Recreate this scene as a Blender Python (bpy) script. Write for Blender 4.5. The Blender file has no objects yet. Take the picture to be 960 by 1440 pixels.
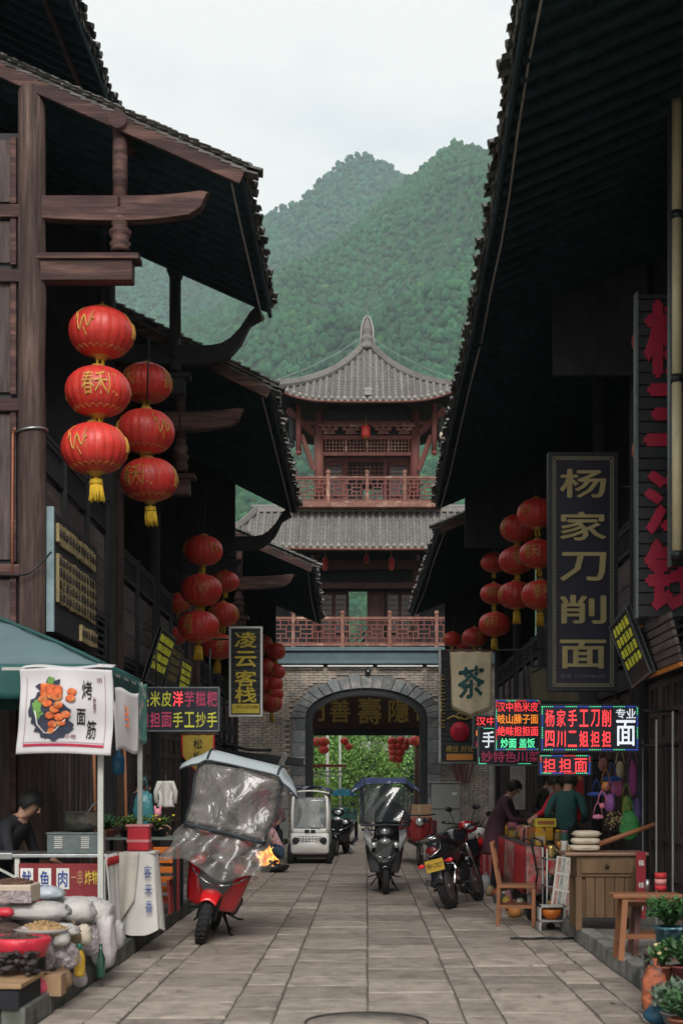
import bpy, math, random
from mathutils import Vector, Matrix, Euler
from math import sin, cos, pi, radians, sqrt, hypot
R = random.Random(7)
C = bpy.context.scene.collection
sc = bpy.context.scene

# ---------------------------------------------------------------- camera
EYE, FPX, VX, VY = 1.55, 2000.0, 515.0, 1105.0
cd = bpy.data.cameras.new("camera")
cam = bpy.data.objects.new("camera", cd)
C.objects.link(cam)
cam.location = (0, 0, EYE)
cam.rotation_euler = (radians(90), 0, 0)
cd.sensor_fit = 'VERTICAL'
cd.sensor_height = 36.0
cd.lens = 36.0 * FPX / 1440
cd.shift_x = -(VX - 480) / 1440
cd.shift_y = (VY - 720) / 1440
cd.clip_start = 0.1
cd.clip_end = 6000
cd.dof.use_dof = True
cd.dof.focus_distance = 24
cd.dof.aperture_fstop = 3.6
sc.camera = cam
sc.view_settings.view_transform = 'Standard'
sc.view_settings.look = 'None'
sc.view_settings.gamma = 1
sc.view_settings.exposure = 0.0
sc.cycles.volume_bounces = 1
sc.cycles.max_bounces = 7
sc.cycles.transparent_max_bounces = 12

# ---------------------------------------------------------------- overcast sky and soft sun
SUN_EL, SUN_AZ = 38, 177      # behind the camera, down the street, veiled by cloud
w = bpy.data.worlds.new("World")
sc.world = w
w.use_nodes = True
nt = w.node_tree
nt.nodes.clear()
N = nt.nodes.new
sky = N('ShaderNodeTexSky')
sky.sky_type = 'NISHITA'
sky.sun_disc = False
sky.sun_elevation = radians(SUN_EL)
sky.sun_rotation = radians(SUN_AZ)
sky.air_density = 1.5
sky.dust_density = 3
bgs = N('ShaderNodeBackground'); bgs.inputs['Strength'].default_value = 0.10
nt.links.new(sky.outputs[0], bgs.inputs[0])
tc = N('ShaderNodeTexCoord')
mp = N('ShaderNodeMapping'); mp.inputs['Scale'].default_value = (1.5, 1.5, 4.5)
nt.links.new(tc.outputs['Generated'], mp.inputs[0])
nz = N('ShaderNodeTexNoise'); nz.inputs['Scale'].default_value = 2.6
nz.inputs['Detail'].default_value = 7; nz.inputs['Roughness'].default_value = .52
nt.links.new(mp.outputs[0], nz.inputs['Vector'])
cr = N('ShaderNodeValToRGB')
cr.color_ramp.elements[0].position = .36; cr.color_ramp.elements[0].color = (.93, .97, .98, 1)
cr.color_ramp.elements[1].position = .53; cr.color_ramp.elements[1].color = (1.13, 1.11, 1.07, 1)
nt.links.new(nz.outputs['Fac'], cr.inputs[0])
bgc = N('ShaderNodeBackground'); bgc.inputs['Strength'].default_value = 1.0
nt.links.new(cr.outputs[0], bgc.inputs[0])
mx = N('ShaderNodeMixShader'); mx.inputs[0].default_value = .88
nt.links.new(bgs.outputs[0], mx.inputs[1]); nt.links.new(bgc.outputs[0], mx.inputs[2])
wo = N('ShaderNodeOutputWorld')
nt.links.new(mx.outputs[0], wo.inputs[0])

sl = bpy.data.lights.new("sun", 'SUN')
sl.energy = 2.7
sl.angle = radians(25)
sl.color = (1, .965, .92)
so = bpy.data.objects.new("sun", sl)
C.objects.link(so)
az = radians(SUN_AZ); el = radians(SUN_EL)
sd = Vector((sin(az) * cos(el), cos(az) * cos(el), sin(el)))
so.rotation_euler = sd.to_track_quat('Z', 'Y').to_euler()
so.location = sd * 50

# ---------------------------------------------------------------- air
def link(o, parent=None):
    C.objects.link(o)
    if parent: o.parent = parent
    return o

# ---------------------------------------------------------------- materials
MATS = {}
def mat(name, col=(.1,.1,.1), rough=.75, var=.25, scale=6, bump=.25, metal=0, spec=.35, stretch=(1, 1, 1), rand=.12,
        col2=None, c2scale=1.3, c2lo=.5, c2hi=.62, emit=0, alpha=1, trans=0, coat=0, detail=6, bscale=None, subsurf=0):
    if name in MATS: return MATS[name]
    m = bpy.data.materials.new(name); MATS[name] = m
    m.use_nodes = True
    t = m.node_tree; n = t.nodes; l = t.links
    b = n['Principled BSDF']
    tc = n.new('ShaderNodeTexCoord')
    mp = n.new('ShaderNodeMapping'); mp.inputs['Scale'].default_value = stretch
    l.new(tc.outputs['Object'], mp.inputs[0])
    nz = n.new('ShaderNodeTexNoise'); nz.inputs['Scale'].default_value = scale
    nz.inputs['Detail'].default_value = detail; nz.inputs['Roughness'].default_value = .62
    oi = n.new('ShaderNodeObjectInfo')
    mad = n.new('ShaderNodeVectorMath'); mad.operation = 'ADD'
    sx = n.new('ShaderNodeVectorMath'); sx.operation = 'SCALE'; sx.inputs['Scale'].default_value = 37.0
    cmb = n.new('ShaderNodeCombineXYZ')
    for k in range(3): l.new(oi.outputs['Random'], cmb.inputs[k])
    l.new(cmb.outputs[0], sx.inputs[0]); l.new(mp.outputs[0], mad.inputs[0]); l.new(sx.outputs[0], mad.inputs[1])
    l.new(mad.outputs[0], nz.inputs['Vector'])
    ra = n.new('ShaderNodeMapRange')
    ra.inputs['From Min'].default_value = .25; ra.inputs['From Max'].default_value = .75
    ra.inputs['To Min'].default_value = 1 - var; ra.inputs['To Max'].default_value = 1 + var
    l.new(nz.outputs['Fac'], ra.inputs['Value'])
    rb = n.new('ShaderNodeMapRange')
    rb.inputs['To Min'].default_value = 1 - rand; rb.inputs['To Max'].default_value = 1 + rand
    l.new(oi.outputs['Random'], rb.inputs['Value'])
    mm = n.new('ShaderNodeMath'); mm.operation = 'MULTIPLY'
    l.new(ra.outputs[0], mm.inputs[0]); l.new(rb.outputs[0], mm.inputs[1])
    vm = n.new('ShaderNodeVectorMath'); vm.operation = 'SCALE'
    l.new(mm.outputs[0], vm.inputs['Scale'])
    if col2:
        n2 = n.new('ShaderNodeTexNoise'); n2.inputs['Scale'].default_value = c2scale; n2.inputs['Detail'].default_value = 5
        l.new(mad.outputs[0], n2.inputs['Vector'])
        r2 = n.new('ShaderNodeMapRange'); r2.inputs['From Min'].default_value = c2lo; r2.inputs['From Max'].default_value = c2hi
        l.new(n2.outputs['Fac'], r2.inputs['Value'])
        mc = n.new('ShaderNodeMix'); mc.data_type = 'RGBA'
        l.new(r2.outputs[0], mc.inputs['Factor'])
        mc.inputs['A'].default_value = (*col, 1); mc.inputs['B'].default_value = (*col2, 1)
        l.new(mc.outputs['Result'], vm.inputs[0])
    else:
        vm.inputs[0].default_value = col
    l.new(vm.outputs[0], b.inputs['Base Color'])
    b.inputs['Roughness'].default_value = rough
    b.inputs['Metallic'].default_value = metal
    b.inputs['Specular IOR Level'].default_value = spec
    if coat: b.inputs['Coat Weight'].default_value = coat; b.inputs['Coat Roughness'].default_value = .12
    if trans:
        b.inputs['Transmission Weight'].default_value = trans
    if alpha < 1: b.inputs['Alpha'].default_value = alpha
    if emit:
        l.new(vm.outputs[0], b.inputs['Emission Color']); b.inputs['Emission Strength'].default_value = emit
    if bump:
        n3 = n.new('ShaderNodeTexNoise'); n3.inputs['Scale'].default_value = bscale or scale * 3; n3.inputs['Detail'].default_value = 6
        l.new(mad.outputs[0], n3.inputs['Vector'])
        bp = n.new('ShaderNodeBump'); bp.inputs['Strength'].default_value = bump; bp.inputs['Distance'].default_value = .02
        l.new(n3.outputs['Fac'], bp.inputs['Height']); l.new(bp.outputs[0], b.inputs['Normal'])
    return m

WOODCOL = dict(rough=.8, var=.65, scale=22, stretch=(1, 1, .07), bump=.7, rand=.15)
wood_post = mat('weathered_post_wood', (.055, .034, .030), col2=(.12, .080, .064), c2scale=14, c2lo=.48, c2hi=.72, **WOODCOL)
wood_beam = mat('beam_wood', (.055, .027, .025), col2=(.10, .052, .043), c2scale=9, rough=.75, var=.55, scale=18, stretch=(.1, .6, 1), bump=.4, rand=.15)
wood_dark = mat('dark_timber', (.030, .029, .033), rough=.85, var=.4, scale=6, stretch=(1, .3, .5), bump=.4, rand=.2)
wood_panel = mat('panel_wood', (.068, .050, .047), rough=.8, var=.6, scale=20, stretch=(1, 1, .1), bump=.4, rand=.22)
wood_grey = mat('greyed_board', (.105, .085, .082), rough=.85, var=.55, scale=18, stretch=(.3, .08, 1), bump=.4, rand=.25)
wood_red = mat('painted_red_brown_wood', (.15, .048, .04), rough=.65, var=.3, scale=7, stretch=(1, 1, .2), bump=.25, rand=.15, col2=(.21, .10, .075), c2lo=.55, c2hi=.75)
wood_rail = mat('worn_red_rail', (.21, .095, .072), rough=.7, var=.35, scale=9, bump=.25, rand=.2, col2=(.36, .23, .17), c2lo=.52, c2hi=.68, c2scale=4)
wood_brown = mat('brown_door_wood', (.11, .055, .045), rough=.75, var=.3, scale=7, stretch=(1, 1, .2), bump=.3)
wood_warm = mat('warm_furniture_wood', (.24, .10, .045), rough=.55, var=.35, scale=6, stretch=(.3, 1, .3), bump=.2, rand=.1)
wood_olive = mat('old_desk_wood', (.115, .068, .034), rough=.6, var=.4, scale=8, stretch=(1, 1, .15), bump=.3, rand=.1)
tile_near = mat('grey_roof_tile', (.13, .125, .12), rough=.85, var=.45, scale=9, bump=.5, rand=.35, col2=(.055, .06, .055), c2scale=4)
tile_tower = mat('grey_tower_tile', (.165, .155, .145), rough=.8, var=.3, scale=14, bump=.4, rand=.18, col2=(.14, .135, .13), c2scale=2.5)
tile_trim = mat('pale_tile_end', (.26, .25, .23), rough=.8, var=.3, scale=14, bump=.4, rand=.2)
under = mat('roof_underside', (.022, .042, .053), rough=.9, var=.4, scale=8, bump=.4, stretch=(1, .3, 1), rand=.2)  # blue-teal cast of the shadows under the eaves put into the timber colour
slab_m = mat('street_slab_stone', (.315, .268, .23), rough=.6, var=.26, scale=6.5, bump=.6, bscale=26, rand=.26, col2=(.205, .175, .15), c2scale=5.5, c2lo=.48, c2hi=.70, spec=.4, detail=9)
slab_side = mat('pavement_stone', (.21, .195, .18), rough=.7, var=.3, scale=3, bump=.4, bscale=20, rand=.12, col2=(.13, .125, .12), c2scale=1.5)
joint_m = mat('joint_dirt', (.12, .105, .09), rough=.95, var=.3, scale=10, bump=.5)
kerb_m = mat('mossy_kerb_stone', (.11, .112, .10), rough=.85, var=.4, scale=5, bump=.6, rand=.25, col2=(.055, .062, .048), c2scale=3, c2lo=.45, c2hi=.6)
kerb_grey = mat('grey_kerb_stone', (.20, .20, .185), rough=.85, var=.4, scale=5, bump=.6, rand=.2, col2=(.10, .105, .09), c2scale=3)
brick_m = mat('grey_brown_brick', (.36, .30, .245), rough=.9, var=.4, scale=2.5, bump=.5, col2=(.23, .21, .19), c2scale=3.5, c2lo=.42, c2hi=.62, bscale=30, detail=12)
mortar = mat('mortar', (.24, .215, .185), rough=.95, var=.3, scale=4, bump=.4)
stone_blue = mat('blue_grey_stone', (.15, .165, .17), rough=.8, var=.3, scale=6, bump=.5, rand=.4, col2=(.22, .21, .20), c2scale=3)
steel_blue = mat('blue_grey_painted_steel', (.085, .13, .15), rough=.5, var=.2, scale=3, bump=.1)
black_m = mat('black_plastic', (.012, .013, .015), rough=.4, var=.2, bump=.05)
rubber = mat('tyre_rubber', (.018, .018, .019), rough=.8, var=.3, bump=.3)
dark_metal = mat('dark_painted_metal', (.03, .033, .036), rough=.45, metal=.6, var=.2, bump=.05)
grey_metal = mat('brushed_grey_metal', (.35, .36, .36), rough=.38, metal=.85, var=.15, bump=.08)
pole_m = mat('off_white_painted_pole', (.42, .43, .40), rough=.45, var=.2, bump=.05)
chrome = mat('chrome', (.6, .6, .6), rough=.15, metal=1, var=.05, bump=0)
white_paint = mat('white_paint', (.80, .80, .77), rough=.3, var=.06, bump=.02, coat=.5, rand=.02)
gold_m = mat('gold_lettering', (.45, .32, .09), rough=.5, var=.25, bump=.15, rand=.1)
gold_pale = mat('dull_gold_lettering', (.34, .28, .13), rough=.55, var=.2, bump=.1)
yellow_m = mat('yellow_lettering', (.62, .50, .06), rough=.55, var=.15, bump=.05)
lan_red = mat('red_lantern_silk', (.54, .032, .024), rough=.45, var=.28, scale=5, bump=.12, rand=.12, spec=.5)
lan_gold = mat('lantern_gold_trim', (.46, .24, .05), rough=.5, var=.2, bump=.1)
tassel_m = mat('yellow_tassel', (.62, .40, .03), rough=.8, var=.25, scale=30, bump=.4, stretch=(1, 1, .1))
red_m = mat('red_cloth', (.42, .025, .03), rough=.7, var=.25, bump=.2)
cloth_white = mat('white_cloth', (.62, .61, .58), rough=.85, var=.12, scale=4, bump=.25)
skin_m = mat('skin', (.42, .24, .17), rough=.6, var=.1, bump=.05, rand=.03)
hair_m = mat('black_hair', (.012, .011, .011), rough=.6, var=.3, scale=30, bump=.3)

# ---------------------------------------------------------------- mesh builder
def inv_of(root):
    return Matrix.LocRotScale(root.location, root.rotation_euler, root.scale).inverted()

class MB:
    def __init__(s, M=None):
        s.v = []; s.f = []; s.m = []; s.s = []
        s.M = M.copy() if M else Matrix.Identity(4)
    def add(s, vs, fs, m=0, smooth=False):
        k = len(s.v)
        s.v += [s.M @ Vector(p) for p in vs]
        for f in fs:
            s.f.append([i + k for i in f]); s.m.append(m); s.s.append(smooth)
        return s
    def box(s, x0, x1, y0, y1, z0, z1, m=0):
        return s.add([(x0, y0, z0), (x1, y0, z0), (x1, y1, z0), (x0, y1, z0), (x0, y0, z1), (x1, y0, z1), (x1, y1, z1), (x0, y1, z1)],
                     [(0, 3, 2, 1), (4, 5, 6, 7), (0, 1, 5, 4), (1, 2, 6, 5), (2, 3, 7, 6), (3, 0, 4, 7)], m)
    def cbox(s, c, d, m=0):
        return s.box(c[0] - d[0] / 2, c[0] + d[0] / 2, c[1] - d[1] / 2, c[1] + d[1] / 2, c[2] - d[2] / 2, c[2] + d[2] / 2, m)
    def beam(s, a, b, wd, h, up=(0, 0, 1), m=0):
        a = Vector(a); b = Vector(b); d = (b - a).normalized(); u = Vector(up)
        side = d.cross(u)
        if side.length < 1e-4: side = d.cross(Vector((1, 0, 0)))
        side.normalize(); u = side.cross(d).normalized()
        P = []
        for p in (a, b):
            for (i, j) in ((-1, -1), (1, -1), (1, 1), (-1, 1)):
                P.append(p + side * (i * wd / 2) + u * (j * h / 2))
        return s.add(P, [(3, 2, 1, 0), (4, 5, 6, 7), (0, 1, 5, 4), (1, 2, 6, 5), (2, 3, 7, 6), (3, 0, 4, 7)], m)
    def tube(s, pts, r, n=8, m=0, caps=True, smooth=True, flat=1.0):
        pts = [Vector(p) for p in pts]
        rs = r if isinstance(r, (list, tuple)) else [r] * len(pts)
        V = []; F = []; pu = None
        for i, p in enumerate(pts):
            d = (pts[min(i + 1, len(pts) - 1)] - pts[max(i - 1, 0)])
            if d.length < 1e-9: d = Vector((0, 0, 1))
            d.normalize()
            if pu is None:
                pu = Vector((0, 0, 1)) if abs(d.z) < .9 else Vector((0, 1, 0))
            u = (pu - d * pu.dot(d))
            u = u.normalized() if u.length > 1e-6 else d.orthogonal().normalized()
            pu = u; q = d.cross(u)
            for k in range(n):
                a = 2 * pi * k / n
                V.append(p + (u * cos(a) * flat + q * sin(a)) * rs[i])
        for i in range(len(pts) - 1):
            for k in range(n):
                k2 = (k + 1) % n
                F.append((i * n + k, i * n + k2, (i + 1) * n + k2, (i + 1) * n + k))
        s.add(V, F, m, smooth)
        if caps:
            b = len(s.v) - len(V)
            s.f.append([b + n - 1 - k for k in range(n)]); s.m.append(m); s.s.append(False)
            b += (len(pts) - 1) * n
            s.f.append([b + k for k in range(n)]); s.m.append(m); s.s.append(False)
        return s
    def cyl(s, a, b, r0, r1=None, n=12, m=0, caps=True):
        return s.tube([a, b], [r0, r0 if r1 is None else r1], n, m, caps)
    def lathe(s, prof, c=(0, 0, 0), n=16, m=0, axis='z', smooth=True, lobes=0, lobe=0.0, sx=1, sy=1):
        V = []; F = []
        for (r, z) in prof:
            for k in range(n):
                a = 2 * pi * k / n
                rr = r * (1 + lobe * (abs(cos(a * lobes / 2)) - .6)) if lobes else r
                x, y = rr * cos(a) * sx, rr * sin(a) * sy
                p = (x, y, z) if axis == 'z' else ((x, z, y) if axis == 'y' else (z, x, y))
                V.append((c[0] + p[0], c[1] + p[1], c[2] + p[2]))
        for i in range(len(prof) - 1):
            for k in range(n):
                k2 = (k + 1) % n
                F.append((i * n + k, i * n + k2, (i + 1) * n + k2, (i + 1) * n + k))
        F.append(tuple(reversed(range(n)))); F.append(tuple((len(prof) - 1) * n + k for k in range(n)))
        return s.add(V, F, m, smooth)
    def ell(s, c, r, n=12, m=0, rings=8, jit=0, rnd=None, pw=1.0):
        prof = []
        V = []; F = []
        rnd = rnd or R
        for i in range(1, rings):
            t = pi * i / rings
            for k in range(n):
                a = 2 * pi * k / n
                q = 1 + (rnd.uniform(-jit, jit) if jit else 0)
                sx = sin(t); cx = cos(a); sy = sin(a); cz = cos(t)
                f = lambda q_: math.copysign(abs(q_) ** pw, q_)
                V.append((c[0] + r[0] * f(sx) * f(cx) * q, c[1] + r[1] * f(sx) * f(sy) * q, c[2] - r[2] * f(cz) * q))
        V.append((c[0], c[1], c[2] - r[2])); V.append((c[0], c[1], c[2] + r[2]))
        for i in range(rings - 2):
            for k in range(n):
                k2 = (k + 1) % n
                F.append((i * n + k, i * n + k2, (i + 1) * n + k2, (i + 1) * n + k))
        lo = len(V) - 2
        for k in range(n):
            k2 = (k + 1) % n
            F.append((lo, k2, k)); F.append((lo + 1, (rings - 2) * n + k, (rings - 2) * n + k2))
        return s.add(V, F, m, True)
    def prism(s, poly, y0, y1, m=0, plane='xz', smooth=False):
        """poly in plane coords, extruded along the remaining axis from y0 to y1"""
        n = len(poly)
        def P(a, b, t):
            return (a, t, b) if plane == 'xz' else ((t, a, b) if plane == 'yz' else (a, b, t))
        V = [P(a, b, y0) for a, b in poly] + [P(a, b, y1) for a, b in poly]
        F = [tuple(range(n)), tuple(reversed(range(n, 2 * n)))]
        s.add(V, F, m)
        b = len(s.v) - 2 * n
        for i in range(n):
            j = (i + 1) % n
            s.f.append([b + i, b + n + i, b + n + j, b + j]); s.m.append(m); s.s.append(smooth)
        return s
    def grid(s, fn, nu, nv, m=0, smooth=True, thick=0.0, closed=False):
        V = [fn(i / nu, j / nv) for j in range(nv + 1) for i in range(nu + 1)]
        F = [(j * (nu + 1) + i, j * (nu + 1) + i + 1, (j + 1) * (nu + 1) + i + 1, (j + 1) * (nu + 1) + i) for j in range(nv) for i in range(nu)]
        return s.add(V, F, m, smooth)
    def build(s, name, mats, parent=None, world=False, solid=0, bev=0, sub=0, loc=None, rot=None):
        me = bpy.data.meshes.new(name)
        V = s.v
        if world and parent is not None:
            root = parent
            I = Matrix.Identity(4)
            chain = []
            while root: chain.append(root); root = root.parent
            for r in reversed(chain): I = I @ Matrix.LocRotScale(r.location, r.rotation_euler, r.scale)
            I = I.inverted(); V = [I @ p for p in V]
        me.from_pydata([tuple(p) for p in V], [], s.f)
        if not isinstance(mats, (list, tuple)): mats = [mats]
        for mm in mats: me.materials.append(mm)
        me.polygons.foreach_set('material_index', s.m)
        me.polygons.foreach_set('use_smooth', s.s)
        me.update()
        o = bpy.data.objects.new(name, me)
        if loc: o.location = loc
        if rot: o.rotation_euler = rot
        link(o, parent)
        if solid:
            md = o.modifiers.new('thickness', 'SOLIDIFY'); md.thickness = solid; md.offset = 0
        if bev:
            md = o.modifiers.new('bevel', 'BEVEL'); md.width = bev; md.segments = 2; md.limit_method = 'ANGLE'
        if sub:
            md = o.modifiers.new('subdivision', 'SUBSURF'); md.levels = sub; md.render_levels = sub
        return o

def tag(o, label=None, cat=None, group=None, kind=None):
    if label: o['label'] = label
    if cat: o['category'] = cat
    if group: o['group'] = group
    if kind: o['kind'] = kind
    return o

def thing(name, label, cat, loc=(0, 0, 0), rz=0, group=None, rot=None):
    o = bpy.data.objects.new(name, None)
    o.empty_display_size = .1
    C.objects.link(o)
    o.location = loc
    o.rotation_euler = rot if rot else (0, 0, rz)
    return tag(o, label, cat, group)

def copy_tree(o, parent=None, loc=None, rot=None, label=None, scale=None):
    c = o.copy(); C.objects.link(c); c.parent = parent
    if loc is not None: c.location = loc
    if rot is not None: c.rotation_euler = rot
    if scale is not None: c.scale = scale
    if label: c['label'] = label
    for ch in list(o.children): copy_tree(ch, c)
    return c

def at(px, py, Y):
    """the place at distance Y seen at that spot of the photograph"""
    return Vector(((px - VX) * Y / FPX, Y, EYE + (VY - py) * Y / FPX))

def wave(a, b, c=0.0):
    return sin(a * 3.1 + c) * .5 + sin(b * 4.7 + a * 1.9 + c * 2) * .3 + sin(a * 9.3 - b * 6.1 + c) * .2

_side = bpy.data.scenes.new('workbench')
def side_eval(ob):
    """evaluate one object in a small scene of its own (fast)"""
    _side.collection.objects.link(ob)
    vl = _side.view_layers[0]
    vl.update()
    me = bpy.data.meshes.new_from_object(ob.evaluated_get(vl.depsgraph))
    _side.collection.objects.unlink(ob)
    return me

def text_mesh(txt, size, depth=.006, bold=.0, sx=1.0, sy=1.0, align='CENTER', spacing=1.0):
    cu = bpy.data.curves.new('lettering', 'FONT')
    cu.body = txt; cu.size = size; cu.extrude = depth; 
    cu.align_x = align; cu.align_y = 'CENTER'; cu.resolution_u = 2; cu.space_character = spacing
    ob = bpy.data.objects.new('lettering_src', cu)
    me = side_eval(ob)
    bpy.data.objects.remove(ob); bpy.data.curves.remove(cu)
    # recentre
    if len(me.vertices):
        xs = [v.co.x for v in me.vertices]; ys = [v.co.y for v in me.vertices]
        cx = (min(xs) + max(xs)) / 2; cy = (min(ys) + max(ys)) / 2
        for v in me.vertices: v.co.x = (v.co.x - cx) * sx; v.co.y = (v.co.y - cy) * sy
        if bold:      # strokes thickened by overlapping shifted copies
            me = thicken(me, bold * size * .55)
    return me

def thicken(me, d):
    V = [v.co.copy() for v in me.vertices]; F = [list(p.vertices) for p in me.polygons]; n = len(V)
    W = []; G = []
    for k, (i, j) in enumerate(((-1, 0), (1, 0), (0, -1), (0, 1))):
        W += [(v.x + i * d, v.y + j * d, v.z + k * .0006) for v in V]; G += [[q + k * n for q in f] for f in F]
    m2 = bpy.data.meshes.new('lettering'); m2.from_pydata(W, [], G); m2.update()
    bpy.data.meshes.remove(me)
    return m2

def text(txt, m, parent, loc, size, face=0.0, depth=.006, bold=.0, sx=1.0, sy=1.0, tilt=0.0, name='lettering', spacing=1.0, fit=None, rot=None):
    """flat lettering standing upright; face = turn about the vertical (0 faces the camera end of the street)"""
    me = text_mesh(txt, size, depth, bold, sx, sy, spacing=spacing)
    if fit and len(me.vertices):
        wd = max(v.co.x for v in me.vertices) - min(v.co.x for v in me.vertices)
        ht = max(v.co.y for v in me.vertices) - min(v.co.y for v in me.vertices)
        kx = fit[0] / wd if fit[0] else 1; ky = fit[1] / ht if fit[1] else kx
        if not fit[0]: kx = ky
        for v in me.vertices: v.co.x *= kx; v.co.y *= ky
    me.name = name
    me.materials.clear(); me.materials.append(m)
    o = bpy.data.objects.new(name, me)
    o.rotation_euler = rot if rot else (Euler((radians(90), 0, face)).to_matrix() @ Euler((0, 0, tilt)).to_matrix()).to_euler()
    o.location = loc
    link(o, parent)
    return o

def vtext(s_, m, parent, x, z0, z1, size_w, face=0.0, y=0.0, **kw):
    """characters one below the other, between z0 (top) and z1 (bottom)"""
    n = len(s_); st = (z0 - z1) / n
    for i, ch in enumerate(s_):
        text(ch, m, parent, (x, y, z0 - st * (i + .5)), 1, face, fit=(size_w, st * .78), **kw)
import numpy as np
# ================================================================ GROUND, STREET, HILLS
g = MB(); g.box(-1400, 1400, -40, 2250, -.9, -.05)
soil = mat('bare_soil', (.10, .10, .06), rough=.95, var=.4, scale=.5, bump=.4)
tag(g.build('ground', soil), kind='structure')
XL, XR = -2.16, 2.09
rb_ = MB(); rb_.box(XL - .02, XR + .02, 6, 70, -.3, -.012)
road = tag(rb_.build('road', joint_m), kind='structure')
cols = [-2.155, -1.85, -1.62, -.94, -.62, .01, .66, .92, 1.56, 1.84, 2.085]

def slab_mesh(mb, x0, x1, y0, y1, z, j=.013, c=.014):
    a = [(x0 + R.uniform(.002, j), y0 + R.uniform(.002, j)), (x1 - R.uniform(.002, j), y0 + R.uniform(.002, j)),
         (x1 - R.uniform(.002, j), y1 - R.uniform(.002, j)), (x0 + R.uniform(.002, j), y1 - R.uniform(.002, j))]
    tz = [z + R.uniform(-.006, .005) for _ in range(4)]
    cx = (x0 + x1) / 2; cy = (y0 + y1) / 2
    V = [(p[0], p[1], -.05) for p in a] + [(p[0], p[1], t - c * .5) for p, t in zip(a, tz)]
    V += [(p[0] + math.copysign(c, cx - p[0]), p[1] + math.copysign(c * 1.2, cy - p[1]), t) for p, t in zip(a, tz)]
    F = []
    for k in range(4):
        k2 = (k + 1) % 4
        F += [(k, k2, 4 + k2, 4 + k), (4 + k, 4 + k2, 8 + k2, 8 + k)]
    F.append((8, 9, 10, 11))
    mb.add(V, F)
slabs = []
for i in range(len(cols) - 1):
    y = 8.2 + R.uniform(0, .5)
    wdt = cols[i + 1] - cols[i]
    while y < 62:
        L = R.uniform(.42, .95) if wdt > .5 else R.uniform(.35, .8)
        slabs.append((y, cols[i], cols[i + 1], y + L)); y += L
slabs.sort()
rest = MB()
for k, (y, x0, x1, y1) in enumerate(slabs):
    z = R.uniform(-.003, .004)
    if k < 300:
        b = MB(); slab_mesh(b, x0, x1, y, y1, z); b.build('paving_slab', slab_m, road)
    else: slab_mesh(rest, x0, x1, y, y1, z)
tag(rest.build('paving_slab', slab_m, road), kind='stuff')
# iron drain rim in the road
d = MB()
d.tube([(0.0 + .40 * cos(a), 9.28 + .40 * sin(a), .009) for a in [2 * pi * k / 40 for k in range(41)]], .007, 5)
d.lathe([(.0, .002), (.38, .002), (.38, .006), (0, .007)], (0.0, 9.28, 0), 36, m=1)
tag(d.build('manhole_cover', [mat('rusty_iron', (.05, .045, .04), rough=.8, var=.4, scale=12, bump=.5), slab_m]),
    'round stone filled manhole cover with a thin iron rim in the nearest paving', 'manhole cover')

def pavement(side, Xk, Xw, y0, y1, km):
    b = MB(); b.box(min(Xk + side * .16, Xw), max(Xk + side * .16, Xw), y0, y1, -.3, .128)
    o = tag(b.build('pavement', joint_m), kind='structure')
    y = y0; 
    while y < y1 - .1:
        L = R.uniform(.7, 1.25)
        k = MB(); e = R.uniform(-.006, .006)
        k.box(min(Xk + e, Xk + side * .155), max(Xk + e, Xk + side * .155), y + .006, min(y + L, y1) - .006, -.1, .143 + R.uniform(-.004, .006))
        k.build('kerb_stone', km, o, bev=.012)
        y += L
    y = y0
    n = 0
    while y < min(y1, 30):
        L = R.uniform(.5, .8)
        x = Xk + side * .165; 
        while (Xw - x) * side > .05:
            W = min(R.uniform(.45, .7), abs(Xw - x))
            xe = x + side * W
            k = MB(); k.box(min(x, xe) + .004, max(x, xe) - .004, y + .004, y + L - .004, 0, .138 + R.uniform(-.003, .003))
            k.build('pavement_slab', slab_side, o, bev=.006); n += 1
            x = xe
        y += L
    return o
pavement(-1, XL, -3.35, 9.0, 37.4, kerb_m)
pavement(1, XR, 3.35, 8.2, 37.4, kerb_grey)

# scraps and fallen leaves on the slabs
lt = MB(); lr = random.Random(14)
for _ in range(70):
    x = lr.choice((-1, 1)) * (2.0 - abs(lr.gauss(0, .55))); y = lr.uniform(9.5, 30); a = lr.uniform(0, 3.1); q = lr.uniform(.012, .035)
    lt.add([(x + q * cos(a + k * pi / 2) * (1 if k % 2 else .6), y + q * sin(a + k * pi / 2), .012 + .006 * (k == 1)) for k in range(4)], [(0, 1, 2, 3)])
tag(lt.build('litter', mat('dry_leaf', (.16, .12, .07), rough=.9, var=.6, scale=1)), 'fallen leaves and scraps scattered along the edges of the paving', 'litter', kind='stuff')
# ---- hills
def interp(pts, x):
    if x <= pts[0][0]: return pts[0][1]
    for (a, b), (c, d_) in zip(pts, pts[1:]):
        if x <= c:
            t = (x - a) / (c - a); t = t * t * (3 - 2 * t) * .4 + t * .6
            return b + (d_ - b) * t
    return pts[-1][1]
def vn(x, y, seed=0):
    """smooth value noise"""
    xi, yi = math.floor(x), math.floor(y); fx, fy = x - xi, y - yi
    fx = fx * fx * (3 - 2 * fx); fy = fy * fy * (3 - 2 * fy)
    def h(a, b):
        v = sin(a * 127.1 + b * 311.7 + seed * 74.7) * 43758.5453
        return v - math.floor(v)
    return (h(xi, yi) * (1 - fx) + h(xi + 1, yi) * fx) * (1 - fy) + (h(xi, yi + 1) * (1 - fx) + h(xi + 1, yi + 1) * fx) * fy
front_crest = [((px - VX) * .72, (VY - py) * .72 - 4) for px, py in
               [(-300, 600), (0, 520), (200, 465), (300, 432), (340, 403), (385, 380), (430, 357), (480, 326), (520, 297), (550, 268), (573, 247), (600, 225), (622, 205), (645, 197), (670, 201), (700, 212), (760, 222), (900, 240), (1300, 380)]]
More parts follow.
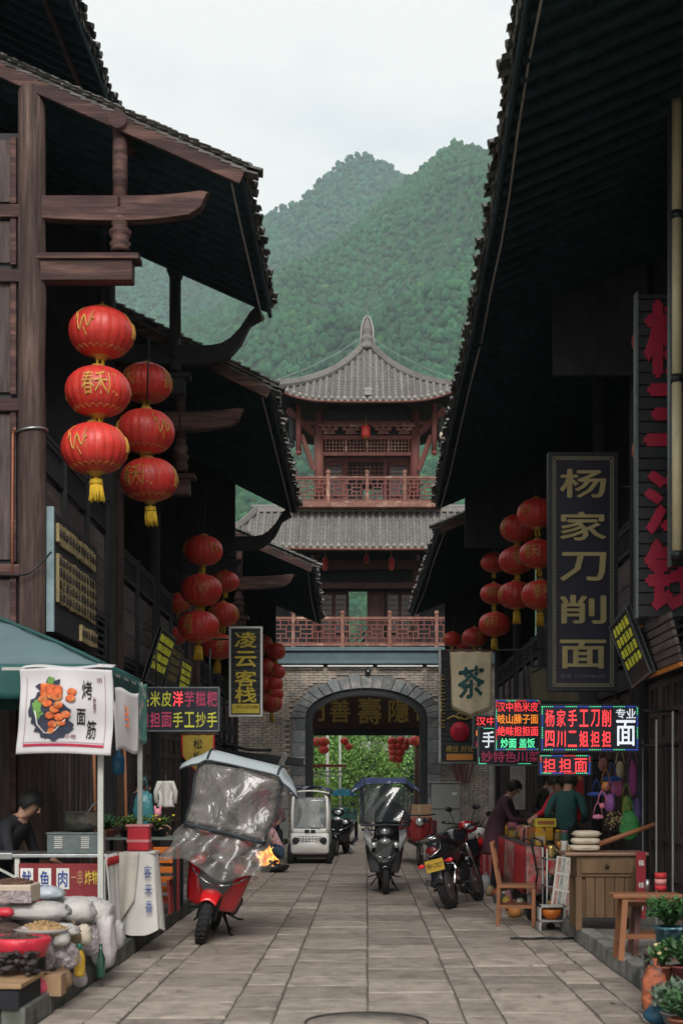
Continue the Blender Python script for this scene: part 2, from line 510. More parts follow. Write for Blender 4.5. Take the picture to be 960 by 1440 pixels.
back_crest = [((px - VX) * 1.0, (VY - py) * 1.0 - 4) for px, py in
              [(-200, 520), (100, 400), (200, 350), (300, 315), (345, 291), (370, 295), (400, 287), (430, 269), (460, 243), (480, 221), (503, 211), (522, 215), (545, 229), (573, 245), (620, 290), (800, 400)]]
def hill_h(X, D, crest, d0, d1, seed, amp):
    t = (D - d0) / (d1 - d0)
    if t <= 1: tt = max(t, 0) ** .93
    else: tt = 1 - (t - 1) * 1.6
    H = interp(crest, X) * tt
    env = max(0, min(1, t * 4)) * max(0, min(1, (1.0 - t) * 3.2))
    # spurs run down to the left, towards the street
    u = (X * .93 + (D - d0) * .33) / 99
    v = (D - X * .6) / 300
    rdg = 1 - abs(2 * vn(u + .8 * vn(u, v, seed + 5), v, seed) - 1)
    rdg2 = 1 - abs(2 * vn(u * 2.3, v * 2.6, seed + 1) - 1)
    return H + env * (amp * (rdg - .85) + amp * .4 * (rdg2 - .8))
leafy = []
def hill(crest, d0, d1, X0, X1, seed, amp, nx, ny):
    V = []; F = []
    for j in range(ny + 1):
        D = d0 + (d1 * 1.12 - d0) * j / ny
        for i in range(nx + 1):
            X = X0 + (X1 - X0) * i / nx
            V.append((X, D, hill_h(X, D, crest, d0, d1, seed, amp)))
    F = [(j * (nx + 1) + i, j * (nx + 1) + i + 1, (j + 1) * (nx + 1) + i + 1, (j + 1) * (nx + 1) + i) for j in range(ny) for i in range(nx)]
    b = MB(); b.add(V, F, 0, True)
    o = tag(b.build('hill', mat('forest_floor', (.022, .055, .022), rough=.95, var=.4, scale=.1, bump=0)), kind='structure')
hill(front_crest, 480, 1440, -520, 520, 3, 120, 90, 90)
hill(back_crest, 1216, 2000, -670, 520, 11, 70, 80, 50)

def ico(sub):
    import bmesh
    bm = bmesh.new(); bmesh.ops.create_icosphere(bm, subdivisions=sub, radius=1)
    v = np.array([x.co[:] for x in bm.verts]); f = np.array([[q.index for q in x.verts] for x in bm.faces]); bm.free()
    return v, f
ICO = {1: ico(1), 2: ico(2), 3: ico(3)}
def np_mesh(name, V, F, cols_, m, parent=None):
    me = bpy.data.meshes.new(name)
    me.vertices.add(len(V)); me.vertices.foreach_set('co', V.astype(np.float32).ravel())
    n = len(F); me.loops.add(n * 3); me.loops.foreach_set('vertex_index', F.astype(np.int32).ravel())
    me.polygons.add(n); me.polygons.foreach_set('loop_start', np.arange(0, n * 3, 3, dtype=np.int32))
    me.polygons.foreach_set('use_smooth', np.ones(n, dtype=bool))
    me.update(calc_edges=True)
    if cols_ is not None:
        ca = me.color_attributes.new('tone', 'FLOAT_COLOR', 'POINT')
        ca.data.foreach_set('color', np.c_[cols_, np.ones(len(cols_))].astype(np.float32).ravel())
    me.materials.append(m)
    o = bpy.data.objects.new(name, me); link(o, parent)
    return o
def leaf_mat(name, scale, bump, dist):
    m = bpy.data.materials.new(name); m.use_nodes = True
    t = m.node_tree; n = t.nodes; l = t.links; b = n['Principled BSDF']
    at_ = n.new('ShaderNodeAttribute'); at_.attribute_name = 'tone'
    tc = n.new('ShaderNodeTexCoord')
    nz = n.new('ShaderNodeTexNoise'); nz.inputs['Scale'].default_value = scale; nz.inputs['Detail'].default_value = 8; nz.inputs['Roughness'].default_value = .7
    l.new(tc.outputs['Object'], nz.inputs['Vector'])
    r = n.new('ShaderNodeMapRange'); r.inputs['From Min'].default_value = .3; r.inputs['From Max'].default_value = .7
    r.inputs['To Min'].default_value = .45; r.inputs['To Max'].default_value = 1.5
    l.new(nz.outputs['Fac'], r.inputs['Value'])
    v = n.new('ShaderNodeVectorMath'); v.operation = 'SCALE'
    l.new(at_.outputs['Color'], v.inputs[0]); l.new(r.outputs[0], v.inputs['Scale'])
    l.new(v.outputs[0], b.inputs['Base Color']); b.inputs['Roughness'].default_value = .75
    b.inputs['Specular IOR Level'].default_value = .2
    bp = n.new('ShaderNodeBump'); bp.inputs['Strength'].default_value = bump; bp.inputs['Distance'].default_value = dist
    l.new(nz.outputs['Fac'], bp.inputs['Height']); l.new(bp.outputs[0], b.inputs['Normal'])
    return m
forest_m = leaf_mat('forest_leaves', 1.0, 1.0, 1.6)
rs = np.random.RandomState(5)
def forest(crest, d0, d1, seed, amp, n, pxr, rr, base, sub):
    Vs = []; Fs = []; Cs = []; k = 0
    v0, f0 = ICO[sub]
    # lumpy variants
    var = []
    for q in range(10):
        ph = rs.uniform(0, 6, 9)
        d = 1 + .16 * np.sin(v0[:, 0] * 4.1 + ph[0]) * np.sin(v0[:, 1] * 3.7 + ph[1]) + .15 * np.sin(v0[:, 2] * 5.3 + ph[2] + v0[:, 0] * 3) + .12 * np.sin(v0[:, 1] * 8.3 + ph[3]) * np.sin(v0[:, 2] * 7.7 + v0[:, 0] * 6 + ph[4]) + rs.uniform(-.07, .07, len(v0))
        var.append(v0 * d[:, None])
    for _ in range(n):
        D = sqrt(R.uniform(d0 ** 2, (d1 * 1.01) ** 2))
        px = R.uniform(*pxr); X = (px - VX) * D / FPX
        z = hill_h(X, D, crest, d0, d1, seed, amp)
        if R.random() < .25: r = R.uniform(*rr) * 1.35
        else: r = R.uniform(*rr)
        patch = vn(X / 60, D / 90, 21)
        tone = np.array(base) * (R.uniform(.6, 1.35)) * (.75 + .5 * patch)
        if R.random() < .12: tone = tone * np.array([1.5, 1.15, .8])
        if R.random() < .25: tone = tone * np.array([.65, .9, 1.05])
        V = var[R.randrange(10)] * np.array([r * R.uniform(.85, 1.2), r * R.uniform(.85, 1.2), r * R.uniform(.8, 1.25)])
        a = R.uniform(0, 6.28); c_, s_ = cos(a), sin(a)
        V = np.c_[V[:, 0] * c_ - V[:, 1] * s_, V[:, 0] * s_ + V[:, 1] * c_, V[:, 2]] + np.array([X, D, z + r * .35 + R.uniform(0, r * .5)])
        Vs.append(V); Fs.append(f0 + k); k += len(v0); Cs.append(np.repeat(tone[None], len(v0), 0))
    return np.vstack(Vs), np.vstack(Fs), np.vstack(Cs)
a = forest(front_crest, 480, 1440, 3, 120, 21500, (160, 740), (1.9, 3.4), (.030, .115, .040), 1)
o = np_mesh('forest', a[0], a[1], a[2], forest_m); tag(o, 'dense broadleaf forest covering the nearer hillside above the gate tower', 'forest', kind='stuff')
a = forest(back_crest, 1216, 2000, 11, 70, 9000, (150, 625), (2.5, 4.4), (.030, .112, .055), 1)
o = np_mesh('forest', a[0], a[1], a[2], forest_m); tag(o, 'hazy forest on the farther pointed hill to the left', 'forest', kind='stuff')

# ---- haze
h = MB(); h.box(-1450, 1450, -60, 2300, -2.0, 1020)
hm = bpy.data.materials.new('haze'); hm.use_nodes = True
hn = hm.node_tree; hn.nodes.clear()
pv = hn.nodes.new('ShaderNodeVolumePrincipled'); pv.inputs['Color'].default_value = (.76, .92, 1.0, 1)
pv.inputs['Density'].default_value = .00017; pv.inputs['Anisotropy'].default_value = .1
ho = hn.nodes.new('ShaderNodeOutputMaterial'); hn.links.new(pv.outputs[0], ho.inputs['Volume'])
HAZE = h.build('haze', hm); tag(HAZE, kind='stuff')
# ================================================================ TIMBER HOUSES
def V3(*a): return Vector(a)
_tile_cache = {}
def tile_row_mesh(L, slope, seed, pitch=.20, step=.14, rad=.075, mat_=None):
    """one row of overlapping curved cover tiles running up the slope from the eave"""
    key = (round(L, 2), round(slope, 3), seed, pitch)
    if key in _tile_cache: return _tile_cache[key]
    rr = random.Random(seed)
    b = MB()
    n = int(L / step)
    for i in range(n):
        jx = rr.uniform(-.008, .008); jz = rr.uniform(0, .012); ex = rr.uniform(-.03, .03) if i == 0 else 0
        d0 = i * step - .02 + ex; d1 = d0 + step * 1.25
        pts = []
        for d_, lift in ((d0, .035), (d1, .0)):
            for k in range(5):
                a = pi * k / 4
                pts.append((d_, rad * cos(a) + jx, rad * .75 * sin(a) + lift + jz))
        F = [(k, k + 1, 6 + k, 5 + k) for k in range(4)] + [(4, 3, 2, 1, 0)]
        b.add(pts, F)
    # pan tile between the rows
    for i in range(0, n, 1):
        d0 = i * step - .05; d1 = d0 + step * 1.2; z = rr.uniform(0, .006)
        b.add([(d0, pitch * .18, .03 + z), (d0, pitch * .5, .01 + z), (d0, pitch * .82, .03 + z), (d1, pitch * .18, .02), (d1, pitch * .5, -.0), (d1, pitch * .82, .02)],
              [(0, 1, 4, 3), (1, 2, 5, 4), (0, 2, 1)])
    me = bpy.data.meshes.new('roof_tile_row')
    me.from_pydata([tuple(p) for p in b.v], [], b.f); me.materials.append(mat_ or tile_near); me.update()
    _tile_cache[key] = me
    return me

def carved_post(b, x, y, z0, z1, r=.075):
    """hanging post that ends in a carved lotus bud"""
    b.cyl((x, y, z0 + .42), (x, y, z1), r, r, 10)
    prof = [(.02, 0), (.10, .01), (.085, .05), (.105, .09), (.075, .12), (.10, .16), (.11, .21), (.07, .25), (.09, .28), (.095, .33), (.065, .36), (.075, .42)]
    b.lathe(prof, (x, y, z0), 12, lobes=8, lobe=.12)

def tie_beam(b, xa, xb, y, z, h=.22, t=.14, side=-1, curl=True, hook=0):
    """tie beam from the wall post out towards the street; its free end swells and curls up"""
    n = 14; top = []; bot = []
    for i in range(n + 1):
        u = i / n; x = xa + (xb - xa) * u
        lift = 0.05 * max(0, (u - .6) / .4) ** 2 + hook * max(0, (u - .72) / .28) ** 2.2 if curl else 0
        sw = 1 + .12 * sin(pi * min(1, u * 1.1)) if curl else 1
        hh = h * sw * (1 if u < .93 or not curl else .75)
        top.append((x, z + h * .5 + lift + .0)); bot.append((x, z + h * .5 + lift - hh))
    if curl:
        top.append((xb + (xb - xa) / abs(xb - xa) * .09, z + h * .5 + .03 + hook * 1.25)); bot.append((xb + (xb - xa) / abs(xb - xa) * (.06 + hook * .3), z + h * .5 + .02 + hook * .9))
    poly = top + bot[::-1]
    b.prism(poly, y - t / 2, y + t / 2)

def panel_lattice(b, y0, y1, z0, z1, X, side, vertical=True, m=0):
    """framed slat panel lying in the wall plane X, its face towards the street"""
    t = .05; xo = X - side * .0
    def bx(a0, a1, c0, c1, dep=.04):
        b.box(min(xo, xo - side * dep), max(xo, xo - side * dep), a0, a1, c0, c1, m)
    bx(y0, y1, z0, z0 + t); bx(y0, y1, z1 - t, z1); bx(y0, y0 + t, z0 + t, z1 - t); bx(y1 - t, y1, z0 + t, z1 - t)
    if vertical:
        n = max(3, int((y1 - y0) / .085))
        for i in range(1, n):
            y = y0 + (y1 - y0) * i / n
            bx(y - .014, y + .014, z0 + t, z1 - t, .028)
    else:
        n = max(3, int((z1 - z0) / .085))
        for i in range(1, n):
            z = z0 + (z1 - z0) * i / n
            bx(y0 + t, y1 - t, z - .014, z + .014, .028)

def door_leaf(house, X, side, y0, y1, z0, z1):
    b = MB(); s = -side
    def bx(a0, a1, c0, c1, x0, x1, m=0): b.box(min(X + s * x0, X + s * x1), max(X + s * x0, X + s * x1), a0, a1, c0, c1, m)
    bx(y0, y1, z0, z1, -.03, .0)
    st = .09
    bx(y0, y0 + st, z0, z1, .0, .035); bx(y1 - st, y1, z0, z1, .0, .035)
    H = z1 - z0
    for f in (0, .14, .30, .72, .84, .965):
        bx(y0 + st, y1 - st, z0 + H * f, z0 + H * f + .08, .0, .032)
    ym = (y0 + y1) / 2
    bx(ym - .025, ym + .025, z0 + H * .33, z0 + H * .72, .0, .03)
    bx(ym - .02, ym + .02, z0 + H * .86, z0 + H * .965, .0, .028)
    return b.build('door_leaf', wood_panel, house, world=True, bev=.004)

def timber_house(label, side, Y0, Y1, Xw, eave, slope, Xback, z_floor, rail_top, posts_y, verge=True, panels=True, front_wall=True,
                 hang=True, tie=True, rows=True, thick=.05, purl=True, name='timber_house', tie_dz=-.42, tie_reach=.42, seed=1, near_frames=None, board=True, end_wall=True, infill=None):
    """side -1 = left of the street. eave = [(Y, X, Z), ...] along the eave edge; the roof climbs away from the street."""
    root = thing(name, label, 'house', (side * 3.3, Y0, 0))
    def ev(y):
        for (a, b_) in zip(eave, eave[1:]):
            if y <= b_[0] or b_ is eave[-1]:
                t = (y - a[0]) / (b_[0] - a[0]); return a[1] + (b_[1] - a[1]) * t, a[2] + (b_[2] - a[2]) * t
    bd = []
    # roof deck with rafters and battens under it
    def rz(y, d):   # height of the deck underside a distance d up-slope (horizontal)
        x, z = ev(y); return z + slope * d - .05 * min(d, 1.2) * 0
    deck = MB()
    ys = [Y0 + (Y1 - Y0) * i / 8 for i in range(9)]
    def P(y, d, up=0): x, z = ev(y); return (x + side * d, y, z + slope * d + .035 * (d * .6 - 1) ** 2 * 0 + up)
    W = abs(Xback) - 1.0
    for i in range(8):
        a, b_ = ys[i], ys[i + 1]
        deck.add([P(a, 0), P(b_, 0), P(b_, W), P(a, W), P(a, 0, thick), P(b_, 0, thick), P(b_, W, thick), P(a, W, thick)],
                 [(0, 1, 2, 3), (7, 6, 5, 4), (0, 4, 5, 1), (1, 5, 6, 2), (3, 2, 6, 7), (0, 3, 7, 4)])
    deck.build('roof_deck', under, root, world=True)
    raf = MB()
    y = Y0 + .12
    while y < Y1 - .05:
        raf.beam(Vector(P(y, .05)) - V3(0, 0, .045), Vector(P(y, W)) - V3(0, 0, .045), .05, .08)
        y += .27
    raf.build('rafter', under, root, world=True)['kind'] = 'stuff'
    bt = MB()
    d_ = .03
    while d_ < W:
        bt.beam(Vector(P(Y0 + .02, d_)) + V3(0, 0, .0), Vector(P(Y1 - .02, d_)) + V3(0, 0, .0), .035, .02)
        d_ += .16
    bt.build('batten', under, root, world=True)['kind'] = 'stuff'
    # eave board
    eb = MB(); eb.tube([Vector(P(y, .02)) - V3(0, 0, .03) for y in ys], .028, 6)
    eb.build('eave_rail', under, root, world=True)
    # tile rows
    if rows:
        rr = random.Random(seed)
        y = Y0 + .06; k = 0
        ang = math.atan(slope)
        while y < Y1 - .08:
            me = tile_row_mesh(W / cos(ang), slope, k % 6)
            o = bpy.data.objects.new('roof_tile_row', me); link(o, root)
            x, z = ev(y)
            # row local x runs up-slope
            Mx = Matrix.Translation((x - side * rr.uniform(.0, .06), y, z + thick - .015 + rr.uniform(-.01, .012))) @ (Matrix.Rotation(0 if side > 0 else pi, 4, 'Z')) @ Matrix.Rotation(-ang, 4, 'Y')
            L = Matrix.LocRotScale(root.location, root.rotation_euler, root.scale).inverted() @ Mx
            o.matrix_local = L
            y += .205; k += 1
        # jagged leaf-shaped eave tiles
        ey = Y0 + .05; et = MB()
        while ey < Y1 - .06:
            x, z = ev(ey); q = rr.uniform(.02, .07); jj = -side * rr.uniform(.01, .055)
            et.add([(x + jj, ey - .07, z + thick + .02), (x + jj, ey + .07, z + thick + .02), (x + jj + side * .01, ey + .05, z + thick - q * .6), (x + jj + side * .01, ey, z + thick - q), (x + jj + side * .01, ey - .05, z + thick - q * .6),
                    (x + jj + side * .06, ey - .07, z + thick + .03), (x + jj + side * .06, ey + .07, z + thick + .03), (x + jj + side * .04, ey, z + thick - q + .02)],
                   [(0, 1, 2, 3, 4), (0, 5, 6, 1), (1, 6, 7, 3, 2), (0, 4, 3, 7, 5), (5, 7, 6)])
            ey += rr.uniform(.09, .13)
        et.build('eave_tile', tile_near, root, world=True)['kind'] = 'stuff'
    if verge:
        # barge board on the near gable and the loose tiles that lie on it
        if board:
            n = 1
            bb = MB()
            bb.add([], [])
            p0 = Vector(P(Y0, .0)); p1 = Vector(P(Y0, W))
            bb.beam(p0 + V3(0, -.03, -.045), p1 + V3(0, -.03, -.045), .045, .17)
            bb.build('barge_board', wood_beam, root, world=True, bev=.006)
        rr = random.Random(seed + 9)
        L = sqrt(1 + slope * slope)
        d_ = -.10; ang = math.atan(slope)
        while d_ < W - .1 and d_ < 4.2:
            t = MB(Matrix.Translation(Vector(P(Y0 + .02, max(d_, 0), thick + .035)) + V3(side * min(d_, 0), 0, slope * min(d_, 0))) @ Matrix.Rotation(0 if side > 0 else pi, 4, 'Z') @ Matrix.Rotation(-ang + radians(9) + rr.uniform(-.05, .05), 4, 'Y') @ Matrix.Rotation(rr.uniform(-.05, .05), 4, 'Z'))
            t.add([(-.09, -.09, 0), (.09, -.09, 0), (.09, -.0, .035), (-.09, .0, .035), (.09, .1, 0), (-.09, .1, 0),
                   (-.09, -.09, -.022), (.09, -.09, -.022), (.09, 0, .012), (-.09, 0, .012), (.09, .1, -.022), (-.09, .1, -.022)],
                  [(0, 1, 2, 3), (3, 2, 4, 5), (6, 9, 8, 7), (9, 11, 10, 8), (0, 6, 7, 1), (5, 4, 10, 11), (0, 3, 9, 6), (3, 5, 11, 9), (1, 7, 8, 2), (2, 8, 10, 4)])
            t.build('roof_tile', tile_near, root, world=True)
            t2 = MB(t.M @ Matrix.Translation((.02, 0, -.045)))
            t2.add([(-.08, -.08, 0), (.08, -.08, 0), (.08, .08, 0), (-.08, .08, 0), (-.08, -.08, -.02), (.08, -.08, -.02), (.08, .08, -.02), (-.08, .08, -.02)],
                   [(0, 1, 2, 3), (7, 6, 5, 4), (0, 4, 5, 1), (1, 5, 6, 2), (2, 6, 7, 3), (3, 7, 4, 0)])
            t2.build('roof_tile', tile_near, root, world=True)
            d_ += .105
    if infill:
        xi, zi = infill; ex, ez = ev(Y1); q = MB()
        q.prism([(Xw, zi), (xi, zi), (xi, ez + slope * abs(xi - ex) - .03), (Xw, ez + slope * abs(Xw - ex) - .03)], Y1 - .22, Y1 - .14)
        q.build('gable_infill', wood_dark, root, world=True)
    # wall posts
    for i, y in enumerate(posts_y):
        zt = ev(y)[1] + slope * abs(side * Xw - side * ev(y)[0]) - .08
        b = MB(); rr = random.Random(seed * 31 + i)
        zz = [.13 + (zt - .13) * k / 12 for k in range(13)]
        r0 = .135 if side < 0 and i == 0 else .10
        b.tube([(Xw + rr.uniform(-.006, .006), y + rr.uniform(-.006, .006), z) for z in zz], [r0 * (1 + rr.uniform(-.03, .03)) for z in zz], 16)
        b.build('post', wood_post if (side < 0 and i == 0) else wood_dark, root, world=True)
        st = MB(); st.lathe([(r0 * 1.5, .13), (r0 * 1.6, .2), (r0 * 1.35, .32), (0, .33)], (Xw, y, 0), 14); st.build('post_base_stone', kerb_grey, root, world=True)
        if hang and (near_frames is None or i in near_frames):
            ex, ez = ev(y)
            wm = wood_beam if i == 0 else wood_dark
            xh = Xw - side * .87
            zh = ez + slope * abs(xh - ex)
            zt_ = z_floor + 1.72 + .0
            c = MB(); carved_post(c, xh, y, z_floor + .10, zh - .1); c.build('hanging_post', wm, root, world=True)
            p = MB(); p.cyl((xh, y - .16, zh - .05), (xh, Y1 if i == len(posts_y) - 1 else y + .5, zh - .05), .09, n=14); p.build('purlin', wm, root, world=True)
            tb = MB(); tie_beam(tb, Xw - side * .08, ex + side * (tie_reach if i == 0 else .26), y, ez + tie_dz - (.22 if i else 0), side=side, hook=.38 if i else 0); tb.build('tie_beam', wm, root, world=True, bev=.01)
            fb = MB(); fb.box(min(Xw, Xw - side * 1.0), max(Xw, Xw - side * 1.0), y - .09, y + .09, z_floor - .2, z_floor); fb.build('floor_beam', wm, root, world=True, bev=.008)
            fp = MB(); fp.box(min(Xw, Xw - side * 1.07), max(Xw, Xw - side * 1.07), y - .12, y + .12, z_floor + .003, z_floor + .06); fp.build('beam_cap', wm, root, world=True, bev=.006)
    # set-back upper wall, ground floor wall plane
    wl = MB()
    if end_wall:
        ex, ez = ev(Y1); q = MB()
        za, zb = ez + slope * (abs(Xw) - .02 - abs(ex)) - .02, ez + slope * (abs(Xback) - 1.3 - abs(ex)) - .02
        q.prism([(Xw - side * .1, .13), (Xback - side * 1.3, .13), (Xback - side * 1.3, zb), (Xw - side * .1, za)], Y1 - .12, Y1 - .04)
        q.build('end_wall', wood_dark, root, world=True)
    xin = Xw + side * .95
    wl.box(min(xin, xin + side * .1), max(xin, xin + side * .1), Y0 + .05, Y1, rail_top - 1.2, eave[0][2] + slope * 3.05)
    wl.build('upper_wall', wood_dark, root, world=True)
    fl = MB(); fl.box(min(Xw + side * .12, xin), max(Xw + side * .12, xin), Y0 + .05, Y1, rail_top - 1.25, rail_top - 1.15); fl.build('upper_floor', wood_dark, root, world=True)
    bw = MB(); bw.box(min(Xw + side * .06, Xw + side * .12), max(Xw + side * .06, Xw + side * .12), Y0 + .05, Y1, .12, rail_top - 1.0); bw.build('wall', wood_dark, root, world=True)
    if panels:
        for y0, y1 in zip(posts_y, posts_y[1:]):
            nb = max(1, round((y1 - y0) / 1.5))
            for q in range(nb):
                a = y0 + .12 + (y1 - y0 - .24) * q / nb; b_ = y0 + .12 + (y1 - y0 - .24) * (q + 1) / nb - .1
                pb = MB(); panel_lattice(pb, a, b_, rail_top - .35, rail_top, Xw, side); pb.build('railing_panel', wood_dark, root, world=True)
                for kk in range(3):
                    zt0 = rail_top - .40 - .33 * (kk + 1)
                    pp = MB(); pp.box(min(Xw + side * .02, Xw - side * .012), max(Xw + side * .02, Xw - side * .012), a, b_, zt0, zt0 + .32)
                    pp.build('wall_board', wood_grey, root, world=True, bev=.005)
                pb = MB(); panel_lattice(pb, a, b_, rail_top - 1.42 - .62, rail_top - 1.42, Xw, side, False); pb.build('vent_grille', wood_dark, root, world=True)
                np_ = MB(); np_.cyl((Xw, b_ + .05, rail_top - 2.1), (Xw, b_ + .05, rail_top + .02), .065, n=10); np_.lathe([(.07, 0), (.09, .02), (.075, .05), (0, .07)], (Xw, b_ + .05, rail_top + .02), 10)
                np_.build('railing_post', wood_dark, root, world=True)
            hr = MB(); hr.box(Xw - .05, Xw + .05, y0 + .1, y1 - .1, rail_top + .002, rail_top + .05); hr.build('hand_rail', wood_dark, root, world=True, bev=.01)
            n = max(1, round((y1 - y0 - .3) / .62))
            for q in range(n):
                a = y0 + .15 + (y1 - y0 - .3) * q / n; door_leaf(root, Xw + side * .05, side, a + .01, a + (y1 - y0 - .3) / n - .01, .14, 2.75)
            ln = MB(); ln.box(min(Xw - side * .05, Xw + side * .08), max(Xw - side * .05, Xw + side * .08), y0 + .1, y1 - .1, 2.78, 3.0); ln.build('lintel', wood_dark, root, world=True, bev=.01)
    return root, ev

# left of the street
e1 = [(14.0, -1.21, 7.58), (18.2, -1.21, 7.58)]
H1, ev1 = timber_house('nearest old timber house on the left with a thick weathered post and tiled gable eave', -1, 14.0, 18.2, -3.3, e1, .445, -7.2, 6.72, 5.1,
                       [14.06, 18.1], near_frames=[0, 1], tie_dz=-.33)
# gable wall facing down the street, left of the thick post
def gable_wall():
    X0, X1, Y = -5.4, -3.44, 14.06
    b = MB()
    rows_ = [(.13, 2.6), (2.7, 3.62), (3.75, 5.25), (5.4, 6.55), (6.68, 7.15), (7.28, 7.95)]
    b.box(X0, X1, Y, Y + .06, .13, 8.0); b.build('gable_wall', wood_dark, H1, world=True)
    for (a, c) in rows_:
        x = X1
        while x > X0 + .3:
            p = MB(); p.box(x - .42, x - .07, Y - .03, Y - .003, a + .03, c - .03); p.build('wall_panel', wood_panel, H1, world=True, bev=.006)
            s = MB(); s.box(x - .065, x - .005, Y - .055, Y - .003, a + .005, c - .005); s.build('stile', wood_beam, H1, world=True, bev=.006)
            x -= .43
    for z in (2.62, 3.66, 5.29, 6.56, 7.2):
        r_ = MB(); r_.box(X0, X1 + .06, Y - .08, Y - .003, z - .055, z + .07); r_.build('wall_rail', wood_beam, H1, world=True, bev=.01)
gable_wall()
# pipe clip and reddish conduit on the post
c_ = MB(); c_.tube([(-3.3 + .145 * cos(a), 14.06 + .145 * sin(a), 5.05 + .02 * cos(a)) for a in [2 * pi * k / 24 for k in range(25)]], .014, 6)
c_.build('cable_clamp', grey_metal, H1, world=True)
c_ = MB(); c_.tube([(-3.475, 13.98, 3.6), (-3.475, 13.98, 4.3), (-3.47, 13.98, 5.0), (-3.46, 13.98, 5.04), (-3.44, 13.93, 5.05)], .011, 6)
c_.build('conduit', mat('copper_conduit', (.30, .11, .06), rough=.5), H1, world=True)
c_ = MB(); c_.tube([(-3.6, 13.95, 3.61), (-3.4, 13.88, 3.60), (-3.28, 13.86, 3.62), (-3.15, 13.9, 3.75), (-3.1, 14.0, 3.85)], .010, 6)
c_.build('cable', black_m, H1, world=True)

# upper tier roof set back behind it
e0 = [(12.9, -3.3, 10.35), (18.6, -3.3, 10.35)]
U1, _ = timber_house('tall tiled roof tier rising behind the nearest left house at the top left', -1, 12.9, 18.6, -4.6, e0, .5, -6.5, 9.0, 8.9,
                     [18.4], verge=False, panels=False, hang=False, name='upper_roof_tier', seed=4)
vb = MB(); vb.beam((-3.62, 13, 10.40), (-3.62, 18.4, 10.40), .05, .06); vb.build('eave_rail', wood_beam, U1, world=True)

e2 = [(18.5, -1.25, 6.70), (25.7, -1.25, 6.52)]
H2, ev2 = timber_house('second dark timber house on the left with a lower projecting gable roof', -1, 18.5, 25.7, -3.3, e2, .50, -6.5, 5.55, 4.70,
                       [18.6, 22.1, 25.6], near_frames=[0, 2], tie_dz=-.38, seed=2, infill=(-2.35, 5.75))
e3 = [(27.0, -1.02, 5.72), (35.6, -1.13, 5.66)]
H3, ev3 = timber_house('third timber house on the left beside the gate with pale mortared gable tiles', -1, 27.0, 35.6, -3.3, e3, .43, -5.5, 4.72, 4.0,
                       [27.1, 31.3, 35.5], near_frames=[0], tie_dz=-.30, seed=3, infill=(-2.25, 3.9))
# right of the street
e4 = [(7.0, 1.09, 7.30), (10.0, 1.125, 7.20), (13.2, 1.20, 7.02), (17.0, 1.25, 6.92)]
H4, ev4 = timber_house('nearest timber house on the right whose long dark eave hangs over the street', 1, 7.0, 17.0, 3.3, e4, .42, 6.5, 6.2, 4.9,
                       [9.5, 13.4, 16.9], near_frames=[], verge=False, seed=5, infill=(2.2, 6.4))
e5 = [(17.1, 1.25, 6.95), (21, 1.24, 6.80), (26.2, 1.27, 6.70)]
H5, ev5 = timber_house('middle timber house on the right behind the gold lettered sign', 1, 17.1, 26.2, 3.3, e5, .42, 6.2, 5.7, 4.8,
                       [17.3, 20.2, 23.2, 26.1], near_frames=[], verge=False, seed=6, infill=(1.8, 5.9))
e6 = [(26.5, 1.36, 6.36), (35.6, 1.10, 5.85)]
H6, ev6 = timber_house('farthest timber house on the right whose eave meets the gate tower', 1, 26.5, 35.6, 3.3, e6, .43, 5.5, 5.2, 4.4,
                       [26.6, 31, 35.5], near_frames=[], seed=7, infill=(1.95, 4.9))
# pale cables that sag along the underside of the right eaves
def eave_cable(pts, par, r=.011):
    b = MB(); b.tube(pts, r, 5); b.build('eave_cable', mat('pale_cable', (.30, .28, .25), rough=.6), par, world=True)
eave_cable([(1.24, 9.9, 7.13), (1.25, 11, 7.12), (1.27, 12, 7.02), (1.31, 13, 6.97), (1.33, 14, 6.9), (1.34, 15.4, 6.87), (1.37, 17, 6.84)], H4)
eave_cable([(1.37, 17.2, 6.85), (1.36, 19, 6.80), (1.36, 21, 6.72), (1.37, 23.5, 6.66), (1.36, 26, 6.62)], H5)
eave_cable([(1.46, 26.6, 6.28), (1.38, 29, 6.15), (1.33, 32, 5.98), (1.2, 35.5, 5.80)], H6)
eave_cable([(-1.33, 14.05, 7.50), (-1.33, 15, 7.47), (-1.32, 16.5, 7.45), (-1.32, 18.2, 7.48)], H1)
eave_cable([(-1.36, 18.6, 6.62), (-1.35, 21, 6.55), (-1.35, 25.6, 6.46)], H2)
eave_cable([(-1.12, 27.1, 5.65), (-1.2, 31, 5.6), (-1.24, 35.5, 5.60)], H3)
# ================================================================ GATE TOWER
T = thing('gate_tower', 'two storey timber gate tower with grey tiled roofs on a brick arch base', 'gate tower', (0, 38, 0))
TB = lambda b, n, m, par=T, **k: b.build(n, m, par, world=True, **k)
YF = 38.0; AA = 1.63; AB = .80; SP = 3.36; RT = .34; WX = 3.5; WT = 4.78
ell_pts = lambda a, b_, n=28: [(a * cos(pi - pi * i / n), SP + b_ * sin(pi * i / n)) for i in range(n + 1)]
w_ = MB()
poly = [(-WX, 0), (-AA, 0)] + ell_pts(AA, AB) + [(AA, 0), (WX, 0), (WX, WT), (-WX, WT)]
w_.prism(poly, YF + .02, YF + .6); wall = TB(w_, 'wall', mortar)
b = MB(); row = 0; z = .02; rr = random.Random(3)
while z < WT - .07:
    x = -WX + (0 if row % 2 else .125) + rr.uniform(-.02, .02)
    while x < WX - .1:
        cx = x + .12; cz = z + .032
        ring = (abs(cx) < AA + RT + .1) if cz < SP else ((cx / (AA + RT + .06)) ** 2 + ((cz - SP) / (AB + RT + .03)) ** 2 < 1)
        if not ring:
            p = rr.uniform(.0, .016)
            b.box(x + .006, x + .234, YF - .006 - p, YF + .02, z + .005, z + .064)
        x += .245
    z += .07; row += 1
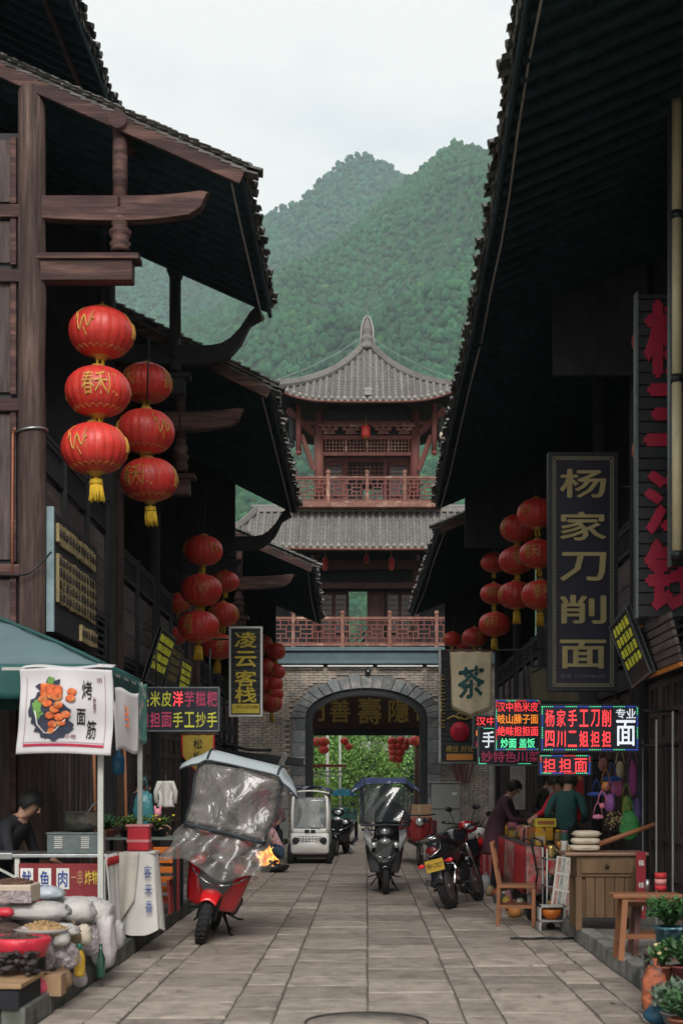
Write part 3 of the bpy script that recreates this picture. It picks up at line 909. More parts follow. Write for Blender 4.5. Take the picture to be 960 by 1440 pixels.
k_ = TB(b, 'brick', brick_m); k_['kind'] = 'stuff'
# voussoirs and jamb stones, each its own stone
NV = 19
def ang_pt(a, e, o=0): return (-(AA + e) * cos(a), SP + (AB + e) * sin(a))
for i in range(NV):
    a0 = pi * i / NV + .008; a1 = pi * (i + 1) / NV - .008
    e = RT + rr.uniform(-.03, .04)
    pr = [ang_pt(a0, 0.0), ang_pt((a0 + a1) / 2, 0), ang_pt(a1, 0.0), ang_pt(a1, e), ang_pt((a0 + a1) / 2, e), ang_pt(a0, e)]
    v = MB(); v.prism(pr, YF - .04 - rr.uniform(0, .02), YF + .3); TB(v, 'arch_stone', stone_blue, bev=.01)
for sx in (-1, 1):
    z = 0
    while z < SP - .05:
        hgt = min(rr.uniform(.24, .36), SP - z)
        v = MB(); x0, x1 = sx * AA, sx * (AA + RT + rr.uniform(-.02, .03))
        v.box(min(x0, x1), max(x0, x1), YF - .04 - rr.uniform(0, .02), YF + .3, z + .004, z + hgt - .004); TB(v, 'jamb_stone', stone_blue, bev=.01)
        z += hgt
# dark inner lining of the arch
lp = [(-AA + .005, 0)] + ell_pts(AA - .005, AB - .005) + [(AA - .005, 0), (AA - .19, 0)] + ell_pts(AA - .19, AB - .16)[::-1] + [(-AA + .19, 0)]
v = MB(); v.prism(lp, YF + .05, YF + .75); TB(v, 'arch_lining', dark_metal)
# passage walls and ceiling, back wall
for sx in (-1, 1):
    v = MB(); x0, x1 = sx * 1.95, sx * WX; v.box(min(x0, x1), max(x0, x1), YF + .6, YF + 4.6, 0, WT); TB(v, 'passage_wall', brick_m)
v = MB(); v.box(-1.95, 1.95, YF + .6, YF + 4.6, 4.45, WT); TB(v, 'passage_ceiling', wood_dark)
# steel band
v = MB(); v.box(-WX, WX, YF - .12, YF + 4.6, 4.80, 5.22); TB(v, 'steel_band', steel_blue)
v = MB(); v.box(-WX, WX, YF - .20, YF - .12, 5.14, 5.24); v.box(-WX, WX, YF - .17, YF - .12, 4.80, 4.88); TB(v, 'steel_flange', steel_blue, bev=.008)
for i in range(4):
    v = MB(); x = -2.35 + i * 1.32; v.box(x, x + 1.2, YF - .17, YF - .13, 4.72, 4.76); TB(v, 'strip_light', mat('white_plastic', (.62, .63, .62), rough=.4, var=.05, bump=0))
v = MB(); v.lathe([(.0, -.09), (.06, -.06), (.085, 0), (.07, .05), (.03, .09), (.03, .16), (0, .17)], (.04, YF - .12, 4.60), 14); TB(v, 'camera_dome', black_m)
v = MB(); v.ell((.04, YF - .19, 4.59), (.03, .02, .03)); TB(v, 'camera_lens', grey_metal)
for x in (-2.75, 2.55):
    v = MB(); v.box(x - .1, x + .1, YF - .33, YF - .21, 5.25, 5.36); v.beam((x, YF - .27, 5.24), (x, YF - .27, 5.16), .03, .03, up=(1, 0, 0)); TB(v, 'floodlight', grey_metal)
# green cloth corner strip under the right end
v = MB(); v.grid(lambda u, q: (2.02 + u * .45 + .02 * sin(q * 9), YF - .24 + .02 * sin(u * 12), 5.2 - q * .52), 8, 6); TB(v, 'hanging_sheet', mat('green_tarp', (.10, .22, .17), rough=.8), solid=.01)

def lattice(b, x0, x1, z0, z1, y, kind=0, t=.028):
    """Chinese fretwork between two posts"""
    W = x1 - x0; H = z1 - z0
    def hb(a, c, z): b.box(x0 + W * a, x0 + W * c, y - .02, y + .02, z0 + H * z - t / 2, z0 + H * z + t / 2)
    def vb_(x, a, c): b.box(x0 + W * x - t / 2, x0 + W * x + t / 2, y - .018, y + .018, z0 + H * a, z0 + H * c)
    for z in (.03, .22, .78, .97): hb(0, 1, z)
    for z in (.41, .6): hb(.12, .38, z); hb(.62, .88, z)
    hb(.0, .12, .5); hb(.38, .62, .5); hb(.88, 1, .5)
    for x in (.12, .38, .62, .88): vb_(x, .22, .78)
    for x in (.25, .75): vb_(x, .0, .41); vb_(x, .6, 1)
    for x in (.06, .5, .94): vb_(x, .03, .22); vb_(x, .78, .97)
    vb_(.5, .22, .5)
def railing(y, z0, z1, xs, m_post=wood_rail, m_rail=wood_red, thick=.09):
    for x in xs:
        v = MB(); v.box(x - thick / 2, x + thick / 2, y - thick / 2, y + thick / 2, z0, z1 + .10); v.lathe([(.035, 0), (.06, .015), (.062, .07), (.045, .1), (0, .105)], (x, y, z1 + .10), 10)
        v.box(x - thick * .62, x + thick * .62, y - thick * .62, y + thick * .62, z0 - .1, z0 - .003)
        TB(v, 'railing_post', m_post, bev=.006)
    for a, c in zip(xs, xs[1:]):
        v = MB(); v.box(a + thick / 2, c - thick / 2, y - .03, y + .03, z1 - .03, z1 + .035); TB(v, 'hand_rail', m_post, bev=.008)
        v = MB(); lattice(v, a + thick / 2 + .002, c - thick / 2 - .002, z0 + .05, z1 - .04, y); TB(v, 'railing_panel', m_rail)
        v = MB(); v.box(a + thick / 2, c - thick / 2, y - .03, y + .03, z0 - .02, z0 + .045); TB(v, 'base_rail', m_post, bev=.008)
# ---- first storey
YB = 37.95
railing(YB, 5.30, 6.02, [-3.2, -1.95, -.64, .62, 1.87, 3.1])
v = MB(); v.box(-WX, WX, YF, YF + 4.6, 5.22, 5.27); TB(v, 'balcony_floor', wood_dark)
def zt(py, Y): return EYE + (VY - py) * Y / FPX
for x in (-1.42, 1.36, -3.1, 3.1):
    v = MB(); v.cyl((x, 39.2, 5.27), (x, 39.2, 7.9), .10, .095, 14); TB(v, 'column', wood_brown)
    v = MB(); v.cyl((x, 39.2, 5.27), (x, 39.2, 5.36), .14, .12, 14); TB(v, 'column_base', kerb_grey)
v = MB(); v.box(-3.2, 3.2, 39.1, 39.3, 6.98, 7.14); v.box(-3.2, 3.2, 39.08, 39.3, 7.5, 7.75); TB(v, 'beam', wood_brown, bev=.01)
def door_panel(x0, x1, y, z0, z1, m_=wood_brown, glass=True, lat=True):
    v = MB(); s = .055
    v.box(x0, x0 + s, y - .03, y + .03, z0, z1); v.box(x1 - s, x1, y - .03, y + .03, z0, z1)
    for f0, f1 in ((0, .05), (.22, .27), (.30, .35), (.95, 1)): v.box(x0 + s, x1 - s, y - .028, y + .028, z0 + (z1 - z0) * f0, z0 + (z1 - z0) * f1)
    v.box(x0 + s, x1 - s, y - .01, y + .01, z0 + (z1 - z0) * .05, z0 + (z1 - z0) * .22)
    if lat:
        n = 5
        for i in range(1, n): x = x0 + s + (x1 - x0 - 2 * s) * i / n; v.box(x - .009, x + .009, y - .02, y + .0, z0 + (z1 - z0) * .35, z0 + (z1 - z0) * .95)
        for i in range(1, 7): z = z0 + (z1 - z0) * (.35 + .6 * i / 7); v.box(x0 + s, x1 - s, y - .019, y + .001, z - .009, z + .009)
    o = TB(v, 'door_leaf', m_)
    if glass:
        q = MB(); q.box(x0 + s, x1 - s, y + .006, y + .012, z0 + (z1 - z0) * .35, z0 + (z1 - z0) * .95)
        q.build('pane', mat('dim_window_glass', (.05, .07, .08), rough=.12, var=.3, bump=0, spec=.6), o, world=True)
    return o
DY = 39.6
door_panel(-1.28, -.92, DY, 5.3, 6.95); door_panel(-.90, -.52, DY, 5.3, 6.95, lat=True)
door_panel(0.02, .50, DY - .02, 5.3, 6.95, lat=False, glass=False)
v = MB(); v.box(.07, .45, DY + .0, DY + .02, 5.7, 6.9); TB(v, 'door_board', wood_brown)
door_panel(.56, .92, DY, 5.3, 6.95); door_panel(.94, 1.28, DY, 5.3, 6.95)
for q0, q1 in ((-3.2, -1.3), (1.3, 3.2)):
    v = MB(); v.box(q0, q1, DY, DY + .05, 5.27, 7.1); TB(v, 'side_wall_board', wood_dark)
v = MB(); v.box(-3.2, 3.2, DY - .03, DY + .05, 6.96, 7.9); TB(v, 'transom_board', wood_dark)
v = MB(); v.box(-3.2, -.52, 42, 42.1, 5.27, 8); v.box(.02, 3.2, 42, 42.1, 5.27, 8); TB(v, 'rear_wall', wood_dark)
# stair rail visible in the opening
v = MB(); v.beam((-.45, 41, 5.4), (.05, 41, 5.85), .05, .06); v.beam((-.45, 41, 5.6), (.05, 41, 6.05), .03, .04); TB(v, 'stair_rail', wood_dark)

# ---- tiled roofs
# skirt roof
def make_roof(cx, cy, hw0, hw1, hd0, hd1, z0, rise, lift, fcurve, pitch, steps, sides=(0, 1, 2, 3), ridge_r=.085):
    def base(u, t, uu=False, hw0_=hw0, hw1_=hw1, hd0_=hd0, hd1_=hd1):
        wd = hw0_ + (hw1_ - hw0_) * t
        x = u * wd if uu else u
        q = min(1.0, abs(x) / max(wd, 1e-3))
        z = z0 + rise * fcurve(t) + lift * q ** 4 * (1 - t) ** 1.5
        out = .12 * q ** 6 * (1 - t)
        y = -(hd0_ + (hd1_ - hd0_) * t) - out
        return (x, y, z)
    for s_ in sides:
        A = Matrix.Translation((cx, cy, 0)) @ Matrix.Rotation(s_ * pi / 2, 4, 'Z')
        a, b_, c, d_ = (hw0, hw1, hd0, hd1) if s_ % 2 == 0 else (hd0, hd1, hw0, hw1)
        f = lambda u, t, uu=False: A @ Vector(base(u, t, uu, a, b_, c, d_))
        tx = lambda x: 1.0 if abs(x) <= b_ else (a - abs(x)) / (a - b_)
        # bed, stepped like pan tiles
        v = MB(); nx = 36; V = []; ns = steps
        for j in range(ns):
            for k, t in enumerate((j / ns, (j + 1) / ns)):
                for i in range(nx + 1):
                    p = f(-1 + 2 * i / nx, t, True); V.append((p[0], p[1], p[2] - (.0 if k == 0 else .03)))
        F = [(j * (nx + 1) + i, j * (nx + 1) + i + 1, (j + 1) * (nx + 1) + i + 1, (j + 1) * (nx + 1) + i) for j in range(2 * ns - 1) for i in range(nx)]
        v.add(V, F); TB(v, 'roof_bed', tile_tower)
        # underside
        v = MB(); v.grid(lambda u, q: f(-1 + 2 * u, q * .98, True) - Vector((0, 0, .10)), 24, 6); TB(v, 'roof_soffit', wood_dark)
        v = MB(); v.tube([f(-1 + 2 * i / 24, 0.0, True) - Vector((0, 0, .055)) for i in range(25)], .035, 6); TB(v, 'eave_board', wood_red)
        # tile rows
        n = int(2 * a / pitch)
        for i in range(n):
            xx = -pitch * n / 2 + pitch / 2 + i * pitch; tm = tx(xx)
            if tm < .05: continue
            v = MB(); ns2 = max(1, round(steps * tm))
            for q in range(ns2):
                t0 = tm * q / ns2; t1 = min(tm, tm * (q + 1.1) / ns2)
                P0 = f(xx, t0); P1 = f(xx, t1); sd_ = (A.to_3x3() @ Vector((1, 0, 0)))
                V = []
                for p, lf, rd in ((P0, .02, .052), (P1, .0, .044)):
                    for k in range(6):
                        g_ = pi * k / 5; V.append(p + sd_ * (rd * cos(g_)) + Vector((0, 0, rd * 1.15 * sin(g_) + lf)))
                v.add(V, [(k, k + 1, 7 + k, 6 + k) for k in range(5)] + [(5, 4, 3, 2, 1, 0)])
            o = TB(v, 'roof_tile_row', tile_tower)
            if s_ == 0:
                p = f(xx, 0); e = MB(); e.lathe([(0, -.02), (.06, -.02), (.062, .012), (0, .013)], (p[0], p[1] - .012, p[2] + .03), 10, axis='y')
                q = f(xx + pitch / 2, 0)
                e.add([(q[0] - .045, q[1] - .02, q[2]), (q[0] + .045, q[1] - .02, q[2]), (q[0] + .03, q[1] - .03, q[2] - .05), (q[0], q[1] - .03, q[2] - .075), (q[0] - .03, q[1] - .03, q[2] - .05),
                       (q[0] - .045, q[1], q[2] + .01), (q[0] + .045, q[1], q[2] + .01), (q[0], q[1], q[2] - .07)], [(4, 3, 2, 1, 0), (0, 1, 6, 5), (1, 2, 3, 7, 6), (0, 5, 7, 3, 4)])
                e.build('tile_end', tile_trim, o, world=True)
        # hip ridge
        v = MB(); pts = [f(-1, t / 12, True) + Vector((0, 0, .05)) for t in range(13)]
        v.tube(pts, [ridge_r * 1.05] * 12 + [ridge_r], 8, smooth=False)
        v.tube([p + Vector((0, 0, .085)) for p in pts], .05, 6)
        TB(v, 'hip_ridge', tile_tower)
        v = MB(); p = pts[0]; q = (pts[0] - pts[1]).normalized()
        v.tube([p, p + q * .16 + Vector((0, 0, .03)), p + q * .26 + Vector((0, 0, .13))], [.07, .05, .02], 8); TB(v, 'ridge_finial', tile_trim)
    return base
CX, CY = .0, 39.72
make_roof(CX, CY, 3.75, 2.95, 2.5, 1.35, 7.80, 1.16, .22, lambda t: .85 * t + .15 * t * t, .182, 9)
v = MB(); v.box(-3.0, 3.0, 38.28, 38.46, 8.93, 9.06); v.tube([(-3.1, 38.33, 9.07), (3.1, 38.33, 9.07)], .06, 8); TB(v, 'top_ridge', tile_trim)
v = MB(); v.tube([(2.95, 38.33, 9.06), (3.05, 38.3, 9.12)], [.06, .03], 8); TB(v, 'ridge_finial', tile_trim)
# ---- second storey
v = MB(); v.box(-2.0, 2.0, 37.9, 41.7, 8.98, 9.10); TB(v, 'balcony_floor', wood_rail, bev=.01)
railing(37.98, 9.12, 9.78, [-1.90, -1.02, .02, 1.02, 1.90])
YC = 38.7
for x in (-1.29, 1.32):
    for y in (YC, 40.9):
        v = MB(); v.cyl((x, y, 9.05), (x, y, 11.75), .135, .125, 16); TB(v, 'column', wood_red)
        v = MB(); v.cyl((x, y, 9.1), (x, y, 9.2), .18, .15, 14); TB(v, 'column_base', kerb_grey)
for z0, z1, m_ in ((11.35, 11.47, wood_red), (10.96, 11.07, wood_red), (10.52, 10.62, wood_red)):
    v = MB(); v.box(-1.25 if z0 < 11.2 else -2.05, 1.27 if z0 < 11.2 else 2.05, YC - .06, YC + .06, z0, z1); TB(v, 'beam', m_, bev=.008)
# transom lattice
v = MB()
for i in range(25): x = -1.1 + 2.25 * i / 24; v.box(x - .01, x + .01, YC - .02, YC + .02, 10.62, 10.96)
for z in (10.70, 10.79, 10.88): v.box(-1.12, 1.16, YC - .015, YC + .015, z - .008, z + .008)
for x in (-.55, .02, .6): v.box(x - .03, x + .03, YC - .03, YC + .03, 10.62, 10.96)
TB(v, 'transom_lattice', wood_rail)
# brackets
for i, x in enumerate((-1.0, -.42, .45, 1.02)):
    v = MB(); z = 11.10
    for k in range(3):
        wd = .18 + .15 * k; v.box(x - wd / 2 - .06, x + wd / 2 + .06, YC - .10 - .06 * k, YC + .02, z + k * .085, z + k * .085 + .045)
        for s_ in (-1, 0, 1): v.box(x + s_ * wd / 2 - .04, x + s_ * wd / 2 + .04, YC - .12 - .06 * k, YC - .0, z + k * .085 + .047, z + k * .085 + .083)
    TB(v, 'bracket_set', wood_rail)
v = MB(); v.box(-1.2, 1.2, YC + .04, YC + .08, 11.07, 11.8); TB(v, 'bracket_board', wood_dark)
# hanging side posts at the eave corners
for sx in (-1, 1):
    for x, zz in ((1.82, 10.55), (2.0, 10.75)):
        v = MB(); v.cyl((sx * x, 38.2, zz), (sx * x, 38.2, 11.8), .075, n=12); v.lathe([(0, -.14), (.07, -.1), (.09, -.05), (.06, 0)], (sx * x, 38.2, zz), 10, lobes=6, lobe=.15); TB(v, 'hanging_post', wood_dark if x > 1.9 else wood_red)
    v = MB(); v.beam((sx * 1.42, 38.5, 10.1), (sx * 1.75, 38.3, 11.0), .07, .12); v.beam((sx * 1.4, YC, 11.1), (sx * 2.1, 38.0, 11.6), .09, .16); TB(v, 'corner_brace', wood_red)
# second storey wall
D2 = 39.4
door_panel(-1.14, -.64, D2, 9.15, 10.5, wood_red); door_panel(.62, 1.14, D2, 9.15, 10.5, wood_red)
for x in (-.58, .52):
    v = MB(); v.box(x - .05, x + .05, D2 - .05, D2 + .05, 9.1, 10.6); TB(v, 'door_frame', wood_red, bev=.005)
v = MB(); v.box(-.53, -.10, D2 + .3, D2 + .34, 9.1, 10.5); TB(v, 'door_leaf', wood_dark)
v = MB(); v.box(-1.2, 1.2, D2 - .04, D2 + .04, 10.51, 10.62)
v.box(-1.24, -1.15, D2 - .04, D2 + .04, 9.1, 10.6); v.box(1.15, 1.24, D2 - .04, D2 + .04, 9.1, 10.6); TB(v, 'door_head', wood_red)
v = MB()
for k in range(9): x = -.5 + .97 * k / 8; v.box(x - .01, x + .01, D2 + .1, D2 + .12, 10.12, 10.5)
for z in (10.2, 10.3, 10.4): v.box(-.52, .47, D2 + .1, D2 + .12, z - .01, z + .01)
TB(v, 'lattice_head', wood_rail)
v = MB(); v.box(-1.2, -.1, 41.0, 41.06, 9.1, 11.4); v.box(.47, 1.25, 41.0, 41.06, 9.1, 11.4); v.box(-.1, .47, 41.0, 41.06, 10.1, 11.4); TB(v, 'rear_wall', wood_dark)
v = MB(); v.box(-1.3, 1.3, 38.7, 41, 11.5, 11.6); TB(v, 'ceiling', wood_dark)
# pyramidal top roof
base2 = make_roof(CX + .02, CY, 2.36, .10, 2.40, .10, 11.68, 2.10, .30, lambda t: .66 * t + .34 * t ** 3, .168, 15, ridge_r=.095)
# finial
v = MB(); c0 = (CX + .02, CY, 13.72)
v.lathe([(.30, 0), (.27, .08), (.20, .16), (.17, .22), (.21, .27), (.15, .33), (.13, .42), (.17, .52), (.16, .62), (.10, .72), (.07, .80), (.03, .90), (.012, 1.0), (.008, 1.18), (0, 1.19)], c0, 16)
TB(v, 'roof_finial', tile_tower)
for k in range(4):
    a = k * pi / 2 + pi / 4
    v = MB(); dx, dy = cos(a), sin(a)
    v.tube([(c0[0] + dx * .30, c0[1] + dy * .30, c0[2] + .05), (c0[0] + dx * .25, c0[1] + dy * .25, c0[2] + .28), (c0[0] + dx * .22, c0[1] + dy * .22, c0[2] + .60), (c0[0] + dx * .12, c0[1] + dy * .12, c0[2] + .86), (c0[0], c0[1], c0[2] + .95)], .022, 6); TB(v, 'finial_rib', tile_trim)
v = MB(); v.ell((CX + .05, CY - 2.25, 11.98), (.13, .06, .06)); v.box(CX - .04, CX + .14, CY - 2.3, CY - 2.2, 11.84, 11.95); TB(v, 'eave_ornament', tile_trim)
# light wires and bead strings
for sx in (-1, 1):
    v = MB(); v.tube([(CX, CY - .2, 14.1), (sx * .8, CY - .9, 13.35), (sx * 1.6, CY - 1.7, 12.55 + .15), (sx * 2.45, CY - 2.45, 12.15)], .007, 5); TB(v, 'light_wire', mat('pale_wire', (.28, .33, .32), rough=.6))
    v = MB(); rr2 = random.Random(4)
    for k in range(34):
        t = k / 33; x = sx * (2.42 - (.10 if sx < 0 else .45) * t) + rr2.uniform(-.03, .03); v.ell((x, 37.35 + rr2.uniform(-.04, .04), 11.75 - t * 1.35), (.022, .022, .028), 5, rings=4)
    v.ell((sx * (2.32 if sx < 0 else 1.98), 37.35, 10.75), (.07, .07, .10), 10)
    TB(v, 'wind_bell', mat('pale_bell', (.5, .42, .33), rough=.5))

# ---- things about the gate
def pl(name, label, cat, **k): return thing(name, label, cat, **k)
cab = thing('electrical_cabinet', 'pale grey two door electrical cabinet against the brick right of the arch', 'cabinet', (2.1, 37.75, 0))
grey_box = mat('grey_box_paint', (.24, .24, .225), rough=.5, var=.12, bump=.05)
for i, (z0, z1) in enumerate(((.14, .92), (.94, 1.60))):
    v = MB(); v.box(-.38, .38, -.02, .2, z0, z1); v.build('cabinet_door', grey_box, cab, bev=.012)
v = MB(); v.box(-.42, .42, -.04, .24, 1.62, 1.66); v.build('cabinet_lid', grey_box, cab)
v = MB(); v.box(.16, .30, -.026, -.02, 1.30, 1.38); v.build('notice', cloth_white, cab)
cab2 = copy_tree(cab, loc=(-2.45, 37.75, 0), label='pale grey electrical cabinet against the brick left of the arch, beside the white cart')
bk = thing('wall_bracket', 'red brown flared wooden bracket on the brick above the right cabinet', 'bracket', (2.55, 37.8, 0))
for k in range(5):
    v = MB(); x = -.22 + k * .11; v.beam((x * 1.4, -.05, 2.25), (x * .6 + .03, .1, 1.62), .05, .07, up=(0, 1, 0)); v.build('bracket_slat', wood_red, bk)
v = MB(); v.box(-.36, .36, -.12, .16, 2.25, 2.36); v.build('bracket_shelf', wood_dark, bk)

# plaque hung across the far side of the passage
pq = thing('carved_plaque', 'wide dark wooden plaque with gold seal characters seen through the arch', 'plaque', (0, 43.2, 0))
v = MB(); v.box(-1.9, 1.9, 0, .10, 3.28, 4.42); v.build('board', wood_brown, pq, bev=.01)
v = MB(); v.beam((-1.9, -.02, 3.18), (1.9, -.02, 3.18), .16, .20); v.build('lower_beam', wood_dark, pq)
for ch, x, s_ in (('門', -1.55, .62), ('善', -.80, .70), ('壽', .10, .82), ('隱', .98, .70), ('佰', 1.72, .62)):
    text(ch, mat('bright_gilding', (.68, .47, .12), rough=.5, var=.25), pq, (x, -.02, 3.82), 1, fit=(s_ * .9, s_), bold=.028, depth=.02)
# ================================================================ RED LANTERNS
lan_seam = mat('lantern_seam', (.52, .10, .045), rough=.45, var=.2, bump=0)
def lantern_body():
    b = MB(); NL = 20; V = []; F = []; ang = []; mi = []
    for k in range(NL):
        a = 2 * pi * k / NL; st = 2 * pi / NL
        ang += [(a, -.006), (a + st * .06, -.006), (a + st * .38, .010), (a + st * .72, .010)]
    prof = []
    NR = 14
    for i in range(NR + 1):
        t = pi * (.085 + .83 * i / NR)
        prof.append((.5 * sin(t) ** .82, -.385 * cos(t)))
    n = len(ang)
    for r, z in prof:
        for a, e in ang: V.append(((r + e * r * 2) * cos(a), (r + e * r * 2) * sin(a), z))
    b.add(V, [], 0)
    for i in range(NR):
        for k in range(n):
            k2 = (k + 1) % n
            b.f.append([i * n + k, i * n + k2, (i + 1) * n + k2, (i + 1) * n + k]); b.m.append(1 if k % 4 == 0 else 0); b.s.append(True)
    b.f.append(list(reversed(range(n)))); b.m.append(0); b.s.append(False)
    b.f.append([NR * n + k for k in range(n)]); b.m.append(0); b.s.append(False)
    return b
def on_lantern(me, az, el, s):
    """wrap flat lettering on the silk"""
    for v in me.vertices:
        a = az + v.co.x * s; zz = el + v.co.y * s
        zz = max(-.3, min(.3, zz)); r = .5 * max(.05, 1 - (zz / .385) ** 2) ** .43 + .014 + v.co.z
        v.co = (r * cos(a), r * sin(a), zz)
def make_lantern(name, style, tassel):
    t = thing(name, 'x', 'lantern')
    lantern_body().build('lantern_body', [lan_red, lan_seam], t)
    c = MB(); c.lathe([(.17, .345), (.175, .37), (.10, .385), (.09, .42), (.05, .43), (0, .43)], (0, 0, 0), 16); c.tube([(0, 0, .43), (.02, 0, .47), (0, 0, .5), (-.02, 0, .47), (0, 0, .43)], .008, 5); c.build('top_cap', lan_gold, t)
    c = MB(); c.lathe([(0, -.43), (.09, -.42), (.10, -.385), (.175, -.37), (.17, -.345)], (0, 0, 0), 16); c.build('bottom_ring', lan_gold, t)
    # gold scallop print round the bottom
    g_ = MB(); 
    for k in range(20):
        a = 2 * pi * k / 20
        pts = []
        for q in range(7):
            aa = a + 2 * pi / 20 * q / 6; zz = -.315 + .045 * abs(sin(pi * q / 6)); r = .5 * (1 - (zz / .385) ** 2) ** .43 + .012
            pts.append((r * cos(aa), r * sin(aa), zz))
        g_.tube(pts, .005, 4, caps=False)
    g_.build('gold_trim', lan_gold, t)
    for az, s_ in ((-1.75, 1), (.35, -1), (2.4, 1)):
        if style == 'text': me = text_mesh('春禾川'[:3], .27, .002, .012, spacing=.95)
        elif style == 'dragon':
            g2 = MB(); pts = [(.28 * (q / 16 - .5) * 1.6, .10 * sin(q * .9 + az) * (1 - q / 24), 0) for q in range(17)]
            g2.tube(pts, [.015 * (1 - abs(q - 8) / 11) + .004 for q in range(17)], 5)
            g2.tube([(-.2, .05, 0), (-.27, .12, 0), (-.2, .17, 0)], .012, 5); g2.tube([(.0, -.06, 0), (.06, -.14, 0)], .011, 5); g2.tube([(.14, .03, 0), (.2, .11, 0)], .010, 5)
            me = bpy.data.meshes.new('gold_print'); me.from_pydata([tuple(p) for p in g2.v], [], g2.f)
        else: me = text_mesh('福', .34, .002, .012)
        on_lantern(me, az, .03, 1.5)
        me.name = 'gold_print'; me.materials.clear(); me.materials.append(lan_gold)
        link(bpy.data.objects.new('gold_print', me), t)
    if tassel:
        b = MB(); rr = random.Random(2)
        b.lathe([(.03, -.43), (.035, -.46), (.02, -.48)], (0, 0, 0), 8); 
        b.lathe([(.10, -.47), (.105, -.52), (.11, -.55)], (0, 0, 0), 12)
        for k in range(26):
            a = 2 * pi * k / 26; r = .085
            b.tube([(r * cos(a), r * sin(a), -.53), (r * 1.12 * cos(a) + rr.uniform(-.01, .01), r * 1.12 * sin(a), -.66), (r * 1.2 * cos(a) + rr.uniform(-.02, .02), r * 1.2 * sin(a), -.80 + rr.uniform(-.02, .02))], .014, 4, caps=True)
        b.build('tassel', tassel_m, t)
    else:
        b = MB()
        for a in (0, pi / 2): 
            b.tube([(.055 * cos(a), .055 * sin(a), -.42), (.06 * cos(a), .06 * sin(a), -.60)], .022, 5)
            b.tube([(-.055 * cos(a), -.055 * sin(a), -.42), (-.075 * cos(a), -.07 * sin(a), -.60)], .022, 5)
        b.build('link_ribbon', tassel_m, t)
    return t
PROTO = {}
def lantern(px, py, w, Y, label, group, style=None, tassel=False, hang=0, h=None, lean=0):
    style = style or ('text', 'dragon', 'fu')[R.randrange(3)]
    key = (style, tassel)
    P_ = at(px, py, Y); D = w * Y / FPX
    if key not in PROTO:
        PROTO[key] = make_lantern('red_lantern', style, tassel); t = PROTO[key]
    else: t = copy_tree(PROTO[key])
    t.location = P_; t.rotation_euler = (R.uniform(-.06, .06), R.uniform(-.05, .05) + lean, R.uniform(0, 6.28) if style != 'text' else R.uniform(-.6, .5))
    hz = (h / w / .77) if h else 1
    t.scale = (D, D, D * hz)
    t['label'] = label; t['category'] = 'lantern'; t['group'] = group
    if hang:
        b = MB(); b.tube([(0, 0, .46), (0, 0, .46 + hang / D)], .006 / D, 5); b.tube([(.04, 0, .46), (.05, 0, .46 + hang / D)], .005 / D, 5); b.build('cord', black_m, t)
    return t
g1 = 'red lanterns strung in front of the nearest left house'
lantern(143, 468, 90, 14.4, 'highest large red lantern of the nearest left string, gold dragon on it', g1, 'dragon', hang=.75)
lantern(138, 551, 90, 14.4, 'middle large red lantern of the nearest left string with gold characters on it', g1, 'text')
lantern(133, 631, 92, 14.4, 'lowest large red lantern of the nearest left string, yellow tassel below', g1, 'dragon', True)
lantern(206, 539, 71, 17.0, 'upper red lantern of the second left string, behind the nearest string', g1, 'text', hang=.5)
lantern(205, 607, 80, 16.6, 'middle red lantern of the second left string with a sprawling gold dragon', g1, 'dragon')
lantern(210, 675, 79, 16.6, 'bottom red lantern of the second left string above a short yellow tassel', g1, 'text', True)
g2 = 'red lanterns strung before the second left house'
lantern(286, 774, 54, 22.5, 'topmost dark red lantern of the five hanging above the inn sign', g2, 'dragon', hang=.4)
lantern(283, 830, 58, 22.5, 'second red lantern down in the column above the left LED sign', g2, 'dragon')
lantern(279, 881, 58, 22.5, 'third red lantern down in the column above the left LED sign, yellow tassel below', g2, 'fu', True)
lantern(317, 818, 38, 25.5, 'small red lantern just above the top left corner of the inn sign', g2, 'fu', hang=.4)
lantern(314, 864, 44, 25.0, 'red lantern with gold characters just left of the inn sign top', g2, 'text')
lantern(307, 909, 47, 25.0, 'lowest red lantern beside the inn sign with its tassel hanging past the sign', g2, 'fu', True)
lantern(250, 848, 34, 24.0, 'upper of two orange red lanterns half hidden behind the lantern column', g2, 'fu')
lantern(247, 895, 30, 24.0, 'lower of two orange red lanterns half hidden behind the lantern column', g2, 'fu')
g3 = 'cluster of red lanterns right of the inn sign'
n3 = ['top left', 'top right', 'second left', 'second right', 'third left', 'third right', 'fourth left', 'fourth right', 'bottom']
for (x, y, w_), nm in zip([(370, 905, 27), (388, 916, 27), (373, 938, 28), (389, 945, 24), (371, 962, 26), (385, 962, 26), (373, 985, 25), (386, 976, 25), (382, 989, 30)], n3):
    lantern(x, y, w_, 33.5, f'{nm} red lantern of the bunch right of the inn sign', g3, 'fu', nm == 'bottom', h=w_ * .86)
g4 = 'red lanterns strung left of the gold lettered sign'
lantern(754, 722, 54, 21.5, 'topmost red lantern in the column touching the gold lettered sign', g4, 'dragon', hang=.4)
lantern(756, 779, 52, 21.5, 'second lantern down in the column touching the gold lettered sign', g4, 'text')
lantern(760, 837, 54, 21.5, 'third lantern down in the column touching the gold lettered sign', g4, 'text', True)
lantern(728, 743, 50, 23.5, 'top red lantern of the middle column left of the gold lettered sign', g4, 'fu', hang=.3)
lantern(726, 788, 50, 23.5, 'middle red lantern of the middle column left of the gold lettered sign', g4, 'fu')
lantern(725, 837, 50, 23.5, 'bottom tasselled lantern of the middle column left of the gold lettered sign', g4, 'dragon', True)
lantern(694, 791, 36, 27.0, 'top lantern of the leftmost column on the right side of the street', g4, 'dragon', hang=.4)
lantern(694, 835, 38, 26.6, 'second lantern of the leftmost right side column, gold characters on its front', g4, 'text')
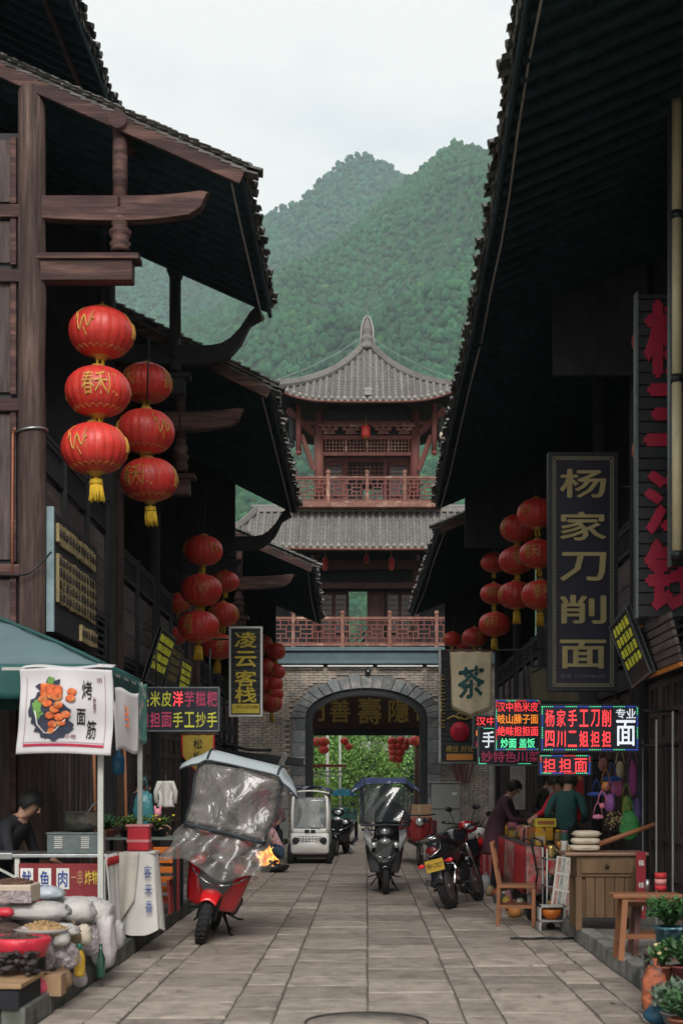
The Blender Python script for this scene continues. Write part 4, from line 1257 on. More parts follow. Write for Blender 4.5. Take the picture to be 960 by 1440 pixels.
lantern(695, 878, 44, 26.0, 'lowest lantern of the leftmost right side column, above the tea banner', g4, 'text', True)
lantern(636, 899, 27, 33.0, 'small lantern above the left corner of the tea banner', g4, 'fu', hang=.2)
lantern(667, 896, 35, 31.0, 'lantern with a ribbed skirt just above the middle of the tea banner', g4, 'fu', hang=.2)
lantern(652, 907, 21, 34.0, 'tiny orange red lantern between the two above the tea banner', g4, 'fu')
lantern(901, 480, 26, 15.5, 'sliver of a red lantern behind the upper left edge of the red lettered board', 'lanterns behind the red lettered board', 'fu', h=36)
lantern(901, 633, 26, 15.5, 'sliver of a red lantern behind the lower left edge of the red lettered board', 'lanterns behind the red lettered board', 'fu', h=36)
g5 = 'small lanterns under the eaves of the gate tower'
def tube_lantern(px, py, Y, wd, hh, label):
    t = thing('cylinder_lantern', label, 'lantern', at(px, py, Y), group=g5)
    b = MB(); b.lathe([(wd * .42, -hh / 2), (wd / 2, -hh * .4), (wd / 2, hh * .4), (wd * .42, hh / 2)], (0, 0, 0), 12, lobes=12, lobe=.05); b.build('lantern_body', lan_red, t)
    b = MB(); b.lathe([(wd * .3, hh / 2), (wd * .2, hh * .62), (.01, hh * .66), (.006, hh * 1.5), (0, hh * 1.5)], (0, 0, 0), 10); b.lathe([(0, -hh * .6), (wd * .25, -hh * .58), (wd * .3, -hh / 2)], (0, 0, 0), 10); b.build('cap', lan_gold, t)
    return t
tube_lantern(514, 607, 38.3, .24, .30, 'small round red lantern under the middle of the top roof of the tower')
tube_lantern(457, 793, 38.4, .15, .30, 'small red lantern under the lower tower eave, left of the doors')
tube_lantern(550, 793, 38.4, .15, .30, 'small red lantern under the lower tower eave, right of the doors')
tube_lantern(515, 786, 39.0, .13, .20, 'dim small red lantern over the tower door, between the two brighter ones')
g6 = 'lanterns seen through the arch'
nm6 = [(437, 1014, 17, 'single lantern at the upper left inside the arch'), (436, 1046, 14, 'left lantern of the bunch at the left inside the arch'), (446, 1043, 15, 'upper middle lantern of the left bunch inside the arch'), (455, 1043, 16, 'upper right lantern of the left bunch inside the arch'), (455, 1054, 15, 'lowest lantern of the left bunch inside the arch'),
       (484, 1042, 12, 'left one of the two little lanterns far beyond the middle of the arch'), (490, 1050, 12, 'right one of the two little lanterns far beyond the middle of the arch')]
for (x, y, w_, l_) in nm6: lantern(x, y, w_ , 46, l_, g6, 'fu', h=w_ * .8)
right = [(551, 1042), (563, 1041), (571, 1043), (552, 1050), (560, 1049), (568, 1050), (553, 1058), (562, 1058), (554, 1066), (560, 1067)]
rl = ['top left', 'top middle', 'top right', 'second row left', 'second row middle', 'second row right', 'third row left', 'third row right', 'fourth row left', 'lowest']
for (x, y), nm in zip(right, rl): lantern(x, y, 14, 46, f'{nm} lantern of the bunch at the right inside the arch', g6, 'fu', nm == 'lowest', h=11)
lantern(583, 1042, 17, 45, 'larger single lantern at the far right inside the arch', g6, 'fu', h=14)
# ================================================================ SIGNS AND BANNERS
led_red = mat('lit_red_led', (1.0, .06, .07), rough=.5, var=.15, bump=0, emit=.9)
led_dim = mat('dim_magenta_led', (.38, .04, .10), rough=.5, var=.2, bump=0, emit=.25)
led_orange = mat('lit_orange_led', (1.0, .30, .03), rough=.5, var=.15, bump=0, emit=.7)
led_green = mat('lit_green_led', (.12, .85, .42), rough=.5, var=.15, bump=0, emit=.8)
led_white = mat('lit_white_led', (.75, .8, .85), rough=.5, var=.1, bump=0, emit=.75)
led_blue = mat('lit_blue_led', (.05, .12, .75), rough=.5, var=.1, bump=0, emit=.6)
led_yel = mat('dull_yellow_green_led', (.42, .42, .04), rough=.5, var=.2, bump=0, emit=.22)
led_face = mat('led_screen_face', (.018, .022, .035), rough=.35, var=.3, bump=.0)
sign_navy = mat('dark_navy_sign_face', (.012, .012, .026), rough=.5, var=.35, scale=4, bump=.08)
sign_black = mat('black_sign_slat', (.020, .022, .027), rough=.55, var=.4, scale=6, bump=.2)
sign_frame = mat('dull_metal_frame', (.13, .15, .155), rough=.45, metal=.5, var=.2, bump=.05)
pale_tube = mat('pale_neon_tube', (.60, .62, .60), rough=.3, var=.05, bump=0)
cream_tube = mat('cream_pipe', (.50, .43, .27), rough=.4, var=.12, bump=.03)
red_char = mat('dark_red_lettering', (.36, .014, .045), rough=.45, var=.2, bump=.03)

def board(name, label, cat, px0, py0, px1, py1, Y, face=sign_navy, frame=sign_frame, fw=.03, depth=.08, group=None, hang=True, side=0):
    """rectangular board facing down the street. Root stands at its centre."""
    c = at((px0 + px1) / 2, (py0 + py1) / 2, Y); W = (px1 - px0) * Y / FPX; H = (py1 - py0) * Y / FPX
    t = thing(name, label, cat, c, group=group)
    b = MB(); b.box(-W / 2 + fw * .5, W / 2 - fw * .5, 0, depth, -H / 2 + fw * .5, H / 2 - fw * .5); b.build('face', face, t)
    for nm, (x0, x1, z0, z1) in (('frame', (-W / 2, -W / 2 + fw, -H / 2, H / 2)), ('frame', (W / 2 - fw, W / 2, -H / 2, H / 2)), ('frame', (-W / 2 + fw, W / 2 - fw, H / 2 - fw, H / 2)), ('frame', (-W / 2 + fw, W / 2 - fw, -H / 2, -H / 2 + fw))):
        b = MB(); b.box(x0, x1, -.015, depth + .01, z0, z1); b.build(nm, frame, t, bev=.003)
    if side:   # bracket arms back to the wall
        xw = side * 3.3 - c.x
        for z in (H * .36, -H * .36):
            b = MB(); b.cyl((side * W / 2, depth / 2, z), (xw, depth / 2 + .02, z), .016, n=8); b.build('bracket_arm', dark_metal, t)
    return t, W, H

def led_border(t, W, H, mats_=(led_green, led_blue), pitch=.021, sz=.0105, inset=.028, red=False):
    M_ = {}
    n = 0
    for (ax, L) in ((0, W), (1, H)):
        k = int((L - 2 * inset) / pitch)
        for s_ in (-1, 1):
            for i in range(k + 1):
                u = -L / 2 + inset + i * pitch
                x, z = (u, s_ * (H / 2 - inset)) if ax == 0 else (s_ * (W / 2 - inset), u)
                mm = mats_[(i // 6 + ax) % len(mats_)]
                M_.setdefault(mm.name, (MB(), mm))[0].cbox((x, -.008, z), (sz, .008, sz))
    for b, mm in M_.values():
        b.build('led_dot', mm, t)['kind'] = 'stuff'

# ---- gold lettered vertical sign of the noodle house
t, W, H = board('vertical_shop_sign', 'tall navy hanging sign with five gold characters down its front', 'sign', 770, 636, 868, 972, 16, frame=dark_metal, fw=.045, side=1, depth=.11)
for k, (ins, r) in enumerate(((.055, .006), (.082, .006))):
    b = MB()
    for (x0, x1, z0, z1) in ((-W / 2 + ins, W / 2 - ins, H / 2 - ins - r, H / 2 - ins + r), (-W / 2 + ins, W / 2 - ins, -H / 2 + ins - r, -H / 2 + ins + r), (-W / 2 + ins - r, -W / 2 + ins + r, -H / 2 + ins, H / 2 - ins), (W / 2 - ins - r, W / 2 - ins + r, -H / 2 + ins, H / 2 - ins)):
        b.box(x0, x1, -.012, 0, z0, z1)
    b.build('border_line', mat('dull_border_gold', (.16, .15, .10), rough=.5), t)
b = MB()
for s_ in (-1, 1):
    for i in range(62): z = -H / 2 + .10 + (H - .2) * i / 61; b.box(s_ * (W / 2 - .068) - .008, s_ * (W / 2 - .068) + .008, -.011, 0, z - .012, z + .006)
for s_ in (-1, 1):
    for i in range(18): x = -W / 2 + .10 + (W - .2) * i / 17; b.box(x - .012, x + .006, -.011, 0, s_ * (H / 2 - .068) - .008, s_ * (H / 2 - .068) + .008)
b.build('border_fret', mat('dull_border_gold', ()), t)['kind'] = 'stuff'
for i, ch in enumerate('杨家刀削面'):
    py = (680, 740, 797, 857, 920)[i]
    text(ch, gold_pale, t, (0, -.006, (804 - py) * 16 / FPX), 1, fit=(.52, .325), bold=.03, depth=.01)
text('电话: 13259186352', mat('faint_grey_print', (.12, .12, .13), rough=.6), t, (.0, -.003, -H / 2 + .17), 1, fit=(.50, .045), depth=.002)

# ---- large red lettered slatted board, right edge
def slat_board(t, x0, x1, z0, z1, pitch, y=0, dep=.09):
    b = MB(); b.box(x0 + .01, x1 - .01, y + .03, y + dep, z0, z1); b.build('backing', black_m, t)
    z = z0
    while z < z1 - .02:
        b = MB(); b.box(x0, x1, y, y + .028, z + .006, min(z + pitch, z1) - .006); b.build('slat', sign_black, t, bev=.004)
        z += pitch
t = thing('red_lettered_board', 'black slatted vertical board with big dark red characters at the right edge', 'sign', at(945, 640, 13.6))
s1 = 13.6 / FPX
slat_board(t, -50 * s1, 48 * s1, -228 * s1, 227 * s1, 17.2 * s1)
for x in (-50.5, 48.5):
    b = MB(); b.box(x * s1 - .012, x * s1 + .012, -.02, .1, -229 * s1, 229 * s1); b.build('frame', sign_frame, t)
for ch, pa, pb in (('杨', 422, 532), ('三', 540, 628), ('江', 662, 752), ('钱', 758, 860)):
    text(ch, red_char, t, (2 * s1, -.01, (640 - (pa + pb) / 2) * s1), 1, fit=(86 * s1, (pb - pa) * s1), bold=.085, depth=.012)
b = MB(); b.cyl((50 * s1, .05, 150 * s1), (3.3 - t.location.x, .06, 150 * s1), .02); b.cyl((50 * s1, .05, -150 * s1), (3.3 - t.location.x, .06, -150 * s1), .02); b.build('bracket_arm', dark_metal, t)
t = thing('slatted_side_board', 'nearer black slatted board behind a cream pipe, cut by the right edge of the picture', 'sign', at(985, 500, 12.9))
s1 = 12.9 / FPX
slat_board(t, -42 * s1, 40 * s1, -295 * s1, 460 * s1, 20 * s1)
b = MB(); b.box(-43 * s1 - .008, -42 * s1, -.02, .1, -296 * s1, 460 * s1); b.build('frame', sign_frame, t)
b = MB()
zs = [(1105 - p) * 12.7 / FPX + EYE for p in (60, 302, 306, 532, 536, 780)]
p = thing('cream_pipe', 'cream coloured vertical pipe with dark joints at the right edge', 'pipe', (at(951, 780, 12.7).x, 12.7, zs[5]))
for a_, c_ in ((0, 1), (2, 3), (4, 5)):
    b = MB(); b.cyl((0, 0, zs[c_] - zs[5]), (0, 0, zs[a_] - zs[5]), .045, n=16); b.build('pipe_length', cream_tube, p)
for zz in (zs[1], zs[3], zs[0], zs[5]):
    b = MB(); b.cyl((0, 0, zz - zs[5] - .04), (0, 0, zz - zs[5] + .03), .055, n=16); b.box(0, .12, -.01, .2, zz - zs[5] - .02, zz - zs[5] + .02); b.build('pipe_joint', dark_metal, p)

# ---- LED signs right
G4 = 'lit LED signs on the right'
t, W, H = board('led_sign', 'lit LED sign with two rows of red characters and a big white one at right', 'sign', 758, 990, 899, 1058, 15, face=led_face, frame=dark_metal, fw=.018, side=1, group=G4)
for i, ch in enumerate('杨家手工刀削'): text(ch, led_red, t, ((772.5 + i * 15.9 - 828.5) * .0075, -.005, (1024 - 1010) * .0075), 1, fit=(.092, .18), bold=.012, depth=.003)
for i, ch in enumerate('四川二姐担担'): text(ch, led_red, t, ((772.5 + i * 15.9 - 828.5) * .0075, -.005, (1024 - 1039) * .0075), 1, fit=(.092, .17), bold=.012, depth=.003)
text('专', led_white, t, (.325, -.005, .155), 1, fit=(.10, .10), bold=.015, depth=.003); text('业', led_white, t, (.435, -.005, .155), 1, fit=(.10, .10), bold=.015, depth=.003)
text('面', led_white, t, (.38, -.005, -.05), 1, fit=(.20, .27), bold=.015, depth=.003)
led_border(t, W, H)
t, W, H = board('led_sign', 'small lit LED sign with three red characters hanging under the widest LED sign', 'sign', 756, 1059, 832, 1091, 15.05, face=led_face, frame=dark_metal, fw=.014, group=G4)
for i, ch in enumerate('担担面'): text(ch, led_red, t, ((-22 + i * 22) * .0075, -.005, -.01), 1, fit=(.13, .15), bold=.012, depth=.003)
led_border(t, W, H, (led_green, led_blue, led_red))
for x in (-.2, .2):
    b = MB(); b.box(x - .01, x + .01, .02, .04, H / 2, H / 2 + .03); b.build('hanger', dark_metal, t)
t, W, H = board('led_sign', 'lit LED menu sign with four rows, the lowest row green', 'sign', 695, 983, 760, 1056, 17.5, face=led_face, frame=sign_frame, fw=.016, side=1, group=G4)
for row, (s_, m_) in enumerate((('汉中热米皮', led_red), ('岐山臊子面', led_orange), ('绝味担担面', led_red), ('炒面 盖饭', led_green))):
    py = 994 + row * 17
    if ' ' in s_: text(s_, m_, t, (-.0, -.005, (1019.5 - py) * .00875), 1, fit=(.42, .12), bold=.02, depth=.003)
    else: text(s_, m_ if row != 0 else led_red, t, (0, -.005, (1019.5 - py) * .00875), 1, fit=(.50, .12), bold=.02, depth=.003)
led_border(t, W, H, (led_blue, led_green, led_red), inset=.022)
t, W, H = board('led_sign', 'LED sign with a white row over dim magenta characters, behind the four row menu', 'sign', 671, 1022, 764, 1077, 19, face=led_face, frame=sign_frame, fw=.018, side=1, group=G4)
text('手工', led_white, t, (-.20, -.005, .09), 1, fit=(.36, .22), bold=.02, depth=.003)
text('妙特色川菜', led_dim, t, (.0, -.005, -.14), 1, fit=(.78, .15), bold=.02, depth=.003)
for (x0, x1, z0, z1) in ((-.42, -.32, -.235, -.228), (.10, .27, -.235, -.228), (-.425, -.418, -.235, -.15), (-.36, -.2, .235, .242)):
    b = MB(); b.box(x0, x1, -.008, 0, z0, z1); b.build('neon_line', led_green, t)
t, W, H = board('led_sign', 'partly hidden LED sign with a red first row, leftmost of the lit right signs', 'sign', 664, 1006, 730, 1052, 21.5, face=led_face, frame=sign_frame, fw=.018, side=1, group=G4)
text('汉中热面', led_red, t, (.0, -.005, .16), 1, fit=(.60, .13), bold=.02, depth=.003)
text('岐山面', led_orange, t, (-.05, -.005, -.02), 1, fit=(.50, .13), bold=.02, depth=.003); text('绝味面', led_red, t, (-.05, -.005, -.17), 1, fit=(.50, .12), bold=.02, depth=.003)

# ---- dark slatted sign with a red disc, behind the tea banner
t = thing('slatted_sign', 'dark slatted sign with a red round emblem and gold squiggles behind the tea banner', 'sign', at(646, 992, 27))
s1 = 27 / FPX
slat_board(t, -26 * s1, 26 * s1, -79 * s1, 79 * s1, 7 * s1, dep=.12)
for x in (-28, 28):
    b = MB(); b.box(x * s1 - .02, x * s1 + .02, -.03, .1, -81 * s1, 81 * s1); b.build('frame', grey_metal if x < 0 else sign_frame, t)
b = MB(); b.box(-28 * s1, 28 * s1, -.03, .1, -82 * s1, -79 * s1); b.build('frame', sign_frame, t)
b = MB(); b.lathe([(0, -.05), (.185, -.045), (.185, -.004), (0, 0)], (0, 0, (992 - 1029) * s1), 32, axis='y'); b.build('emblem', mat('emblem_red', (.50, .02, .05), rough=.5), t)
b = MB()
for k in range(4): b.tube([(-.10 + .2 * q / 6, -.055, (992 - 1029) * s1 + .07 - k * .045 + .012 * sin(q * 1.9 + k)) for q in range(7)], .007, 4)
b.build('emblem_print', red_char, t)
b = MB()
for s_ in (-1, 1):
    for k in range(8):
        z = .55 - k * .13; b.tube([(s_ * .30, -.02, z), (s_ * (.38 + .03 * sin(k)), -.03, z + .03), (s_ * .36, -.03, z - .06), (s_ * .28, -.02, z - .05)], .016, 5)
b.tube([(-.24, -.02, -.26), (-.12, -.03, -.20), (.0, -.03, -.26), (.06, -.03, -.17), (-.02, -.03, -.14), (-.08, -.03, -.20), (.10, -.03, -.27), (.24, -.02, -.22)], .018, 6)
b.build('gold_scroll', gold_m, t)
text('藏佳 好佳', gold_m, t, (0, -.005, (992 - 1053) * s1), 1, fit=(.52, .12), bold=.01)
b = MB(); b.box(-.25, .25, -.012, 0, (992 - 1069) * s1, (992 - 1060) * s1); b.build('orange_panel', mat('orange_sign_panel', (.50, .20, .04), rough=.5), t)

# ---- tea banner
def cloth_banner(name, label, cat, px0, px1, py0, py1, point, Y, m_, wav=.03, inset=0, loc=None, lean=0.0):
    c = at((px0 + px1) / 2, py0, Y); W = (px1 - px0) * Y / FPX; H = (py1 - py0) * Y / FPX; P_ = point * Y / FPX
    t = thing(name, label, cat, c)
    def f(u, v):
        x = (u - .5) * W * (1 - inset * v) + lean * v; hh = H + P_ * (1 - abs(2 * u - 1))
        return (x, wav * v * sin(u * 7 + v * 3) + wav * .3 * sin(u * 17 + 2 * v), -v * hh)
    b = MB(); b.grid(f, 20, 24); b.build('cloth', m_, t, solid=.006)
    b = MB(); b.cyl((-W / 2 - .06, 0, .0), (W / 2 + .06, 0, .0), .016); b.build('rod', wood_brown, t)
    return t, W, H, f
canvas_m = mat('cream_canvas', (.50, .43, .30), rough=.85, var=.25, scale=3, bump=.3)
t, W, H, f = cloth_banner('tea_banner', 'cream pointed cloth banner with one dark green brushed character', 'banner', 632, 692, 915, 994, 12, 22, canvas_m, wav=.025, inset=.12)
def drape(me, f, W, H, cz, off=-.012):
    for v in me.vertices:
        u = v.co.x / W + .5; q = (-(v.co.y + cz)) / H
        p = f(max(0, min(1, u)), max(0, q)); v.co = (v.co.x, p[1] + off + v.co.z * .2, v.co.y + cz)
def draped_text(txt, m_, t, f, W, H, cx, cz, fit, bold=.02, slant=0.0):
    me = text_mesh(txt, 1, .004, bold); wd = max(v.co.x for v in me.vertices) * 2; ht = max(v.co.y for v in me.vertices) * 2
    for v in me.vertices: v.co.x = v.co.x * fit[0] / wd + cx; v.co.y = v.co.y * fit[1] / ht + slant * v.co.x
    drape(me, f, W, H, cz); me.name = 'lettering'; me.materials.clear(); me.materials.append(m_)
    return link(bpy.data.objects.new('lettering', me), t)
draped_text('茶', mat('dark_green_ink', (.015, .075, .07), rough=.7), t, f, W, H, 0, -.49, (.42, .50), .05, slant=.12)
b = MB()
for s_ in (-1, 1):
    b.tube([(s_ * W / 2 * .93, f(.5 + s_ * .47, q / 12)[1] - .012, -H * q / 12) for q in range(13)], .004, 4)
b.build('stitched_edge', gold_pale, t)
b = MB()
for i in range(30):
    u = i / 29; p = f(u, 1); b.tube([p, (p[0], p[1], p[2] - .05)], .006, 4)
b.build('fringe', gold_pale, t)['kind'] = 'stuff'
b = MB(); b.cyl((W / 2, 0, .0), (3.3 - t.location.x, .05, .05), .014); b.build('bracket_arm', dark_metal, t)

# ---- inn sign, left
t, W, H = board('vertical_inn_sign', 'black vertical sign with four yellow characters and a yellow foot between pale tubes', 'sign', 322, 881, 369, 1008, 24, face=sign_black, frame=pale_tube, fw=.035, side=-1)
for i, ch in enumerate('凌云客栈'): text(ch, yellow_m, t, (0, -.012, (944.5 - (900, 927, 954, 977)[i]) * .012), 1, fit=(.37, .27), bold=.035, depth=.01)
b = MB(); b.box(-.23, .23, -.012, 0, -H / 2 + .06, -H / 2 + .22); b.build('yellow_panel', yellow_m, t)
text('0916-5823888', mat('dark_print', (.03, .03, .03)), t, (.03, -.015, -H / 2 + .165), 1, fit=(.36, .055), depth=.002)
b = MB()
for k in range(12): z = -H / 2 + .26 + k * .105; b.box(-.24, .24, -.006, 0, z, z + .006)
b.build('joint_line', sign_frame, t)
# ---- LED sign, left
t, W, H = board('led_sign', 'dull LED sign with two rows of yellow green and magenta characters on the left', 'sign', 194, 966, 309, 1029, 18.5, face=led_face, frame=sign_frame, fw=.02, side=-1, group='LED signs on the left')
cs = [led_yel] * 3 + [led_red] + [led_dim] * 3
for i, ch in enumerate('热米皮洋芋糍粑'): text(ch, cs[i], t, ((-49 + i * 16) * .00925, -.005, .135), 1, fit=(.13, .20), bold=.02, depth=.003)
cs = [led_dim] * 3 + [led_yel] * 4
for i, ch in enumerate('担担面手工抄手'): text(ch, cs[i], t, ((-49 + i * 16) * .00925, -.005, -.135), 1, fit=(.13, .20), bold=.02, depth=.003)
b = MB(); b.cyl((-.3, .04, H / 2), (-.3, .04, H / 2 + .5), .012); b.cyl((.4, .04, H / 2), (.4, .04, H / 2 + .5), .012); b.build('hanger', dark_metal, t)

# ---- carved couplet board on the first house's front
t = thing('carved_gold_board', 'dark board with carved gilt panels fixed along the front of the nearest left house', 'sign', (-3.17, 14.15, 3.1))
b = MB(); b.box(0, .05, 0, 2.35, 0, 1.2); b.build('board', wood_dark, t, bev=.01)
b = MB(); b.box(.0, .075, -.05, -.003, -.02, 1.22); b.build('end_strip', mat('pale_blue_strip', (.17, .24, .26), rough=.5), t)
gild = mat('gilt_panel', (.42, .33, .17), rough=.6, var=.35, scale=12, bump=.4, stretch=(1, 1, .2))
for (y0, y1, z0, z1) in ((.14, 2.15, .90, 1.10), (.14, 2.15, .30, .78), (1.30, 2.25, .03, .20)):
    n = int((y1 - y0) / .145)
    for i in range(n):
        ya = y0 + (y1 - y0) * i / n
        b = MB(); b.box(.052, .075 + R.uniform(0, .01), ya + .008, ya + (y1 - y0) / n - .008, z0 + R.uniform(-.01, .01), z1 + R.uniform(-.01, .01)); b.build('gilt_slip', gild, t)
        nt_ = max(1, int((z1 - z0) / .11))
        for q in range(nt_):
            text('云山水月风花松竹梅兰'[R.randrange(10)], wood_dark, t, (.09, ya + (y1 - y0) / n / 2, z0 + (z1 - z0) * (q + .5) / nt_), 1, fit=(.085, .085), depth=.004, face=radians(90))
# ---- three leaning menu boards on the left
def lean_board(label, y0, L, zb, h, lean, rot=0, txt='酸辣面凉皮', side=-1, X=-3.1, cm=None, G='leaning dark menu boards on the left wall'):
    t = thing('menu_board', label, 'sign', (X, y0, zb), group=G)
    t.rotation_euler = (rot, radians(lean) * (1 if side < 0 else -1), 0)
    b = MB(); b.box(-.02, .02, 0, L, 0, h); b.build('face', sign_black, t)
    for (a, c, d_, e) in ((0, L, 0, .03), (0, L, h - .03, h), (0, .03, .032, h - .032), (L - .03, L, .032, h - .032)):
        b = MB(); b.box(-.03, .03, a, c, d_, e); b.build('frame', sign_frame, t)
    n = max(2, int(L / .2)); k = 0
    for i in range(n):
        for q in range(4):
            text(txt[k % len(txt)], cm or led_yel, t, (-side * .024, .1 + (L - .2) * (i + .5) / n, h * (.84 - q * .17)), 1, fit=(.13, h * .13), depth=.003, face=radians(90) * (-side), bold=.02); k += 1
    b = MB(); b.cyl((0, .1, h - .1), (side * .25, .1, h - .1), .01); b.cyl((0, L - .1, h - .1), (side * .25, L - .1, h - .1), .01); b.build('bracket_arm', dark_metal, t)
    return t
lean_board('nearest dark menu board leaning out of the left wall with columns of dull yellow characters', 19.8, 1.5, 3.02, .78, 18)
lean_board('middle dull gold lettered menu board on the left wall above the LED sign', 21.6, 1.2, 3.0, .74, 12, cm=gold_pale)
lean_board('small far menu board on the left wall above the right part of the LED sign', 23.1, 1.4, 3.0, .66, 8)
# ---- right: leaning boards
t = lean_board('black menu board with bold yellow green strokes, tilted over the right shop front', 14.2, 1.15, 2.68, .72, 20, rot=radians(-4), txt='面皮粉串饭', side=1, X=2.86, cm=led_yel, G='tilted boards on the right wall')
t = lean_board('grey bamboo slip board tilted beside the tea banner', 20.5, .9, 2.75, .55, 14, txt='竹香茶', side=1, X=2.35, cm=gold_m, G='tilted boards on the right wall')
t.rotation_euler = (0, radians(-12), radians(-62))
for ob in t.children:
    if ob.name.startswith('face'): ob.data.materials[0] = mat('bamboo_slip', (.26, .24, .16), rough=.7, var=.3, scale=10, stretch=(1, 1, .1))
t = thing('slatted_awning_panel', 'sloping grey slatted panel with an orange painted edge at the right', 'panel', (2.92, 13.2, 2.66))
for k in range(6):
    b = MB(); b.box(0, .035, 0, 1.4, .05 + k * .08, .115 + k * .08); b.build('slat', wood_grey, t, bev=.004)
orange_trim = mat('orange_trim', (.50, .18, .03), rough=.5, var=.2)
b = MB(); b.box(-.02, .05, -.02, 1.44, -.0, .04); b.build('edge_strip', orange_trim, t); b = MB(); b.box(-.02, .05, 1.405, 1.445, .045, .55); b.build('edge_strip', orange_trim, t)
t.rotation_euler = (0, radians(-14), 0)

# ---- pointed yellow pennant, left
t, W, H, f = cloth_banner('pennant', 'yellow pointed pennant with red edges under the left LED sign', 'banner', 256, 301, 1032, 1062, 26, 20, mat('yellow_pennant_cloth', (.42, .30, .05), rough=.8, var=.3, bump=.2), wav=.02)
for i, ch in enumerate('松楼'): draped_text(ch, mat('dark_print', (.03, .03, .03)), t, f, W, H, 0, -.14 - i * .18, (.13, .14), .02)
b = MB(); b.tube([(-W / 2, f(0, 1)[1] - .01, -H), (0, f(.5, 1)[1] - .01, f(.5, 1)[2]), (W / 2, f(1, 1)[1] - .01, -H), (W / 2, -.01, -.02)], .014, 5); b.tube([(-W / 2, -.01, -.02), (-W / 2, f(0, 1)[1] - .01, -H)], .014, 5); b.build('red_edge', red_m, t)
b = MB(); b.cyl((-W / 2, 0, 0), (-3.3 - t.location.x, .03, .02), .012); b.build('bracket_arm', dark_metal, t)

# ---- folded awning arm with a red lit sign left of the arch
t = thing('folded_awning', 'dark folded awning arm with a pale rag hanging on it, left of the arch', 'awning', at(375, 1066, 29))
b = MB(); b.beam((-1.1, 0, .12), (.75, 0, -.08), .12, .14); b.beam((-1.1, -.02, .0), (.8, -.02, -.16), .05, .05); b.build('beam', dark_metal, t)
b = MB(); b.tube([(-.9 + .25 * k, -.08, .24 + .02 * sin(k * 2) - k * .025) for k in range(5)], .03, 6); b.build('rolled_cloth', black_m, t)
b = MB(); b.grid(lambda u, v: (.28 + .12 * u + .03 * sin(v * 6), -.09 + .02 * sin(u * 9), .12 - v * .30), 6, 8); b.build('rag', grey_box, t, solid=.008)
b = MB(); b.beam((-1.1, 0, .05), (-2.35, .1, .3), .06, .06); b.build('wall_arm', dark_metal, t)
t, W, H = board('led_sign', 'small glowing red LED sign under the folded awning left of the arch', 'sign', 357, 1066, 378, 1078, 30, face=led_red, frame=dark_metal, fw=.02, group='LED signs on the left')
b = MB(); b.cyl((-W / 2, .04, 0), (-2.9 + .9, .04, .0), .01); b.build('bracket_arm', dark_metal, t)
# ================================================================ PEOPLE
import bmesh
def skin_body(name, joints, edges, rads, mats_of, mats_, parent, sub=2):
    """joints: name->pos; edges: pairs; radii per joint; mats_of: edge->material slot. One continuous surface."""
    names = list(joints); idx = {n: i for i, n in enumerate(names)}
    me = bpy.data.meshes.new(name)
    me.from_pydata([joints[n] for n in names], [(idx[a], idx[b]) for a, b in edges], [])
    o = bpy.data.objects.new(name, me)
    sk = o.modifiers.new('skin', 'SKIN'); sk.use_smooth_shade = True
    lay = me.skin_vertices[0].data
    for n, i in idx.items():
        r = rads[n]; lay[i].radius = (r, r) if not isinstance(r, tuple) else r
        lay[i].use_root = (n == 'pelvis')
    sb = o.modifiers.new('sub', 'SUBSURF'); sb.levels = sub; sb.render_levels = sub
    m2 = side_eval(o); m2.name = name
    bpy.data.objects.remove(o)
    m2.materials.clear()
    for m_ in mats_: m2.materials.append(m_)
    segs = [(Vector(joints[a]), Vector(joints[b]), mats_of.get((a, b), 0)) for a, b in edges]
    for p in m2.polygons:
        c = p.center; best = 9; bm_ = 0
        for a, b_, m_ in segs:
            d = b_ - a; t = max(0, min(1, (c - a).dot(d) / max(1e-9, d.length_squared)))
            q = (c - a - d * t).length
            if q < best: best = q; bm_ = m_
        p.material_index = bm_; p.use_smooth = True
    return link(bpy.data.objects.new(name, m2), parent)

def fingers(joints, edges, rads, mats_of, side, wrist, dirv, spread, curl, slot):
    d = Vector(dirv).normalized(); s_ = Vector(spread).normalized(); c = Vector(curl).normalized()
    W = Vector(wrist); P_ = W + d * .075
    joints[side + 'palm'] = P_; rads[side + 'palm'] = (.034, .018); edges.append((side + 'wr', side + 'palm')); mats_of[(side + 'wr', side + 'palm')] = slot
    for k, (o_, L) in enumerate(((-.028, .070), (-.009, .082), (.010, .077), (.028, .060))):
        a = P_ + s_ * o_ + d * .02; b = a + d * L * .5 + c * L * .15; e = b + d * L * .2 + c * L * .4
        for n, q, r in (('a', a, .011), ('b', b, .0095), ('c', e, .008)):
            joints[f'{side}f{k}{n}'] = q; rads[f'{side}f{k}{n}'] = r
        for x, y in ((side + 'palm', f'{side}f{k}a'), (f'{side}f{k}a', f'{side}f{k}b'), (f'{side}f{k}b', f'{side}f{k}c')):
            edges.append((x, y)); mats_of[(x, y)] = slot
    a = W + d * .03 - s_ * .035; b = a + d * .035 - s_ * .02 + c * .015
    joints[side + 't'] = a; rads[side + 't'] = .012; joints[side + 'u'] = b; rads[side + 'u'] = .009
    edges += [(side + 'wr', side + 't'), (side + 't', side + 'u')]; mats_of[(side + 'wr', side + 't')] = slot; mats_of[(side + 't', side + 'u')] = slot

